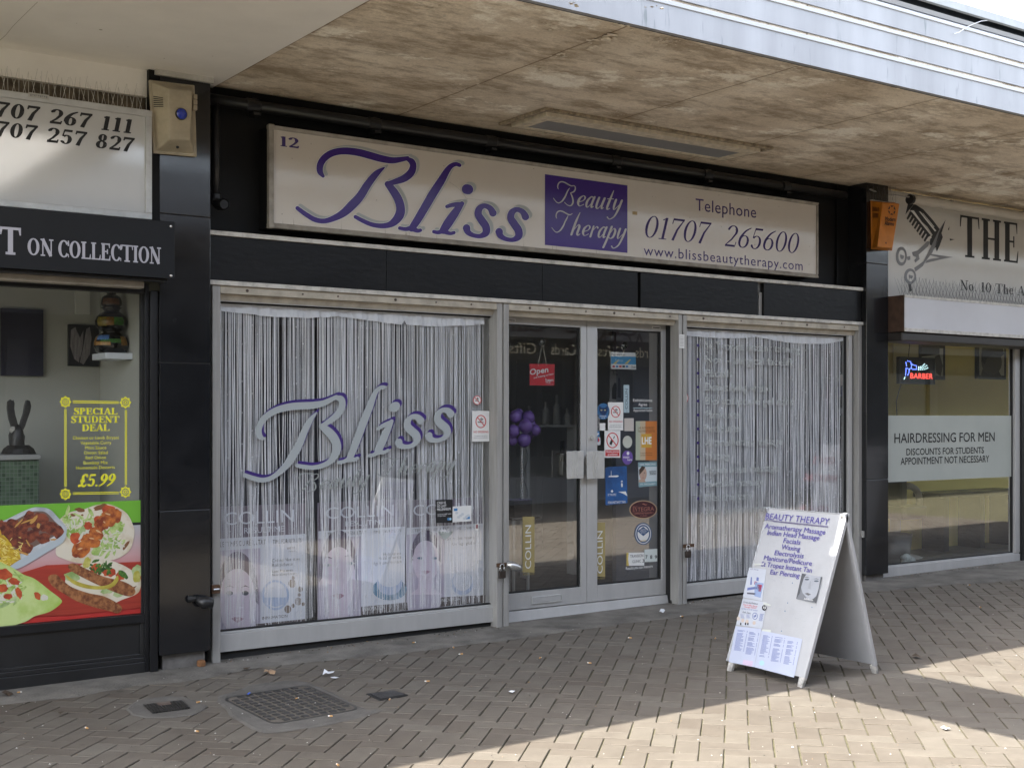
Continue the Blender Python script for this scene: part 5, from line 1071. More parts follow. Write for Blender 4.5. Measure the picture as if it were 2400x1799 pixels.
# ------------------------------------------------------------------ alarm boxes
def alarm(label,front,back,m,zz,yb,yf):
    """front and back outlines (TL,TR,BR,BL) in photo pixels on the planes yf, yb"""
    f_=[F(*zz(*p),yf) for p in front]; b_=[F(*zz(*p),yb) for p in back]
    t=thing('alarm_box',label,'alarm',sum(b_,Vector())/4); mb=MB(); mb.hexa(b_,f_); o=mb.build('casing',m,t,bevel=.008); return t,f_,b_
za0=z(0,0)
cream=mat('alarm_cream',(.50,.43,.31),.45,noise=(7,.3,8,.3,.62),bump=(50,.04))
ya=-.052; xa0=F(*za0(1285,1000),ya).x
al,f_,b_=alarm('weathered cream alarm box with a blue lens on the left black pillar',[(1452,765),(1662,785),(1642,1212),(1468,1200)],[(1285,700),(1668,745),(1688,1352),(1318,1322)],cream,za0,ya,-.175)
mb=MB(); a=[F(*za0(*p),ya-.001) for p in [(1278,695),(1672,742),(1692,1360),(1315,1328)]]; mb.slab(a,(0,-1,0),.02); mb.build('base_plate',cream,al,bevel=.006)
c=F(*za0(1563,988),-.172); mb=MB(); mb.tube([c,c-Vector((0,.014,0))],[.034,.032],20); mb.build('lens_ring',black_gloss,al)
mb=MB(); mb.tube([c-Vector((0,.0142,0)),c-Vector((0,.019,0)),c-Vector((0,.024,0))],[.029,.025,.012],20); mb.build('lens',mat('blue_lens',(.012,.03,.30),.12,coat=.6,noise=(90,-.7,3)),al,smooth=False)
# louvres on the slanted left cheek
def on(q,u,v): return q[0]*(1-u)*(1-v)+q[1]*u*(1-v)+q[2]*u*v+q[3]*(1-u)*v
ck=[b_[0],f_[0],f_[3],b_[3]]; nn=(ck[1]-ck[0]).cross(ck[3]-ck[0]).normalized()
if nn.dot(CAM-ck[0])<0: nn=-nn
mb=MB()
for i in range(6): mb.poly([on(ck,u,v)+nn*.0012 for u,v in ((.2,.2+.03*i),(.72,.2+.03*i),(.72,.212+.03*i),(.2,.212+.03*i))])
mb.build('louvre',dark_void,al,recalc=False)
ck=[f_[1],b_[1],b_[2],f_[2]]; mb=MB()
for i in range(3):
    a=on(ck,.5,.14+.09*i); mb.box(a.x-.004,a.x+.02,a.y-.02,a.y+.02,a.z-.016,a.z+.012)
mb.build('vent_lip',cream,al,bevel=.003)
bt=(f_[2]+f_[3]+b_[2]+b_[3])/4; mb=MB(); mb.ball(bt+Vector((0,-.006,.0)),.009,6); mb.build('screw',black_ink,al)
orange=mat('alarm_orange',(.60,.205,.02),.42,noise=(9,.22,7,.3,.6),bump=(60,.03))
yo=-.052
ao,f_,b_=alarm('orange alarm box with black lettering on the right black pillar',[(990,88),(1137,102),(1075,486),(945,474)],[(886,76),(1080,92),(1055,505),(892,492)],orange,z184,yo,-.2)
mb=MB(); a=[F(*z184(*p),yo-.001) for p in [(882,74),(1090,92),(1062,508),(888,494)]]; mb.slab(a,(0,-1,0),.015); mb.build('base_plate',orange,ao,bevel=.004)
pf=Plane(f_[0],(f_[1]-f_[0]).cross(f_[3]-f_[0]))
for i,(tx,p,x1) in enumerate((('Modern',(1008,247),(1098,255)),('Alarms',(1003,284),(1084,294)))): text(ao,tx,pf,p,x1,34,black_ink,z184,bold=.03,off=.004,shear=.2)
mb=MB(); n=6
for i in range(n):
    a0=6.2832*i/n+.15; a1=a0+.85
    mb.poly([pf.hit(*z184(1066+rx*math.cos(a),158+ry*math.sin(a)),.004) for (a,rx,ry) in ((a0,34,44),(a1,34,44),(a1-.15,23,31),(a0+.25,20,27))])
mb.build('emblem',black_ink,ao,recalc=False)
ck=[b_[0],f_[0],f_[3],b_[3]]; nn=(ck[1]-ck[0]).cross(ck[3]-ck[0]).normalized(); nn=nn if nn.dot(CAM-ck[0])>0 else -nn
mb=MB()
for r_ in range(2):
    for i in range(5): mb.poly([on(ck,.18+.12*i+u,.12+.13*r_+v)+nn*.0015 for u,v in ((0,0),(.06,0),(.06,.1),(0,.1))])
mb.build('louvre',mat('louvre_dark',(.12,.035,.008),.7),ao,recalc=False)
mb=MB(); c=F(*z184(1016,445),f_[3].y); mb.disc(pf.hit(*z184(1016,440),.004),pf.n,.008,10); mb.build('screw',black_ink,ao,recalc=False)
spike_m=mat('spike_steel',(.42,.42,.40),.4,.5)
def spikes(label,pts,n,h,seed,m=None,base=True,fan=.05,r=.0011):
    rnd=random.Random(seed); a,b=Vector(pts[0]),Vector(pts[1]); t=thing('bird_spikes',label,'bird spikes',(a+b)/2)
    if base: mb=MB(); mb.box(a.x,b.x,a.y-.012,a.y+.012,a.z,a.z+.004); mb.build('strip',mat('clear_strip',(.4,.38,.33),.4),t)
    mb=MB()
    for i in range(n):
        p=a+(b-a)*((i+rnd.random()*.5)/n); k=i%3-1
        q=p+Vector((rnd.uniform(-.008,.008)+.016*k,-fan*k+rnd.uniform(-.006,.006),h*rnd.uniform(.85,1.08)))
        mb.tube([p,q],[r,r*.7],4,cap=False)
    o=mb.build('spike',m or spike_m,t); o['kind']='stuff'; return t
c=[F(*z184(x,y),yo-.07) for x,y in ((890,72),(1110,92))]
spikes('short bird spikes sticking up from the orange alarm box',c,14,.13,3,mat('spike_dark',(.05,.05,.05),.5),True,.03)
# ------------------------------------------------------------------ takeaway: upper sign
XT0=-5.5
ts=thing('lightbox_sign','white lightbox sign with black telephone numbers over the takeaway','sign',(-2.5,-.03,2.52))
ls=-.09
tx1=F(355,400,ls).x; tb=F(358,516,ls).z; tt=F(353,260.5,ls).z
mb=MB(); mb.box(XT0,tx1-.03,ls+.004,.0,tb+.03,tt-.03); mb.build('face',mat('acrylic_white',(.56,.555,.545),.05,coat=1,noise=(1.3,.04,4)),ts)
mb=MB(); mb.box(XT0,tx1,ls-.012,.01,tb,tb+.035); mb.box(XT0,tx1,ls-.012,.01,tt-.035,tt); mb.box(tx1-.035,tx1,ls-.0115,.01,tb+.035,tt-.035); mb.build('frame',alu_bright,ts,bevel=.003)
mb=MB(); mb.box(tx1+.001,PX0-.001,-.045,.06,2.4,3.346); mb.build('jamb',black_board,ts)
pT=YP(ls+.003)
serif_text(ts,'707 267 111',pT,(-48,1003),1140,132,black_ink,za0,T=.2,t=.075,slant=.14,space=.07)
serif_text(ts,'707 257 827',pT,(-46,1172),1146,132,black_ink,za0,T=.2,t=.075,slant=.14,space=.07)
s=decal(ts,za0,[(245,797),(424,824),(424,866),(245,836)],mat('old_label',(.48,.46,.42),.6),YP(ls-.0125),.002,'label_plate')
for i in range(9): decal(s,za0,rect(262+17*i,812+2.4*i,262+17*i+9,812+2.4*i+20-(i*7)%11),mat('grey_ink',(0,0,0)),YP(ls-.0125),.0026,'print')
spikes('thin clear bird spikes along the top of the white lightbox sign',[(XT0+3.2,ls+.02,tt+.001),(tx1-.01,ls+.02,tt+.001)],110,.125,7,mat('spike_clear',(.55,.53,.48),.4),True,.04,.0013)
# shutter box with lettering
sb=thing('shutter_box','black shutter housing lettered ON COLLECTION above the takeaway window','shutter housing',(-2.5,-.2,2.18))
yf=-.222; xs1=F(407,600,yf).x; b0=F(407,652,yf).z; b1=F(407,522,yf).z
mb=MB(); mb.box(XT0,xs1,yf,-.055,b0,b1); mb.build('box',mat('box_black',(.009,.009,.01),.42,noise=(6,-.2,5)),sb,bevel=.004)
mb=MB(); mb.box(XT0,xs1+.004,yf-.006,yf-.0005,b0-.004,b1+.004); mb.build('front_panel',mat('panel_black',(.009,.0095,.011),.4,spec=.25,noise=(2,-.35,6)),sb,bevel=.002)
silv=mat('silver_letter',(.46,.45,.5),.35,.2)
pB=YP(yf-.006)
serif_text(sb,'NT',pB,(-190,522),182,240,silv,z04,T=.2,t=.085,off=.004)
serif_text(sb,'ON',pB,(236,543),462,148,silv,z04,T=.19,t=.075,off=.004)
serif_text(sb,'COLLECTION',pB,(500,562),1390,150,silv,z04,T=.19,t=.075,space=.0,off=.004)
for y in (297,722):
    c=F(*z04(1476,y),yf-.006); mb=MB(); mb.tube([c,c-Vector((0,.006,0))],[.009,.006],10); mb.build('bolt',mat('bolt_bright',(.7,.7,.7),.25,.8),sb,smooth=True)
mb=MB(); q=F(200,665,-.1).z; mb.box(XT0,F(*z04(1228,840),-.08).x,-.12,-.05,b0-.055,b0-.012); mb.build('shutter_slat',mat('slat',(.36,.32,.27),.45,.3,noise=(10,.3,6)),sb,bevel=.008)
mb=MB(); mb.box(XT0,xs1-.03,-.19,-.125,b0-.02,b0-.004); mb.build('underside',black_gloss,sb)
# takeaway window
YT=0.0; ygt=.03
tg0=F(1,1466,ygt).z; tgx=F(334,1100,ygt).x
zbt=F(*z03(1250,312),ygt).z; ztt=F(*z04(1225,880),ygt).z
xp0,xp1=F(353,1000,-.03).x,F(381,1000,-.03).x
tw=thing('takeaway_window','tall black framed takeaway window with a food picture along the bottom','window',(-2.5,YT,0))
mb=MB(); mb.box(xp0,PX0-.002,-.03,.06,gz(-.4)-.01,b0-.055); mb.build('post',black_alu,tw,bevel=.003)
mb=MB(); mb.box(tgx,xp0-.001,-.008,.06,-.01,b0-.012); mb.box(XT0,tgx,-.008,.06,zbt-.05,zbt-.002); mb.box(XT0,tgx,.0,.06,ztt,b0-.012)
mb.build('frame',black_alu,tw,bevel=.003)
mb=MB(); mb.box(XT0,tgx-.02,.012,.06,.1,zbt-.05); mb.box(XT0,tgx,-.004,.06,.06,.085); mb.box(XT0,tgx,.004,.06,.085,.105); mb.box(XT0,tgx,-.012,.06,-.06,.06); mb.box(tgx-.022,tgx,.0,.06,.1,zbt-.05); mb.build('stall_riser',mat('riser_black',(.014,.014,.0145),.3,noise=(3,-.5,6)),tw,bevel=.003)
mb=MB(); mb.poly([(XT0,ygt,zbt),(tgx,ygt,zbt),(tgx,ygt,ztt),(XT0,ygt,ztt)]); mb.build('pane',glass_food,tw,recalc=False)
mb=MB(); mb.box(tgx-.012,tgx,ygt-.018,ygt+.02,zbt,ztt); mb.build('gasket',rubber,tw)
# student deal lettering
pG=YP(ygt-.003)
yel=mat('acid_yellow',(.72,.68,.03),.5)
sdl=decal(tw,z09,rect(628,141,1025,149,6),yel,pG,.001,'deal_border')
for q in (rect(628,155,1025,163,6),rect(628,933,1025,940,-6),rect(628,946,1025,953,-6),rect(556,216,563,884),rect(567,216,574,884),rect(1078,222,1085,870),rect(1089,222,1096,870)): decal(sdl,z09,q,yel,pG,.001,'rule')
for cx,cy in ((565,153),(1083,158),(565,948),(1083,930)):
    mb=MB(); n=16; o_=[(cx+(52 if i%2==0 else 40)*math.cos(6.2832*i/n),cy+(54 if i%2==0 else 41)*math.sin(6.2832*i/n)) for i in range(n)]; i_=circle(cx,cy,30,31,n)
    for i in range(n): j=(i+1)%n; mb.poly([pG.hit(*z09(*p),.001) for p in (o_[i],o_[j],i_[j],i_[i])])
    for i in range(8):
        a=6.2832*i/8; mb.poly([pG.hit(*z09(cx+r*math.cos(a+d),cy+r*math.sin(a+d)),.001) for r,d in ((14,-.3),(25,-.28),(25,.28),(14,.3))])
    mb.poly([pG.hit(*z09(*p),.001) for p in rect(cx-8,cy-8,cx+8,cy+8)]); mb.build('rosette',yel,sdl,recalc=False)
for tx,x0,y,x1 in (('SPECIAL',638,262,1015),('STUDENT',615,333,1032),('DEAL',708,404,946)): serif_text(sdl,tx,pG,(x0,y),x1,58,yel,z09,T=.22,t=.09,space=.02)
for tx,x0,y,x1 in (('Chicken or Lamb Biryani',629,477,1024),('Vegetable Curry',695,520,960),('Mint Sauce',737,562,917),('Onion Salad',726,605,930),('Red Onion',740,648,914),('Bombay Mix',722,692,930),('Homemade Desserts',660,735,990)): text(sdl,tx,pG,(x0,y),x1,27,yel,z09,bold=.008,space=1.06)
serif_text(sdl,'£5.99',pG,(672,886),985,108,yel,z09,T=.2,t=.1,slant=.22,space=.02)
# printed food picture on the pane
pF=YP(ygt-.006)
def fm_(nm,c,c2,sc,b=.5,lo=.38,hi=.62): return mat(nm,c,b,noise=(sc,.5,7,lo,hi),col2=c2)
grn=mat('print_green',(.16,.42,.04),.4); meat=fm_('print_meat',(.26,.065,.03),(.07,.014,.01),34); tikka=fm_('print_tikka',(.55,.17,.035),(.20,.035,.012),26); bread=fm_('print_bread',(.66,.60,.48),(.50,.38,.22),9,.5,.3,.5); lett=fm_('print_lettuce',(.50,.60,.24),(.22,.36,.06),30); lett2=fm_('print_lettuce_dark',(.20,.40,.05),(.06,.14,.02),30)
tom=fm_('print_tomato',(.52,.10,.03),(.34,.04,.015),20); cuc=fm_('print_cucumber',(.46,.54,.27),(.22,.33,.1),14); rice=fm_('print_rice',(.62,.46,.04),(.42,.24,.015),60); kebab=fm_('print_kebab',(.38,.16,.06),(.14,.04,.015),40); tray=fm_('print_tray',(.55,.58,.60),(.32,.34,.36),8); wood=mat('print_wood',(.42,.045,.025),.5,noise=(3,.35,6),sx=(1,1,14)); herb=fm_('print_herb',(.09,.2,.03),(.015,.05,.01),40); onion=mat('print_onion',(.62,.60,.50),.4)
def pmat():
    m=mat('print_ground',(.6,.3,.3),.45); n=m.node_tree.nodes; l=m.node_tree.links; tc=n.new('ShaderNodeTexCoord'); s=n.new('ShaderNodeSeparateXYZ'); l.new(tc.outputs['Object'],s.inputs[0])
    mr=n.new('ShaderNodeMapRange'); mr.inputs[1].default_value=zbt; mr.inputs[2].default_value=zbt+.55; l.new(s.outputs['Z'],mr.inputs[0]); r=n.new('ShaderNodeValToRGB')
    e=r.color_ramp.elements; e[0].position=.0; e[0].color=(.46,.03,.025,1); e[1].position=1; e[1].color=(.42,.50,.52,1); k=e.new(.33); k.color=(.46,.08,.07,1); k=e.new(.6); k.color=(.55,.33,.33,1); l.new(mr.outputs[0],r.inputs[0]); l.new(r.outputs[0],n['Principled BSDF'].inputs['Base Color']); return m
fp=thing('food_poster','printed picture of kebabs, naan bread and salad stuck across the takeaway window','poster',(-1.2,ygt,zbt))
zt1=F(*z09(1235,1000),ygt).z; zl1=F(*z09(1235,1188),ygt).z; zl2=F(*z09(1235,1212),ygt).z
mb=MB(); mb.poly([(XT0,ygt-.003,zbt),(tgx-.012,ygt-.003,zbt),(tgx-.012,ygt-.003,zl2),(XT0,ygt-.003,zl2)]); bk=mb.build('ground',pmat(),fp,recalc=False)
def band(q0,q1,m,nm): mb=MB(); mb.poly([(XT0,ygt-.003,q0),(tgx-.012,ygt-.003,q0),(tgx-.012,ygt-.003,q1),(XT0,ygt-.003,q1)]); mb.build(nm,m,fp,recalc=False)
band(zl1,zt1,grn,'green_band'); band(zl2,zl1,black_ink,'black_line')
rnd=random.Random(3); lay_n=[0]
def blob(mb,zz,cx,cy,rx,ry,rot=0,n=14,jit=.16):
    lay_n[0]+=1; c,s=math.cos(R(rot)),math.sin(R(rot)); pts=[]
    for i in range(n):
        a=6.2832*i/n; k=1+rnd.uniform(-jit,jit); x,y=rx*k*math.cos(a),ry*k*math.sin(a); pts.append((cx+x*c-y*s,cy+x*s+y*c))
    p=[q[:2] for q in catmull([(a,b,0) for a,b in pts],3,True)]
    mb.poly([pF.hit(*zz(*q),.0004+lay_n[0]*.000012) for q in p])
def food(nm,m,items,zz=z09,**kw):
    mb=MB()
    for it in items: blob(mb,zz,*it,**kw)
    return mb.build(nm,m,fp,recalc=False)
def shape(nm,m,pts,zz=z09,sm=True):
    lay_n[0]+=3; mb=MB(); p=[q[:2] for q in catmull([(a,b,0) for a,b in pts],5,True)] if sm else pts
    mb.poly([pF.hit(*zz(*q),.0004+lay_n[0]*.000012) for q in p]); return mb.build(nm,m,fp,recalc=False)
G_=lambda x0,x1,y0,y1,n,r0,r1,fl=1:[(rnd.uniform(x0,x1),rnd.uniform(y0,y1),rnd.uniform(r0,r1)*fl,rnd.uniform(r0,r1),rnd.uniform(0,180)) for _ in range(n)]
# top right naan with tikka
shape('naan',bread,[(480,1450),(530,1240),(500,1190),(590,1110),(720,1080),(840,1040),(960,1040),(1090,1110),(1150,1220),(1160,1300),(1120,1430),(1010,1505),(860,1530),(700,1545),(560,1510)])
food('char_mark',mat('char',(.2,.08,.03),.6),[(690,1085,45,18,10),(865,1060,60,22,-20),(710,1130,10,10,0),(1090,1390,50,12,-55),(620,1130,30,12,0)])
food('lettuce',lett,[(640+rnd.gauss(0,70),1200+rnd.gauss(0,50),rnd.uniform(20,60),rnd.uniform(6,16),rnd.uniform(0,180)) for _ in range(34)]+[(930+rnd.gauss(0,70),1340+rnd.gauss(0,70),rnd.uniform(20,60),rnd.uniform(6,16),rnd.uniform(0,180)) for _ in range(40)]+[(610,1290,40,50,0),(1010,1250,50,60,20),(850,1440,60,40,0)])
food('lettuce_shred',onion,[(650+rnd.gauss(0,70),1190+rnd.gauss(0,45),rnd.uniform(14,40),rnd.uniform(3,7),rnd.uniform(0,180)) for _ in range(18)]+[(960+rnd.gauss(0,60),1330+rnd.gauss(0,70),rnd.uniform(14,44),rnd.uniform(3,7),rnd.uniform(0,180)) for _ in range(24)])
food('cucumber',cuc,[(710,1270,26,60,20),(800,1190,24,40,0),(890,1140,22,36,10)])
food('tomato',tom,[(650,1325,42,50,20),(850,1190,40,60,0),(940,1085,60,44,20),(760,1220,36,34,0)])
food('tikka_piece',tikka,[(960,1130,75,52,10),(880,1200,60,70,40),(940,1190,50,40,0),(830,1290,75,50,30),(780,1350,80,55,20),(700,1430,75,68,-10),(830,1370,40,30,0),(1010,1130,40,60,0),(760,1330,50,40,0),(650,1460,30,34,0)])
food('gloss',mat('print_gloss',(.62,.38,.2),.4),[(850,1270,26,7,30),(690,1420,20,8,-10),(930,1120,24,6,15),(790,1330,22,6,10),(900,1190,12,6,40)])
food('onion_strip',onion,[(700,1310,10,42,30),(740,1280,26,8,0)])
# tray of meat
shape('tray_rim',tray,[(-60,1240),(60,1165),(250,1075),(340,1062),(430,1080),(500,1150),(572,1235),(560,1300),(490,1345),(200,1500),(60,1590),(-60,1620)])
shape('tray_inside',mat('tray_shadow_print',(.16,.10,.08),.5),[(-60,1290),(60,1215),(250,1110),(335,1095),(400,1108),(470,1180),(530,1240),(520,1280),(300,1400),(100,1500),(-60,1560)])
food('meat_piece',meat,[(rnd.gauss(270,140)*.9,1250+rnd.gauss(0,55)+((270-0)*0),rnd.uniform(38,70),rnd.uniform(30,52),rnd.uniform(0,180)) for _ in range(16)]+[(350,1160,70,46,20),(430,1230,60,50,0),(470,1260,50,40,20),(250,1190,66,50,0),(140,1270,70,46,-20),(60,1260,60,40,0),(240,1320,76,50,0),(370,1330,60,46,0),(150,1370,70,50,10),(230,1420,60,40,-20)])
food('onion_strip',mat('fried_onion',(.5,.27,.07),.5),[(290,1170,14,50,40),(240,1180,60,8,-20),(160,1200,50,8,-45),(330,1220,14,24,0),(180,1450,80,10,20),(470,1340,40,8,0),(240,1370,34,7,60)])
food('rice',rice,[(30,1430,80,130,-30),(80,1500,110,70,30),(-20,1360,70,90,0),(120,1470,60,50,20),(20,1560,70,60,0)],jit=.25)
food('rice_grain',mat('rice_light',(.75,.62,.2),.5),[(rnd.uniform(-30,190),rnd.uniform(1320,1580),rnd.uniform(10,26),3,rnd.uniform(-60,60)) for _ in range(60)])
shape('tray_side',mat('tray_side',(.42,.47,.50),.4),[(560,1250),(575,1260),(545,1360),(420,1440),(180,1580),(60,1600),(160,1520),(500,1330)])
# bottom: wooden board, kebabs on naan, salad naan
shape('board',wood,[(-60,1960),(-60,1700),(400,1560),(1238,1530),(1235,1925),(600,1990),(100,2010)],sm=False)
shape('naan',bread,[(560,1700),(640,1600),(760,1530),(900,1510),(1060,1560),(1180,1640),(1215,1700),(1190,1800),(1050,1860),(900,1925),(780,1905),(640,1830)])
food('char_mark',mat('char',(0,0,0)),[(775,1887,18,16,0),(830,1893,10,8,0),(1150,1760,30,8,-40)])
food('tomato',tom,[(830,1590,50,45,0),(940,1620,55,40,0),(1040,1650,40,40,0),(740,1630,40,30,0)])
food('herb',herb,[(870+rnd.gauss(0,70),1580+rnd.gauss(0,25),rnd.uniform(14,44),rnd.uniform(6,14),rnd.uniform(0,180)) for _ in range(26)]+[(1060,1640,50,24,40)])
food('cucumber',cuc,[(620,1660,70,40,15),(930,1775,70,30,-15),(1040,1790,66,36,-25),(1180,1620,40,60,10)])
food('lemon',fm_('print_lemon',(.62,.58,.2),(.4,.36,.05),16),[(750,1540,30,50,20),(1180,1660,34,50,0)])
shape('kebab',kebab,[(590,1560),(640,1545),(760,1600),(900,1660),(1060,1700),(1150,1750),(1165,1800),(1110,1830),(980,1790),(820,1720),(680,1650),(600,1600)])
shape('chilli',fm_('print_chilli',(.52,.44,.08),(.36,.28,.03),12),[(560,1640),(640,1690),(760,1730),(880,1740),(960,1715),(1010,1650),(1020,1690),(975,1745),(880,1770),(740,1760),(620,1715)])
shape('kebab',kebab,[(415,1660),(480,1640),(540,1690),(620,1750),(760,1800),(900,1830),(1030,1900),(1050,1945),(1010,1975),(940,1955),(800,1920),(660,1870),(540,1800),(440,1730)])
shape('naan',fm_('print_naan_green',(.52,.62,.25),(.30,.46,.05),5,.5,.35,.6),[(-80,1560),(60,1560),(200,1640),(300,1680),(430,1780),(520,1850),(525,1890),(430,1960),(300,2000),(180,2060),(-80,2080)])
food('lettuce',lett,[(rnd.uniform(-20,180),rnd.uniform(1640,1880),rnd.uniform(20,60),rnd.uniform(6,18),rnd.uniform(0,180)) for _ in range(30)])
food('cucumber',cuc,[(60,1890,80,18,-30),(130,1840,16,60,10)])
food('salad_piece',onion,[(rnd.uniform(-20,190),rnd.uniform(1700,1880),rnd.uniform(16,40),rnd.uniform(5,10),rnd.uniform(0,180)) for _ in range(26)]+[(380,1840,34,26,0)])
food('tomato',tom,[(30,1640,70,50,0),(120,1700,50,30,20),(160,1800,26,50,-20),(320,1825,26,36,-20),(70,1830,40,24,0),(20,1760,50,36,0)])
# inside the takeaway
tr=thing('takeaway_room','pale grey green walls inside the takeaway','room',(-2.5,1,0))
wall_t=mat('takeaway_wall',(.44,.435,.38),.75,noise=(1.5,.06,4))
YTB=1.05
mb=MB(); mb.box(XT0,PX0+.1,YTB,YTB+.1,0,3); mb.build('back_wall',wall_t,tr)
mb=MB(); mb.box(PX0+.005,PX0+.1,.26,YTB,0,3); mb.box(XT0-.1,XT0,.07,YTB,0,3); mb.build('side_wall',wall_t,tr)
mb=MB(); mb.box(XT0,PX0,.07,YTB,2.6,2.7); mb.build('ceiling',wall_t,tr)
mb=MB(); mb.box(XT0,PX0,.07,YTB,-.06,.03); mb.build('floor',rm_floor,tr)
mb=MB(); c0=F(*z04(645,860),YTB); c1_=F(*z04(764,1060),YTB); mb.box(c0.x,c1_.x,YTB-.03,YTB,c1_.z,2.6); mb.build('boxing',mat('boxing',(.55,.54,.47),.7),tr)
def picture(nm,label,p0,p1,y,m,art=None):
    a=F(*z04(*p0),y); b=F(*z04(*p1),y); t=thing(nm,label,'picture',((a.x+b.x)/2,y,b.z)); mb=MB(); mb.box(a.x,b.x,y,y+.03,b.z,a.z); o=mb.build('canvas',m,t); 
    return t,o
dkb=mat('canvas_navy',(.025,.025,.04),.5,noise=(4,-.4,5)); t,o=picture('wall_picture','large dark navy canvas on the takeaway wall',(10,1000),(375,1590),YTB-.032,dkb)
t,o=picture('wall_picture','dark canvas picture of pale tulip petals on the takeaway wall',(595,1140),(855,1505),YTB-.032,mat('canvas_dark',(.03,.03,.032),.5))
pet=mat('petal',(.30,.27,.27),.5,noise=(30,.5,5),sx=(4,1,.5)); PW_=YP(YTB-.034)
for q in (((612,1190),(650,1165),(675,1230),(690,1400),(680,1470),(640,1440),(605,1330)),((745,1180),(775,1165),(790,1260),(775,1400),(720,1490),(690,1470),(720,1330)),((672,1215),(690,1260),(720,1190),(715,1330),(690,1440))):
    mb=MB(); mb.poly([PW_.hit(*z04(*p),.002) for p in q]); mb.build('petal',pet,o,recalc=False)
YV=.55
sh=thing('wall_shelf','white floating shelf under the painted gourd vase','shelf',F(*z04(1060,1410),YV))
a,b=F(*z04(912,1395),YV-.13).x,PX0+.004; st=F(*z04(950,1385),YV-.13).z; s0_=F(*z04(950,1440),YV-.13).z
mb=MB(); mb.box(a,b,YV-.13,YV+.13,s0_,st); mb.build('board',mat('shelf_white',(.72,.74,.76),.4),sh,bevel=.003)
va=thing('gourd_vase','black double gourd vase with painted landscapes on the white shelf','vase',F(*z04(965,1380),YV))
c=Vector((F(*z04(962,1380),YV).x,YV,st)); sc_=(F(*z04(962,870),YV).z-st)/510
hw=F(*z04(1112,1300),YV).x-F(*z04(962,1300),YV).x; k=hw/150
prof=[(100,0),(128,12),(148,55),(150,85),(135,130),(110,155),(70,172),(72,185),(105,200),(132,235),(137,270),(120,310),(95,335),(66,352),(70,372),(92,384),(70,388),(88,410),(88,440),(78,470),(55,488),(38,495),(42,515)]
mb=MB(); mb.lathe([(r*k,q*sc_) for r,q in prof],c,28); vm=mat('vase_lacquer',(.012,.011,.01),.15,coat=.5); mb.build('body',vm,va,smooth=True)
sky_p=mat('vase_sky',(.08,.16,.36),.2,noise=(40,-.6,4)); field=mat('vase_field',(.10,.26,.06),.2,noise=(50,.7,5)); path_=mat('vase_path',(.55,.30,.10),.2,noise=(60,.5,5)); hut=mat('vase_hut',(.30,.15,.03),.2,noise=(60,.6,5))
def band_(z0_,z1_,a0,a1,m,nm):
    mb=MB(); n=10; rows_=6
    def rad(q):
        for (r0,q0),(r1,q1) in zip(prof[:-1],prof[1:]):
            if q0<=q<=q1: return r0+(r1-r0)*(q-q0)/(q1-q0+1e-6)
        return 40
    vs=[]
    for j in range(rows_+1):
        q=z0_+(z1_-z0_)*j/rows_; r=(rad(q)+1.2)*k
        for i in range(n+1): t=R(a0+(a1-a0)*i/n); vs.append((c.x+r*math.cos(t),c.y+r*math.sin(t),c.z+q*sc_))
    mb.add(vs,[(j*(n+1)+i,j*(n+1)+i+1,(j+1)*(n+1)+i+1,(j+1)*(n+1)+i) for j in range(rows_) for i in range(n)]); mb.build(nm,m,va,smooth=True)
band_(110,150,195,245,sky_p,'painted_sky'); band_(85,118,215,285,field,'painted_field'); band_(65,95,195,250,path_,'painted_path'); band_(65,140,285,312,hut,'painted_tree'); band_(65,140,182,196,hut,'painted_tree')
band_(225,300,196,235,mat('vase_gold',(.35,.27,.05),.2,noise=(60,.7,5)),'painted_field'); band_(230,300,235,262,hut,'painted_hut'); band_(235,300,262,300,field,'painted_field'); band_(405,460,200,300,mat('vase_brown',(.16,.07,.03),.2,noise=(50,.6,5)),'painted_hut')
# eagle on a tiled counter
YE=.62
ct=thing('tiled_counter','counter faced in small green mosaic tiles with a pale top','counter',F(*z09(100,900),YE))
xc1=F(*z09(335,800),YE).x; zc1=F(*z09(335,650),YE).z
def mosaic():
    m=mat('mosaic',(.13,.2,.13),.2); n=m.node_tree.nodes; l=m.node_tree.links; tc=n.new('ShaderNodeTexCoord'); mp=n.new('ShaderNodeMapping'); mp.inputs['Rotation'].default_value=(R(90),0,0); l.new(tc.outputs['Object'],mp.inputs[0])
    b=n.new('ShaderNodeTexBrick'); b.offset=0; b.inputs['Scale'].default_value=1; b.inputs['Brick Width'].default_value=.022; b.inputs['Row Height'].default_value=.022; b.inputs['Mortar Size'].default_value=.0014; b.inputs['Color1'].default_value=(.12,.17,.11,1); b.inputs['Color2'].default_value=(.015,.03,.018,1); b.inputs['Mortar'].default_value=(.2,.23,.19,1); b.inputs['Bias'].default_value=-.45
    l.new(mp.outputs[0],b.inputs['Vector']); l.new(b.outputs['Color'],n['Principled BSDF'].inputs['Base Color']); return m
mb=MB(); mb.box(XT0,xc1,YE,YTB,.03,zc1); mb.build('tiled_front',mosaic(),ct)
mb=MB(); mb.box(XT0,xc1+.008,YE-.02,YTB,zc1,zc1+.03); mb.build('top',mat('counter_top',(.35,.35,.33),.4),ct,bevel=.004)
eg=thing('eagle_statue','dark eagle statue with raised wings on the tiled counter','statue',F(*z09(150,610),YE+.1))
PE=YP(YE+.1); em=mat('eagle_bronze',(.02,.018,.016),.35,noise=(40,-.6,5),bump=(60,.3))
def wing(pts): 
    mb=MB(); mb.slab([PE.hit(*z09(*p)) for p in pts],(0,1,0),.03); mb.build('wing',em,eg,bevel=.006)
wing([(70,150),(92,130),(110,145),(118,135),(128,165),(125,210),(135,270),(150,320),(165,380),(150,420),(110,390),(80,300),(66,210)])
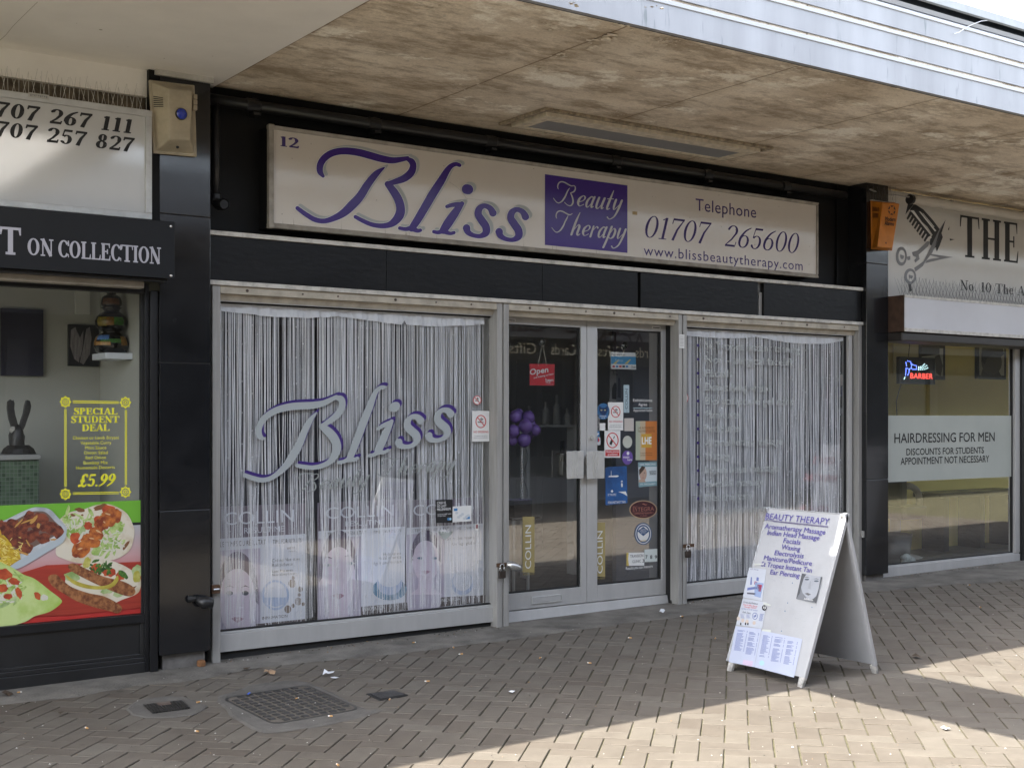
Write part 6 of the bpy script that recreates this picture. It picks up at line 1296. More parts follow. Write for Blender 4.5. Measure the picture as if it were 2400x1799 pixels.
wing([(228,140),(240,135),(262,145),(272,190),(262,240),(240,300),(220,360),(190,420),(160,400),(185,310),(205,250),(215,190)])
mb=MB(); mb.slab([PE.hit(*z09(*p),-.004) for p in [(150,330),(200,400),(222,450),(215,530),(250,585),(268,612),(58,612),(78,588),(112,560),(98,500),(96,440),(118,385)]],(0,1,0),.07); mb.build('perch',em,eg,bevel=.012)
c=PE.hit(*z09(150,480)); mb=MB(); mb.lathe([(.001,-.14),(.03,-.1),(.042,-.03),(.034,.05),(.02,.08),(.001,.09)],c,12); mb.build('body',em,eg,smooth=True)
mb=MB(); mb.lathe([(.001,-.13),(.10,-.13),(.085,-.1),(.06,-.08),(.001,-.08)],PE.hit(*z09(160,585))+Vector((0,0,.12)),12); mb.build('base',em,eg)
mb=MB(); mb.ball(PE.hit(*z09(115,395)),.022,8); mb.build('head',mat('eagle_head',(.4,.38,.34),.5),eg,smooth=True)
# ------------------------------------------------------------------ barber
YS=.0; XBR=20
xb0=PR1+.003
bs=thing('barber_sign','white barber sign with comb and scissors emblem and tall black letters','sign',(8,YS,2.2))
sbz=F(*z184(1055,895),YS).z; stz=F(*z184(1055,5),YS).z+.02
mb=MB(); mb.box(xb0,XBR,YS,YS+.12,sbz-.06,stz); mb.build('face',mat('barber_face',(.60,.58,.54),.28,coat=.4,noise=(1.3,.09,7)),bs)
mb=MB(); mb.box(xb0,xb0+.006,YS-.006,YS,sbz,stz); mb.build('edge',alu_dirty,bs)
pK=YP(YS)
serif_text(bs,'THE',pK,(1660,556),2168,358,black_ink,z184,T=.2,t=.045,space=.07)
serif_text(bs,'No. 10 The Arcade',pK,(1660,845),2420,86,black_ink,z184,T=.15,t=.05,space=.04)
logo=mat('logo_black',(.02,.02,.022),.4); lgrey=mat('logo_grey',(.2,.2,.21),.35)
def lg(pts,m=logo,o=.0015,nm='emblem'): mb=MB(); mb.poly([pK.hit(*z184(*p),o) for p in pts]); return mb.build(nm,m,bs,recalc=False)
lg([(1208,98),(1262,100),(1185,196)])
lg([(1262,102),(1340,150),(1425,245),(1490,332),(1508,390),(1482,462),(1456,516),(1448,478),(1430,490),(1415,465),(1395,455),(1400,400),(1420,370),(1375,300),(1230,170),(1225,150)])
lg([(1230,158),(1258,160),(1400,360),(1412,395),(1370,430),(1362,410)],white_card,.0018)
for i in range(8):
    f=i/7; x=1222+f*148; y=175+f*190; lg([(x,y),(x+18,y+16),(x-16,y+66),(x-28,y+54)],logo,.002)
lg([(1215,170),(1240,172),(1405,375),(1385,388)],logo,.0021); lg([(1300,165),(1318,172),(1452,335),(1440,342)],white_card,.0021); lg([(1330,180),(1340,186),(1436,300),(1430,304)],white_card,.0021)
lg([(1260,655),(1340,600),(1372,540),(1470,335),(1532,240),(1500,345),(1420,520),(1355,605),(1335,640),(1272,688)],lgrey,.0026)
lg([(1475,350),(1532,240),(1500,345),(1440,470)],logo,.0029)
lg([(1240,520),(1290,505),(1340,460),(1372,425),(1398,430),(1380,470),(1335,510),(1300,540),(1308,580),(1270,610),(1262,590),(1280,565),(1250,550)],lgrey,.0024)
lg([(1395,532),(1595,563),(1500,580),(1355,615),(1368,590),(1400,578),(1480,566),(1390,545)],lgrey,.0024)
lg([(1552,325),(1566,296),(1562,330)]); lg([(1568,402),(1610,410),(1570,420)]); lg([(1195,560),(1228,552),(1228,585),(1205,590)],lgrey)
lg([(1205,770),(1232,780),(1242,850),(1222,862),(1215,830)],logo)
for cx,cy,rx,ry,m in ((1150,555,48,82,lgrey),(1226,728,52,68,lgrey)):
    mb=MB(); n=28; o_=circle(cx,cy,rx,ry,n); i_=circle(cx+4,cy,rx*.62,ry*.66,n)
    for i in range(n): j=(i+1)%n; mb.poly([pK.hit(*z184(*p),.0023) for p in (o_[i],o_[j],i_[j],i_[i])])
    mb.build('emblem',m,bs,recalc=False)
    lg(circle(cx+6,cy-4,rx*.36,ry*.36,14)[0:9],lgrey,.0023)
tu=thing('sign_light','long white tube light along the top of the barber sign','sign light',F(*z184(1700,110),-.1))
a=F(*z184(1228,64),-.12); mb=MB(); mb.tube([(a.x+.02,-.12,a.z),(XBR,-.12,a.z)],.037,14); mb.build('tube',mat('tube_cream',(.62,.57,.49),.35,noise=(5,.15,5)),tu,smooth=True)
mb=MB(); mb.tube([(a.x-.01,-.12,a.z),(a.x+.02,-.12,a.z)],.042,14); mb.build('end_cap',black_gloss,tu)
mb=MB(); mb.tube([(a.x,-.12,a.z+.02),(a.x-.25,-.02,a.z+.035),(PR0+.02,-.07,a.z+.045)],.007,6); mb.build('arm',alu_dirty,tu)
for x in (a.x+.55,a.x+1.6): mb=MB(); mb.box(x,x+.03,-.13,YS,a.z+.03,a.z+.05); mb.build('bracket',alu_dirty,tu)
# white shutter housing under the sign
bx=thing('barber_shutter_box','white shutter housing with a rusty brown end below the barber sign','shutter housing',(8,-.1,2.0))
yfb=yon(2119,xb0); yfb=max(-.32,min(-.12,yfb)); t1=F(*z184(1176,886),yfb).z; t0=F(*z184(1176,1203),yfb).z
mb=MB(); mb.box(xb0+.0005,XBR,yfb+.003,YS-.001,t0+.002,t1-.002); mb.build('housing',mat('rust_brown',(.085,.045,.028),.7,noise=(16,.5,7)),bx)
mb=MB(); mb.box(xb0+.004,XBR,yfb-.004,yfb+.002,t0+.03,t1-.022); mb.build('front',mat('housing_white',(.60,.60,.63),.4,noise=(2,.08,6)),bx)
mb=MB(); mb.box(xb0+.002,XBR,yfb-.01,yfb+.003,t1-.022,t1); mb.box(xb0+.002,XBR,yfb-.01,yfb+.003,t0,t0+.03); mb.build('trim',ledge_m,bx,bevel=.002)
mb=MB(); mb.box(xb0,XBR,yfb+.02,YS+.1,t0-.075,t0-.002); mb.build('shutter_roll',mat('roll_dark',(.03,.025,.022),.5),bx,bevel=.01)
spikes('dense dark grey bird spikes along the top of the white shutter housing',[(xb0+.03,yfb+.06,t1),(11,yfb+.06,t1)],330,.16,21,mat('spike_grey',(.12,.12,.12),.5),True,.05,.0014)
# window
xg1=F(2371,1000,.09).x; zgb=F(*z189(1050,1560),.09).z; zgt=F(*z184(1045,1245),.09).z+.06
bw=window('barber_window','barber window with a frosted lettered band across the glass','shop' if False else xb0+.004,xg1,zgb,zgt,F(*z189(1060,1650),.05).z-.03,.003,F(2391,1000,.05).x-xg1,frame=alu,gl=glass_barber)
mb=MB(); q=F(2391,1000,.05).x; mb.box(q+.001,q+.2,.03,.15,.05,zgt+.1); mb.build('door_post',black_alu,bw)
mb=MB(); mb.box(xb0,XBR,.06,.12,zgt+.03,sbz-.061); mb.build('transom',black_alu,bw)
pN=YP(.088)
fz1=F(*z189(1045,270),.088).z; fz0=F(*z189(1046,845),.088).z; frost=mat('frosting',(.40,.42,.38),.55,noise=(2,.1,5))
mb=MB(); mb.poly([(xb0+.006,.087,fz0),(xg1-.005,.087,fz0),(xg1-.005,.087,fz1),(xb0+.006,.087,fz1)]); fr=mb.build('frosted_band',frost,bw,recalc=False)
for tx,p,x1,c in (('HAIRDRESSING FOR MEN',(1090,507),1955,82),('DISCOUNTS FOR STUDENTS',(1193,613),1862,56),('APPOINTMENT NOT NECESSARY',(1143,696),1908,60)): text(fr,tx,pN,p,x1,c,black_ink,z189,off=.003,bold=.014)
# inside the barber
yw=mat('barber_yellow',(.90,.76,.27),.75,noise=(1.6,.06,4)); br_=thing('barber_room','mustard yellow walls inside the barber shop','room',(9,1.5,.05))
YBB=1.3
mb=MB(); mb.box(PR0+.11,12,YBB,YBB+.1,0,3); mb.build('back_wall',yw,br_)
mb=MB(); mb.box(PR0+.101,PR0+.14,.26,YBB,0,3); mb.box(12,12.1,.13,YBB,0,3); mb.build('side_wall',yw,br_)
mb=MB(); mb.box(PR0+.14,12,.13,YBB,2.7,2.8); mb.build('ceiling',white_plaster,br_)
mb=MB(); mb.box(PR0+.14,12,.12,YBB,-.02,.07); mb.build('floor',mat('barber_floor',(.13,.12,.10),.4,noise=(3,.2,5)),br_)
YP1=YBB-.03
def frame_pic(label,p0,p1,draw):
    a=F(*z184(*p0),YP1); b=F(*z184(*p1),YP1); t=thing('framed_photo',label,'picture',((a.x+b.x)/2,YP1,b.z),'framed photographs on the barber wall')
    mb=MB(); mb.box(a.x,b.x,YP1,YP1+.028,b.z,a.z); mb.build('frame',black_alu,t); mb=MB(); w_=.04; mb.box(a.x+w_,b.x-w_,YP1-.004,YP1-.001,b.z+w_,a.z-w_); o=mb.build('print',mat('photo_grey',(.62,.60,.50),.5,noise=(3,.3,5)),t); draw(o); 
pp=YP(YP1-.004)
def d1_(o):
    decal(o,z184,[(1830,1600),(1850,1530),(1900,1500),(1990,1540),(2020,1600)],mat('photo_dark',(.06,.055,.045),.5),pp,.002,'shoulders'); decal(o,z184,circle(1930,1470,88,110),mat('photo_mid',(.10,.09,.07),.5),pp,.003,'head'); decal(o,z184,[(1840,1460),(1845,1350),(1890,1305),(1960,1300),(2025,1340),(2038,1400),(2010,1420),(1940,1400),(1890,1430),(1870,1490)],mat('photo_black',(.025,.023,.02),.5),pp,.004,'hair')
frame_pic('framed dark portrait of a man with thick hair on the yellow wall',(1805,1290),(2056,1618),d1_)
def d2_(o): decal(o,z184,[(1440,1420),(1480,1400),(1510,1500),(1490,1590),(1450,1560)],mat('photo_mid',(0,0,0)),pp,.002,'figure'); decal(o,z184,[(1320,1330),(1480,1330),(1480,1400),(1320,1420)],mat('photo_dark',(0,0,0)),pp,.002,'shape')
frame_pic('framed grey photograph behind the barber neon sign',(1305,1305),(1530,1622),d2_)
lt=thing('poster','pale wall poster on the yellow wall behind the barber sign','poster',F(*z184(1140,1450),YP1)); a=F(*z184(1085,1290),YP1); b=F(*z184(1300,1580),YP1); mb=MB(); mb.box(a.x,b.x,YP1,YP1+.01,b.z,a.z); mb.build('sheet',mat('sheet_cream',(.62,.55,.32),.6),lt)
# led sign
YL=.3; pL=YP(YL)
led=thing('led_sign','black lit sign with a blue hairdryer and red BARBER letters hanging in the window','sign',F(*z184(1285,1650),YL))
mb=MB(); a=F(*z184(1130,1420),YL); b=F(*z184(1438,1662),YL); mb.box(a.x,b.x,YL,YL+.03,b.z,a.z); mb.build('panel',black_alu,led,bevel=.004)
mb=MB(); cc=(a.x,b.x,b.z,a.z)
for q in ((cc[0],cc[1],cc[2],cc[2]+.012),(cc[0],cc[1],cc[3]-.012,cc[3]),(cc[0],cc[0]+.012,cc[2]+.012,cc[3]-.012),(cc[1]-.012,cc[1],cc[2]+.012,cc[3]-.012)): mb.box(q[0],q[1],YL-.008,YL-.0005,q[2],q[3])
mb.build('rim',black_gloss,led)
mb=MB(); 
for x,y1 in ((1225,1262),(1328,1265)):
    p=F(*z184(x-12,1418),YL+.01); q=F(*z184(x+5,y1),YL+.01); n=14
    for i in range(n):
        c=p+(q-p)*((i+.5)/n); mb.tube([c-Vector((0,0,.009)),c+Vector((.004*(-1)**i,0,0)),c+Vector((0,0,.009))],.003,5)
mb.build('chain',black_gloss,led)
def dots(nm,paths,m,st,r):
    mb=MB()
    for pth in paths:
        for (xa_,ya_),(xb_,yb_) in zip(pth[:-1],pth[1:]):
            n=max(1,int(math.hypot(xb_-xa_,yb_-ya_)/st))
            for i in range(n): mb.disc(pL.hit(*z184(xa_+(xb_-xa_)*i/n,ya_+(yb_-ya_)*i/n),.002),(0,-1,0),r,8)
    mb.build(nm,m,led,recalc=False)
dots('hairdryer_outline',[[(1195,1500),(1190,1470),(1205,1458),(1230,1465),(1240,1490),(1235,1520),(1215,1530),(1195,1515)],[(1235,1485),(1280,1500),(1282,1530),(1250,1530),(1228,1515)],[(1192,1520),(1188,1560),(1185,1590)],[(1220,1530),(1215,1560),(1200,1590)]],mat('led_blue',(.05,.08,.6),.4,emit=(.12,.2,1,.9)),10,.0052)
dots('air_wave',[[(1300,1510),(1330,1505),(1360,1475)],[(1300,1522),(1340,1515),(1385,1490)],[(1300,1534),(1350,1530),(1390,1512)],[(1175,1612),(1180,1600),(1192,1592)]],mat('led_white',(.5,.7,.7),.4,emit=(.6,.95,1,.6)),13,.0052)
lr=mat('led_red',(.6,.05,.04),.4,emit=(1,.08,.06,.55)); text(led,'BARBER',pL,(1228,1608),1420,46,lr,z184,off=.003,space=1.05)
mb=MB(); p=[F(*z184(*q),YL+.01) for q in ((1150,1660),(1130,1720),(1112,1790),(1108,1830),(1116,1960),(1120,2010))]; mb.tube([tuple(c[:3]) for c in catmull([tuple(q) for q in p],4)],.0045,6); mb.build('cable',black_gloss,led)
# furniture
ch=thing('barber_chair','barber chair with a curved white arm behind the barber window','chair',F(*z189(1250,1280),.95))
YCH=.75; arm=[F(*z189(*p),YCH) for p in [(1165,885),(1230,880),(1285,920),(1305,990),(1295,1070),(1240,1120),(1160,1125)]]
mb=MB(); mb.tube([tuple(q[:3]) for q in catmull([tuple(q) for q in arm],5)],.032,8); mb.build('arm',mat('chair_white',(.55,.53,.5),.35),ch,smooth=True)
xa_=F(*z189(1150,1000),1.0).x; mb=MB(); mb.box(xa_-.35,xa_+.02,.7,1.2,.45,.58); mb.build('seat',black_gloss,ch,bevel=.03)
mb=MB(); mb.box(xa_-.4,xa_-.28,.7,1.2,.58,1.15); mb.build('backrest',black_gloss,ch,bevel=.03); mb=MB(); mb.tube([(xa_-.15,.95,.07),(xa_-.15,.95,.45)],.05,12); mb.build('pedestal',alu_bright,ch); mb=MB(); mb.tube([(xa_-.15,.95,.071),(xa_-.15,.95,.09)],[.26,.2],20); mb.build('base',alu_bright,ch)
bi=thing('waste_bin','dark bin with a pale plastic bag in the corner of the barber window','bin',F(*z189(1200,1545),.3))
a,b=F(*z189(1060,1400),.28).x,F(*z189(1290,1400),.28).x; q1=F(*z189(1290,1290),.28).z
mb=MB(); mb.lathe([((b-a)*.40,0),((b-a)*.5,q1-.07),((b-a)*.48,q1-.07),((b-a)*.38,.02)],((a+b)/2,.42,.071),20); mb.build('bin',mat('bin_dark',(.04,.038,.035),.4),bi,smooth=True)
mb=MB(); rr=random.Random(2)
for i in range(9): mb.ball(F(*z189(1190+rr.uniform(-25,70),1515+rr.uniform(-22,25)),.19+rr.uniform(0,.03)),rr.uniform(.02,.04),5,rr.uniform(.6,1.2))
mb.build('bag',mat('plastic_bag',(.45,.5,.5),.4,bump=(80,.6)),bi)
bench=thing('bench','low dark bench along the barber wall','bench',(F(*z189(1700,930),1.1).x,1.1,.07)); a,b=F(*z189(1380,930),1.1).x,F(*z189(2090,930),1.1).x; zz_=F(*z189(1600,925),1.1).z
mb=MB(); mb.box(a,b,.95,1.28,zz_-.05,zz_); mb.build('top',black_alu,bench,bevel=.004)
for x in (a+.1,(a+b)/2,b-.15): mb=MB(); mb.box(x,x+.08,.98,1.25,.071,zz_-.05); mb.build('leg',black_alu,bench)
# the barber's door stands just beyond the window
q0=F(2391,1000,.05).x+.205; bd=thing('barber_door','glass barber shop door in a metal frame right of the lettered window','door',(q0+.5,.09,.08))
mb=MB()
for a in ((q0,q0+.07,.07,zgt+.03),(q0+.95,q0+1.02,.07,zgt+.03),(q0+.07,q0+.95,.07,.3),(q0+.07,q0+.95,zgt-.07,zgt+.03)): mb.box(a[0],a[1],.06,.11,a[2],a[3])
mb.build('frame',alu,bd,bevel=.002)
mb=MB(); mb.poly([(q0+.07,.085,.3),(q0+.95,.085,.3),(q0+.95,.085,zgt-.07),(q0+.07,.085,zgt-.07)]); mb.build('pane',glass_barber,bd,recalc=False)
mb=MB(); mb.tube([(q0+.11,.03,.85),(q0+.11,.03,1.25)],.012,10); mb.build('handle',alu_bright,bd)
window('barber_window','unseen window added beyond the barber door to let daylight into the shop',q0+1.06,q0+2.84,zgb,zgt,.07,.03,.05,gl=glass_barber)  # unseen window, added so daylight brightens the barber room
bw2=thing('barber_wall','black panelled wall beyond the barber shop door','wall',(q0+2,.1,.08)); mb=MB(); mb.box(q0+2.9,20,.05,.2,0,sbz-.061); mb.build('panel',black_paint,bw2)
# ------------------------------------------------------------------ A-board
def aboard(name,label,x0,x1,y0,y1,ztop,paint,front=None):
    """two hinged panels; the front panel faces -x, y0<y1 is its width"""
    g=gz(x0); xm=(x0+x1)/2+.045; t=thing(name,label,'A-board',((x0+x1)/2,(y0+y1)/2,g))
    th=.022; H_=ztop-g; leg=.055
    top=Vector((xm,0,ztop)); out=[]
    for s,xb in ((-1,x0),(1,x1)):
        a=Vector((xb,0,g)); d=(top-a); L_=d.length; d.normalize(); n=Vector((-d.z,0,d.x)) if s<0 else Vector((d.z,0,-d.x))
        if n.x*s<0: n=-n
        def P(y,u,o,a=a,d=d,n=n): v=a+d*u+n*o; return Vector((v.x,y,v.z))
        fw=.05
        mb=MB(); mb.hexa([P(y0+.012,leg,-th*.3),P(y1+.012,leg,-th*.3),P(y1+.012,L_-.005,-th*.3),P(y0+.012,L_-.005,-th*.3)],[P(y0+.012,leg,-.002),P(y1+.012,leg,-.002),P(y1+.012,L_-.005,-.002),P(y0+.012,L_-.005,-.002)])
        pn=mb.build('panel',paint,t,bevel=.001)
        mb=MB()
        for ya,yb in ((y0,y0+fw*.45),(y1+.0125,y1+.02)):
            mb.hexa([P(ya,leg-.002,-th),P(yb,leg-.002,-th),P(yb,L_,-th),P(ya,L_,-th)],[P(ya,leg-.002,0.0015),P(yb,leg-.002,0.0015),P(yb,L_,.0015),P(ya,L_,.0015)])
        mb.build('frame',paint,t,bevel=.003)
        for ya,yb in ((y0,y0+.04),(y1-.04,y1)):
            mb=MB(); mb.hexa([P(ya+.004,0,-th*.9),P(yb-.004,0,-th*.9),P(yb,leg,-th),P(ya,leg,-th)],[P(ya+.004,0,-.001),P(yb-.004,0,-.001),P(yb,leg,0),P(ya,leg,0)]); mb.build('leg',mat('leg_paint',(.52,.51,.49),.45,noise=(22,.6,8,.4,.62)),t,bevel=.003)
        out.append((P,L_,n,d,pn))
    mb=MB()
    for y in (y0+.03,): mb.tube([(xm-.02,y,ztop-.02),(xm+.02,y,ztop-.02)],.006,8)
    mb.build('hinge',alu_dirty,t)
    return t,out
white_paint=mat('board_paint',(.40,.41,.43),.4,noise=(5,.1,8,.3,.62),bump=(120,.03),dust=(13,.66,(.22,.21,.19)))
za=z(1680,1170,400/1442)
ab,sides=aboard('a_board','white folding A-board listing beauty treatments in purple, standing on the paving',2.218,2.832,-2.446,-1.893,.91,white_paint)
P,L_,n,d,pn=sides[0]
pA=Plane(P(-2,.3,0),n,d)
abp=mat('board_purple',(.085,.07,.29),.5)
def AT(tx,p,x1,c,m=abp,bold=.012,off=.0022,sp=1): return text(pn,tx,pA,p,x1,c,m,za,off=off,bold=bold,space=sp)
AT('BEAUTY THERAPY',(410,166),(945,215),50,bold=.004,sp=1.03)
for q in ([(405,172),(942,226),(942,230),(405,176)],[(480,186),(942,234),(942,237),(480,189)]): decal(pn,za,q,purple_ink,pA,.0022,'underline')
for tx,p,x1 in (('Aromatherapy Massage',(405,243),(915,297)),('Indian Head Massage',(427,297),(865,344)),('Facials',(562,365),(705,382)),('Waxing',(545,418),(703,438)),('Electrolysis',(488,468),(732,497)),('Manicure/Pedicure',(397,510),(802,560)),('St Tropez Instant Tan',(375,562),(802,618)),('Ear Piercing',(450,630),(698,662))): AT(tx,p,x1,38,bold=.012,sp=.97)
gskin=mat('grey_skin',(.33,.35,.39),.5,noise=(14,.15,4)); gbg=mat('grey_photo',(.17,.18,.2),.5); ghair=mat('grey_hair',(.085,.09,.1),.5)
s=decal(pn,za,[(722,625),(895,655),(842,875),(674,840)],gbg,pA,.0022,'photo')
decal(s,za,[(742,632),(770,634),(865,650),(890,660),(880,740),(855,800),(812,846),(770,838),(728,790),(712,735)],gskin,pA,.0028,'face')
decal(s,za,[(722,625),(760,632),(740,660),(718,730),(705,790),(674,840),(674,835)],ghair,pA,.0031,'hair'); decal(s,za,[(895,655),(880,658),(862,760),(842,820),(800,850),(842,875)],ghair,pA,.0031,'hair')
for x,y in ((765,676),(845,690)):
    decal(s,za,circle(x,y,20,7,12),mat('eye_print',(0,0,0)),pA,.0034,'eye'); decal(s,za,[(x-28,y-18),(x,y-24),(x+28,y-12),(x,y-18)],ghair,pA,.0034,'brow')
decal(s,za,[(790,690),(800,692),(796,760),(772,752)],mat('grey_nose',(.26,.275,.305),.6),pA,.0033,'nose'); decal(s,za,[(745,795),(770,788),(800,802),(775,812)],mat('grey_lip',(.12,.12,.13),.5),pA,.0034,'lips')
text(s,'Jubilance',pA,(740,842),(815,856),12,white_ink,za,off=.0036)
paper=mat('paper_lilac',(.44,.48,.60),.3,noise=(7,.07,5)); paper2=mat('paper_pale',(.46,.49,.55),.3,noise=(7,.07,5)); blu=mat('print_blue',(.13,.16,.36),.5)
s=decal(pn,za,[(275,575),(420,590),(385,858),(222,825)],paper2,pA,.002,'leaflet',label='leaflet with a red and white machine')
for q,m in (([(262,745),(340,735),(345,755),(258,768)],blu),([(258,785),(330,790),(326,805),(258,798)],mat('machine_dark',(.1,.1,.14),.5)),([(325,695),(398,708),(372,830),(318,815)],mat('machine_blue',(.25,.32,.5),.4)),([(340,715),(385,722),(372,780),(350,776)],mat('machine_red',(.42,.05,.09),.4)),([(322,690),(345,695),(340,725),(318,715)],mat('machine_red',(0,0,0))),([(290,655),(300,655),(298,720),(284,720)],blu),([(340,655),(358,660),(355,690),(336,685)],blu)): decal(s,za,q,m,pA,.0026,'picture')
text(s,'Laser Therapy',pA,(284,592),(355,598),8,purple_ink,za,off=.0026)
s=decal(pn,za,[(222,835),(425,868),(385,1090),(165,1055)],paper2,pA,.0021,'leaflet',label='leaflet for foot care with small feet')
for tx,p,x1,c,m in (('Chiropodist/Podiatrist',(226,872),(348,888),13,black_ink),('Now At Bliss Beauty',(224,892),(345,908),12,red_ink),('Therapy Hatfield',(232,912),(335,922),12,red_ink),('Call Mary on 01707 265600',(205,925),(345,945),11,blu),('Mark Davis',(220,958),(286,966),14,black_ink)): text(s,tx,pA,p,x1,c,m,za,off=.0028)
for i in range(5):
    for x in (203,252): decal(s,za,rect(x,970+i*7,x+36-(i*11)%14,972+i*7,2),blu,pA,.0027,'print')
for q in (circle(325,985,23,30,20),): decal(s,za,q,blu,pA,.0027,'seal'); decal(s,za,circle(325,985,19,25,20),paper2,pA,.003,'seal'); decal(s,za,circle(319,988,5,12,10),blu,pA,.0033,'foot'); decal(s,za,circle(331,982,5,12,10),blu,pA,.0033,'foot')
decal(s,za,circle(404,915,20,24,18),black_ink,pA,.0027,'seal'); text(s,'15',pA,(394,922),(414,926),20,white_ink,za,off=.0031,bold=.03)
for i in range(9): decal(s,za,rect(368-i*1.5,965+i*7,402-i*1.5-(i*13)%9,968+i*7,2),blu,pA,.0027,'print')
ft=mat('foot_print',(.5,.42,.36),.5)
for x,y in ((185,1005),(222,1022),(258,1030),(318,1042)): decal(s,za,circle(x,y,14,17,10),ft,pA,.0027,'foot')
for x in (205,245,265): decal(s,za,circle(x,1050,6,12,8),black_ink,pA,.0027,'foot')
s=decal(pn,za,[(162,1068),(380,1092),(318,1415),(103,1372)],paper,pA,.0023,'price_list'); rn=random.Random(6)
s2=decal(pn,za,[(381,1105),(726,1178),(655,1503),(320,1415)],paper,pA,.0025,'price_list')
def plist(o,x,y,wd,rows_,rh,off,col=blu):
    mb=MB()
    for i in range(rows_):
        if rn.random()<.12: continue
        l=wd*rn.uniform(.45,.8); xx=x-i*rh*.19; yy=y+i*rh
        for a,b in ((xx,xx+l),(xx+wd*.92,xx+wd)):
            mb.poly([pA.hit(*za(p,q),off) for p,q in ((a,yy+(a-xx)*.13),(b,yy+(b-xx)*.13),(b,yy+(b-xx)*.13+rh*.42),(a,yy+(a-xx)*.13+rh*.42))])
    mb.build('print',col,o,recalc=False)
plist(s,178,1100,86,22,8,.003); plist(s,278,1118,82,26,7.6,.003)
plist(s2,395,1145,80,22,8.4,.0032); plist(s2,495,1160,86,26,8,.0032); plist(s2,603,1185,86,24,8.6,.0032)
decal(s2,za,circle(383,1380,22,22,14),sky_ink,pA,.0031,'seal'); decal(s,za,[(228,1352),(310,1366),(300,1410),(218,1392)],mat('pink_panel',(.52,.42,.55),.4),pA,.0029,'panel')
mb=MB(); rn=random.Random(11)
for _ in range(40):
    x,y=rn.uniform(430,860),rn.uniform(660,1120)
    if rn.random()<.5: pts=circle(x,y,rn.uniform(1.5,5),rn.uniform(1.5,4),6)
    else:
        l=rn.uniform(8,34); pts=[(x,y),(x+l,y+l*.14),(x+l,y+l*.14+2),(x,y+2)]
    mb.poly([pA.hit(*za(*p),.0016) for p in pts])
mb.build('scuff',mat('scuff',(.33,.36,.38),.7),pn,recalc=False)
for x,y in ((640,705),(578,942),(806,910),(547,1110),(600,873)): decal(pn,za,circle(x,y,4,5,7),mat('ink_dot',(.05,.13,.25),.5),pA,.0018,'blot')
for q in ([(395,865),(460,890),(455,900),(400,890)],[(384,1095),(460,1102),(458,1122),(384,1108)],[(320,545),(400,540),(400,552),(322,556)]): decal(pn,za,q,mat('old_tape',(.5,.52,.48),.3),pA,.0029,'tape')
# a second board stands outside the barber's, just out of the picture but mirrored in the window
bb,sides=aboard('a_board','white folding A-board with dark red lettering outside the barber',7.75,8.3,-2.36,-1.78,1.12,white_paint)
P,L_,n,d,pn=sides[0]
mred=mat('maroon_letter',(.2,.03,.03),.5)
for i,(tx,w_) in enumerate((('GENTS',.3),('HAIRDRESSING',.46),('OPEN NOW',.4))):
    c=-2.3; O=P(c+w_/2,L_-.22-.2*i-(.15 if i==2 else 0),.004); E=P(c-w_/2,L_-.22-.2*i-(.15 if i==2 else 0),.004); put_text(pn,tx,O,E-O,d*.075,mred,bold=.02)
# ------------------------------------------------------------------ padlocks on the shutter posts
steel=mat('lock_steel',(.55,.55,.54),.25,.8); brass=mat('lock_body',(.06,.045,.035),.5,.4,noise=(40,.5,5)); rust=mat('rust',(.12,.06,.03),.8,noise=(40,.6,6))
def padlock(label,p,hasp,tilt=0,s=1,body=brass):
    t=thing('padlock',label,'padlock',p,'padlocks and hasps on the shutter posts'); p=Vector(p)
    mb=MB(); mb.box(p.x-.025*s,p.x+.025*s,p.y-.014,p.y+.008,p.z-.085*s,p.z-.035*s); mb.build('body',body,t,bevel=.005)
    mb=MB(); mb.tube([p+Vector((.016*s*math.cos(a)*(1),-.003,.016*s*math.sin(a)-.008)) for a in [math.pi*i/8 for i in range(9)]],.0045*s,6); mb.tube([p+Vector((.016*s,-.003,-.008)),p+Vector((.016*s,-.003,-.036*s))],.0045*s,6); mb.tube([p+Vector((-.016*s,-.003,-.008)),p+Vector((-.016*s,-.003,-.036*s))],.0045*s,6); mb.build('shackle',steel,t,smooth=True)
    if hasp:
        mb=MB(); mb.box(p.x-.035,p.x+.075*hasp,p.y+.009,p.y+.016,p.z-.012,p.z+.014); mb.build('hasp',rust,t,bevel=.002)
    return t
c=F(*zd2(128,1190),-.03); padlock('padlock with steel shackle and rusty hasp on the post left of the doors',c,1)
lk=thing('lock_case','round steel shutter lock beside the padlock left of the doors','lock',F(*zd2(265,1200),-.04)); c=F(*zd2(265,1200),-.04); mb=MB(); mb.tube([c+Vector((-.045,.02,.018)),c,c+Vector((.045,-.015,-.018))],[.022,.028,.02],12); mb.build('case',steel,lk,smooth=True)
c=F(*z124(1495,1850),-.03); c=F(1612,1279,-.03); padlock('padlock with steel shackle on the post right of the doors',c,1)
c=F(474,1385,-.03); lk=thing('hasp','rusty staple on the edge of the left shutter post','hasp',c); mb=MB(); a=F(*z03(1818,75),-.01); b=F(*z03(1892,142),-.01); mb.box(a.x,b.x,-.03,-.002,b.z,a.z); mb.build('staple',rust,lk,bevel=.003)
mb=MB(); mb.tube([(a.x+.01,-.031,(a.z+b.z)/2),(b.x-.006,-.031,(a.z+b.z)/2)],.006,6); mb.build('pin',steel,lk)
c=F(*z03(1760,225),-.1); lk=thing('padlock','black disc padlock hanging on the left black pillar','padlock',c,'padlocks and hasps on the shutter posts'); mb=MB(); mb.tube([c+Vector((-.03,.03,.02)),c+Vector((.0,.0,0)),c+Vector((.05,-.01,-.005))],[.02,.036,.03],14); mb.build('body',black_gloss,lk,smooth=True); mb=MB(); mb.tube([c+Vector((-.075,.048,.02)),c+Vector((-.03,.03,.02))],[.022,.014],8); mb.build('cover',rubber,lk)
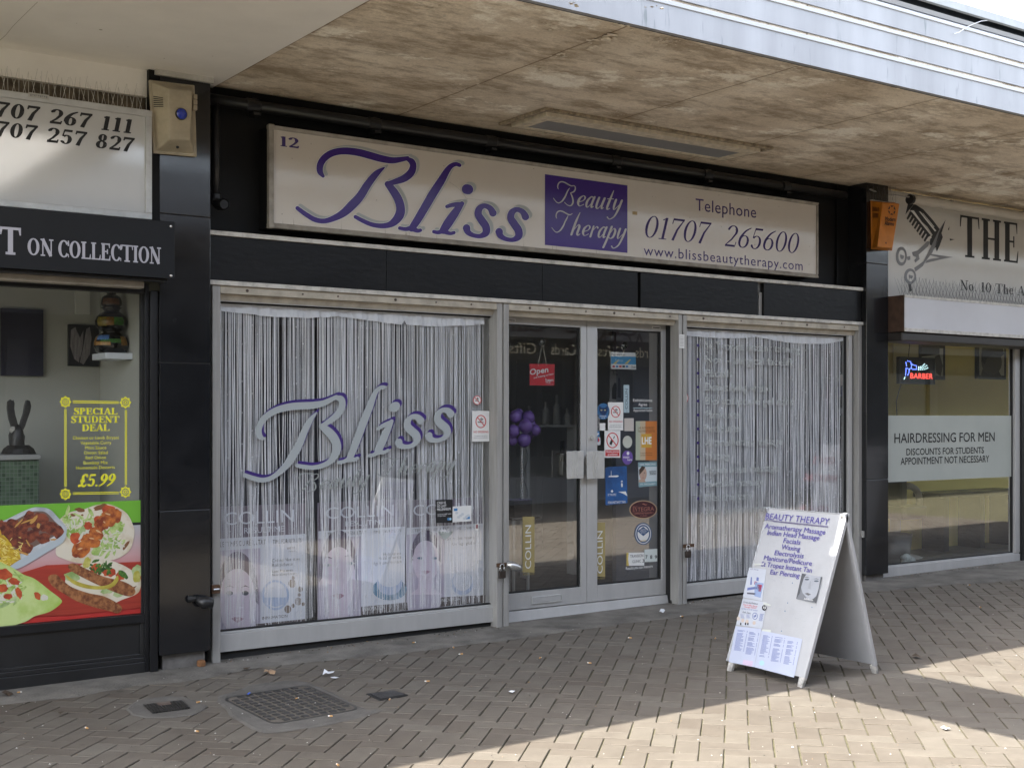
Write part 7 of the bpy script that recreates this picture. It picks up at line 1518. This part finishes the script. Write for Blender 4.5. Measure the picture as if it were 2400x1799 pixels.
c=F(2022.5,1251,-.01); lk=thing('shutter_lug','small square steel lug on the slim post by the barber pillar','lug',c); mb=MB(); mb.box(c.x-.02,c.x+.028,-.03,-.001,c.z-.028,c.z+.028); mb.build('plate',alu_dirty,lk,bevel=.006); mb=MB(); mb.tube([(c.x+.006,-.031,c.z),(c.x+.006,-.034,c.z)],.01,10); mb.build('hole',dark_void,lk)
# ------------------------------------------------------------------ litter
butt_f=mat('filter_tan',(.50,.28,.11),.8); butt_w=mat('paper_white',(.66,.64,.6),.8)
def butt(i,px_,py_,ang,l=.03,filt=True):
    g=G(px_,py_); zb_=.0075+.004; t=thing('cigarette_butt','spent cigarette butt with a tan filter lying on the paving','cigarette butt',(g.x,g.y,gz(g.x)),'cigarette butts scattered on the paving')
    dd=Vector((math.cos(ang),math.sin(ang),0)); c=Vector((g.x,g.y,gz(g.x)+zb_))
    mb=MB(); mb.tube([c-dd*l*.5,c+dd*l*.15],.0042,7); mb.build('filter',butt_f,t); mb=MB(); mb.tube([c+dd*l*.152,c+dd*l*.5],[.0041,.0035],7); mb.build('paper',butt_w,t)
bp_=[z03(*p) for p in [(168,1017),(748,1328),(1720,1102),(1700,1356)]]+[z63(*p) for p in [(355,1070),(642,1225),(1155,1078),(1478,922),(1705,628),(1768,686),(705,1648),(1365,585)]]+[z123(*p) for p in [(668,763),(246,718),(1018,545),(1757,548),(1465,358)]]+[z183(*p) for p in [(1832,278),(1735,86),(1530,1322)]]
for i,p in enumerate(bp_): butt(i,*p,(i*1.7)%3.1,.022+.007*((i*7)%5)/5)
def scrap(label,pts,hh,m,cat='litter',name='paper_scrap',crumple=.012,seed=0):
    rnd=random.Random(seed); g=[G(*p) for p in pts]; c=sum(g,Vector())/len(g); t=thing(name,label,cat,(c.x,c.y,gz(c.x)))
    mb=MB(); vs=[Vector((q.x,q.y,gz(q.x)+hh+rnd.uniform(0,crumple))) for q in g]; cc=Vector((c.x,c.y,gz(c.x)+hh+crumple*.7)); k=len(vs)
    mb.add(vs+[cc],[(i,(i+1)%k,k) for i in range(k)]); mb.build('sheet',m,t,recalc=False); return t
wp=mat('litter_white',(.78,.80,.84),.6); bp2=mat('litter_brown',(.42,.28,.17),.8,noise=(60,.4,4)); leaf_m=mat('dead_leaf',(.075,.05,.03),.8,noise=(50,.5,4))
scrap('torn white paper scrap beside the large square cover',[z63(*p) for p in [(575,868),(590,838),(612,852),(640,850),(678,846),(668,858),(630,874),(600,872)]],.009,wp,seed=1,crumple=.02)
scrap('flattened white paper flake below the torn scrap',[z63(*p) for p in [(640,884),(680,880),(720,884),(690,892),(655,891)]],.008,wp,seed=2,crumple=.002)
scrap('crumpled brown wrapper on the paving before the large window',[z63(*p) for p in [(65,848),(78,830),(105,840),(125,832),(172,848),(160,860),(120,855),(90,858)]],.009,bp2,seed=3,crumple=.02,name='wrapper')
scrap('small white paper by the centre of the paving',[z63(*p) for p in [(2180,1010),(2200,1000),(2240,1008),(2215,1020)]],.009,wp,seed=4,crumple=.01)
scrap('white crumpled tissue on the concrete before the doors',[z123(*p) for p in [(1272,345),(1285,325),(1312,330),(1322,348),(1305,362),(1285,358)]],.012,wp,seed=5,crumple=.035,name='tissue')
scrap('dark dead leaf near the takeaway',[z03(*p) for p in [(12,1040),(45,1022),(100,1030),(118,1040),(70,1048),(40,1050)]],.009,leaf_m,'leaf','dead_leaf',.02,6)
scrap('dead leaf beside the concrete edge by the large window',[z03(*p) for p in [(2095,812),(2130,802),(2165,808),(2130,818)]],.009,leaf_m,'leaf','dead_leaf',.012,7)
scrap('brown dead leaf in the shade right of the A-board',[z183(*p) for p in [(1240,700),(1275,690),(1325,712),(1290,718)]],.009,leaf_m,'leaf','dead_leaf',.012,8)
scrap('dark dead leaf on the paving joint',[z03(*p) for p in [(500,1195),(540,1188),(580,1182),(560,1194),(520,1202)]],.009,leaf_m,'leaf','dead_leaf',.01,9)
scrap('white flake near the far right of the paving',[z183(*p) for p in [(1490,1318),(1530,1312),(1575,1330),(1530,1334)]],.008,wp,seed=10,crumple=.003)
scrap('blue sweet wrapper scrap on the large square cover',[z03(*p) for p in [(2132,1045),(2150,1030),(2166,1038),(2146,1050)]],.014,mat('blue_scrap',(.03,.12,.6),.4),'litter','wrapper',.008,11)
br=thing('brick_lump','orange brick lump at the foot of the left black pillar','brick',G(*z03(1745,790))); g=G(*z03(1745,785)); mb=MB(); mb.box(g.x-.024,g.x+.02,g.y-.015,g.y+.03,gz(g.x),gz(g.x)+.042); mb.build('lump',mat('brick_orange',(.24,.11,.045),.9,noise=(40,.4,6)),br,bevel=.012)
rnd=random.Random(55); mb=MB()
for _ in range(420):
    px_,py_=rnd.uniform(0,2400),rnd.uniform(1380,1799); g=G(px_,py_)
    if g.y>.0 or g.y<-5: continue
    s=rnd.uniform(.0015,.0055)*(1.6 if rnd.random()<.07 else 1); hh=.0085 if g.y<-.4 else .0065; a0=rnd.uniform(0,6); mb.mi=rnd.choices((0,1,2),(5,3,2))[0]
    mb.add([(g.x+s*math.cos(a0+i*1.5708)*rnd.uniform(.6,1.2),g.y+s*math.sin(a0+i*1.5708)*rnd.uniform(.6,1.2),gz(g.x)+hh-.001) for i in range(4)]+[(g.x,g.y,gz(g.x)+hh+s*.5)],[(0,1,4),(1,2,4),(2,3,4),(3,0,4)])
for _ in range(520):      # dirt gathered along the foot of the shopfront
    x=rnd.uniform(-.3,7.6); y=rnd.uniform(-.02,.09)-abs(rnd.gauss(0,.025)); s=rnd.uniform(.002,.008); a0=rnd.uniform(0,6); mb.mi=rnd.choices((0,1,2),(1,5,3))[0]
    if 2.1<x<3.5: y+=.13
    mb.add([(x+s*math.cos(a0+i*1.5708)*rnd.uniform(.6,1.3),y+s*math.sin(a0+i*1.5708)*rnd.uniform(.6,1.3),gz(x)+.006) for i in range(4)]+[(x,y,gz(x)+.006+s*.6)],[(0,1,4),(1,2,4),(2,3,4),(3,0,4)])
o=mb.build('grit',[mat('grit_pale',(.45,.43,.4),.9),mat('grit_dark',(.04,.037,.03),.9),mat('grit_brown',(.2,.13,.07),.9)],recalc=False); tag(o,'fine pale and dark grit scattered over the paving','grit',kind='stuff')
# ------------------------------------------------------------------ the other side of the arcade (seen mirrored in the glass)
oc=thing('opposite_canopy','concrete canopy with white fascia on the far side of the arcade','canopy',(3,-7.4,SOF))
mb=MB(); mb.box(-9,40,-9,-5.61,SOF,SOF+.4); mb.build('soffit',MATS['fascia_white'] if False else bpy.data.materials['soffit'],oc)
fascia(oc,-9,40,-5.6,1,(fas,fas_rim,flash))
os_=thing('opposite_shop','dark shopfronts opposite with pale lettering on their fascia','shop',(3,-8.7,0))
mb=MB(); mb.box(-9,40,-8.9,-8.7,-.1,3.5); mb.build('wall',mat('opp_wall',(.05,.05,.05),.6),os_)
mb=MB(); mb.box(-9,40,-8.69,-8.66,2.66,3.25); mb.build('fascia',mat('opp_fascia',(.24,.26,.32),.5),os_)
mb=MB(); mb.box(-9,40,-8.69,-8.67,.05,.5); mb.build('stall_riser',mat('opp_riser',(.14,.14,.15),.6),os_)
for x in (-7.5,-4.6,-1.7,1.2,4.1,7,9.9,12.8,15.7,18.6,21.5,24.4,27.3):
    mb=MB(); mb.box(x,x+2.6,-8.695,-8.68,.55,2.25); mb.build('window',mat('opp_glass',(.03,.035,.045),.25),os_)
    mb=MB(); mb.box(x+2.62,x+2.86,-8.69,-8.62,0,2.34); mb.build('pilaster',mat('opp_pilaster',(.12,.12,.12),.5),os_)
def facing(tx,x0,q,wd,hh,m): put_text(os_,tx,(x0+wd,-8.655,q),(-wd,0,0),(0,0,hh),m)
VY=9.0
for tx,a,b,q,hh,m in (("Card's",1110,1281,2.74,.34,mat('opp_maroon',(.04,.015,.03),.5)),("Card's",1324,1496,2.74,.34,MATS['opp_maroon'] if 'opp_maroon' in MATS else None),("Card's",1540,1710,2.74,.34,None),
    ('Gifts',1192,1255,2.40,.17,mat('opp_cream',(.9,.85,.7),.5)),('Cards',1290,1348,2.40,.17,MATS['opp_cream']),('Gifts',1400,1462,2.40,.17,MATS['opp_cream']),('Cards',1488,1545,2.40,.17,MATS['opp_cream'])):
    x0,x1=F(a,830,VY).x,F(b,830,VY).x; facing(tx,x0,q,x1-x0,hh,m or MATS['opp_maroon'])
facing('Coffee House',-6.3,2.0,2.6,.3,mat('opp_cream',(0,0,0)))
for i,tx in enumerate(('cappuccino','mocha espresso','americano latte')): facing(tx,-6,1.55-.2*i,1.6,.11,mat('opp_maroon',(0,0,0)))
facing('AGENTS',9.5,2.5,1.6,.3,mat('opp_maroon',(0,0,0)))
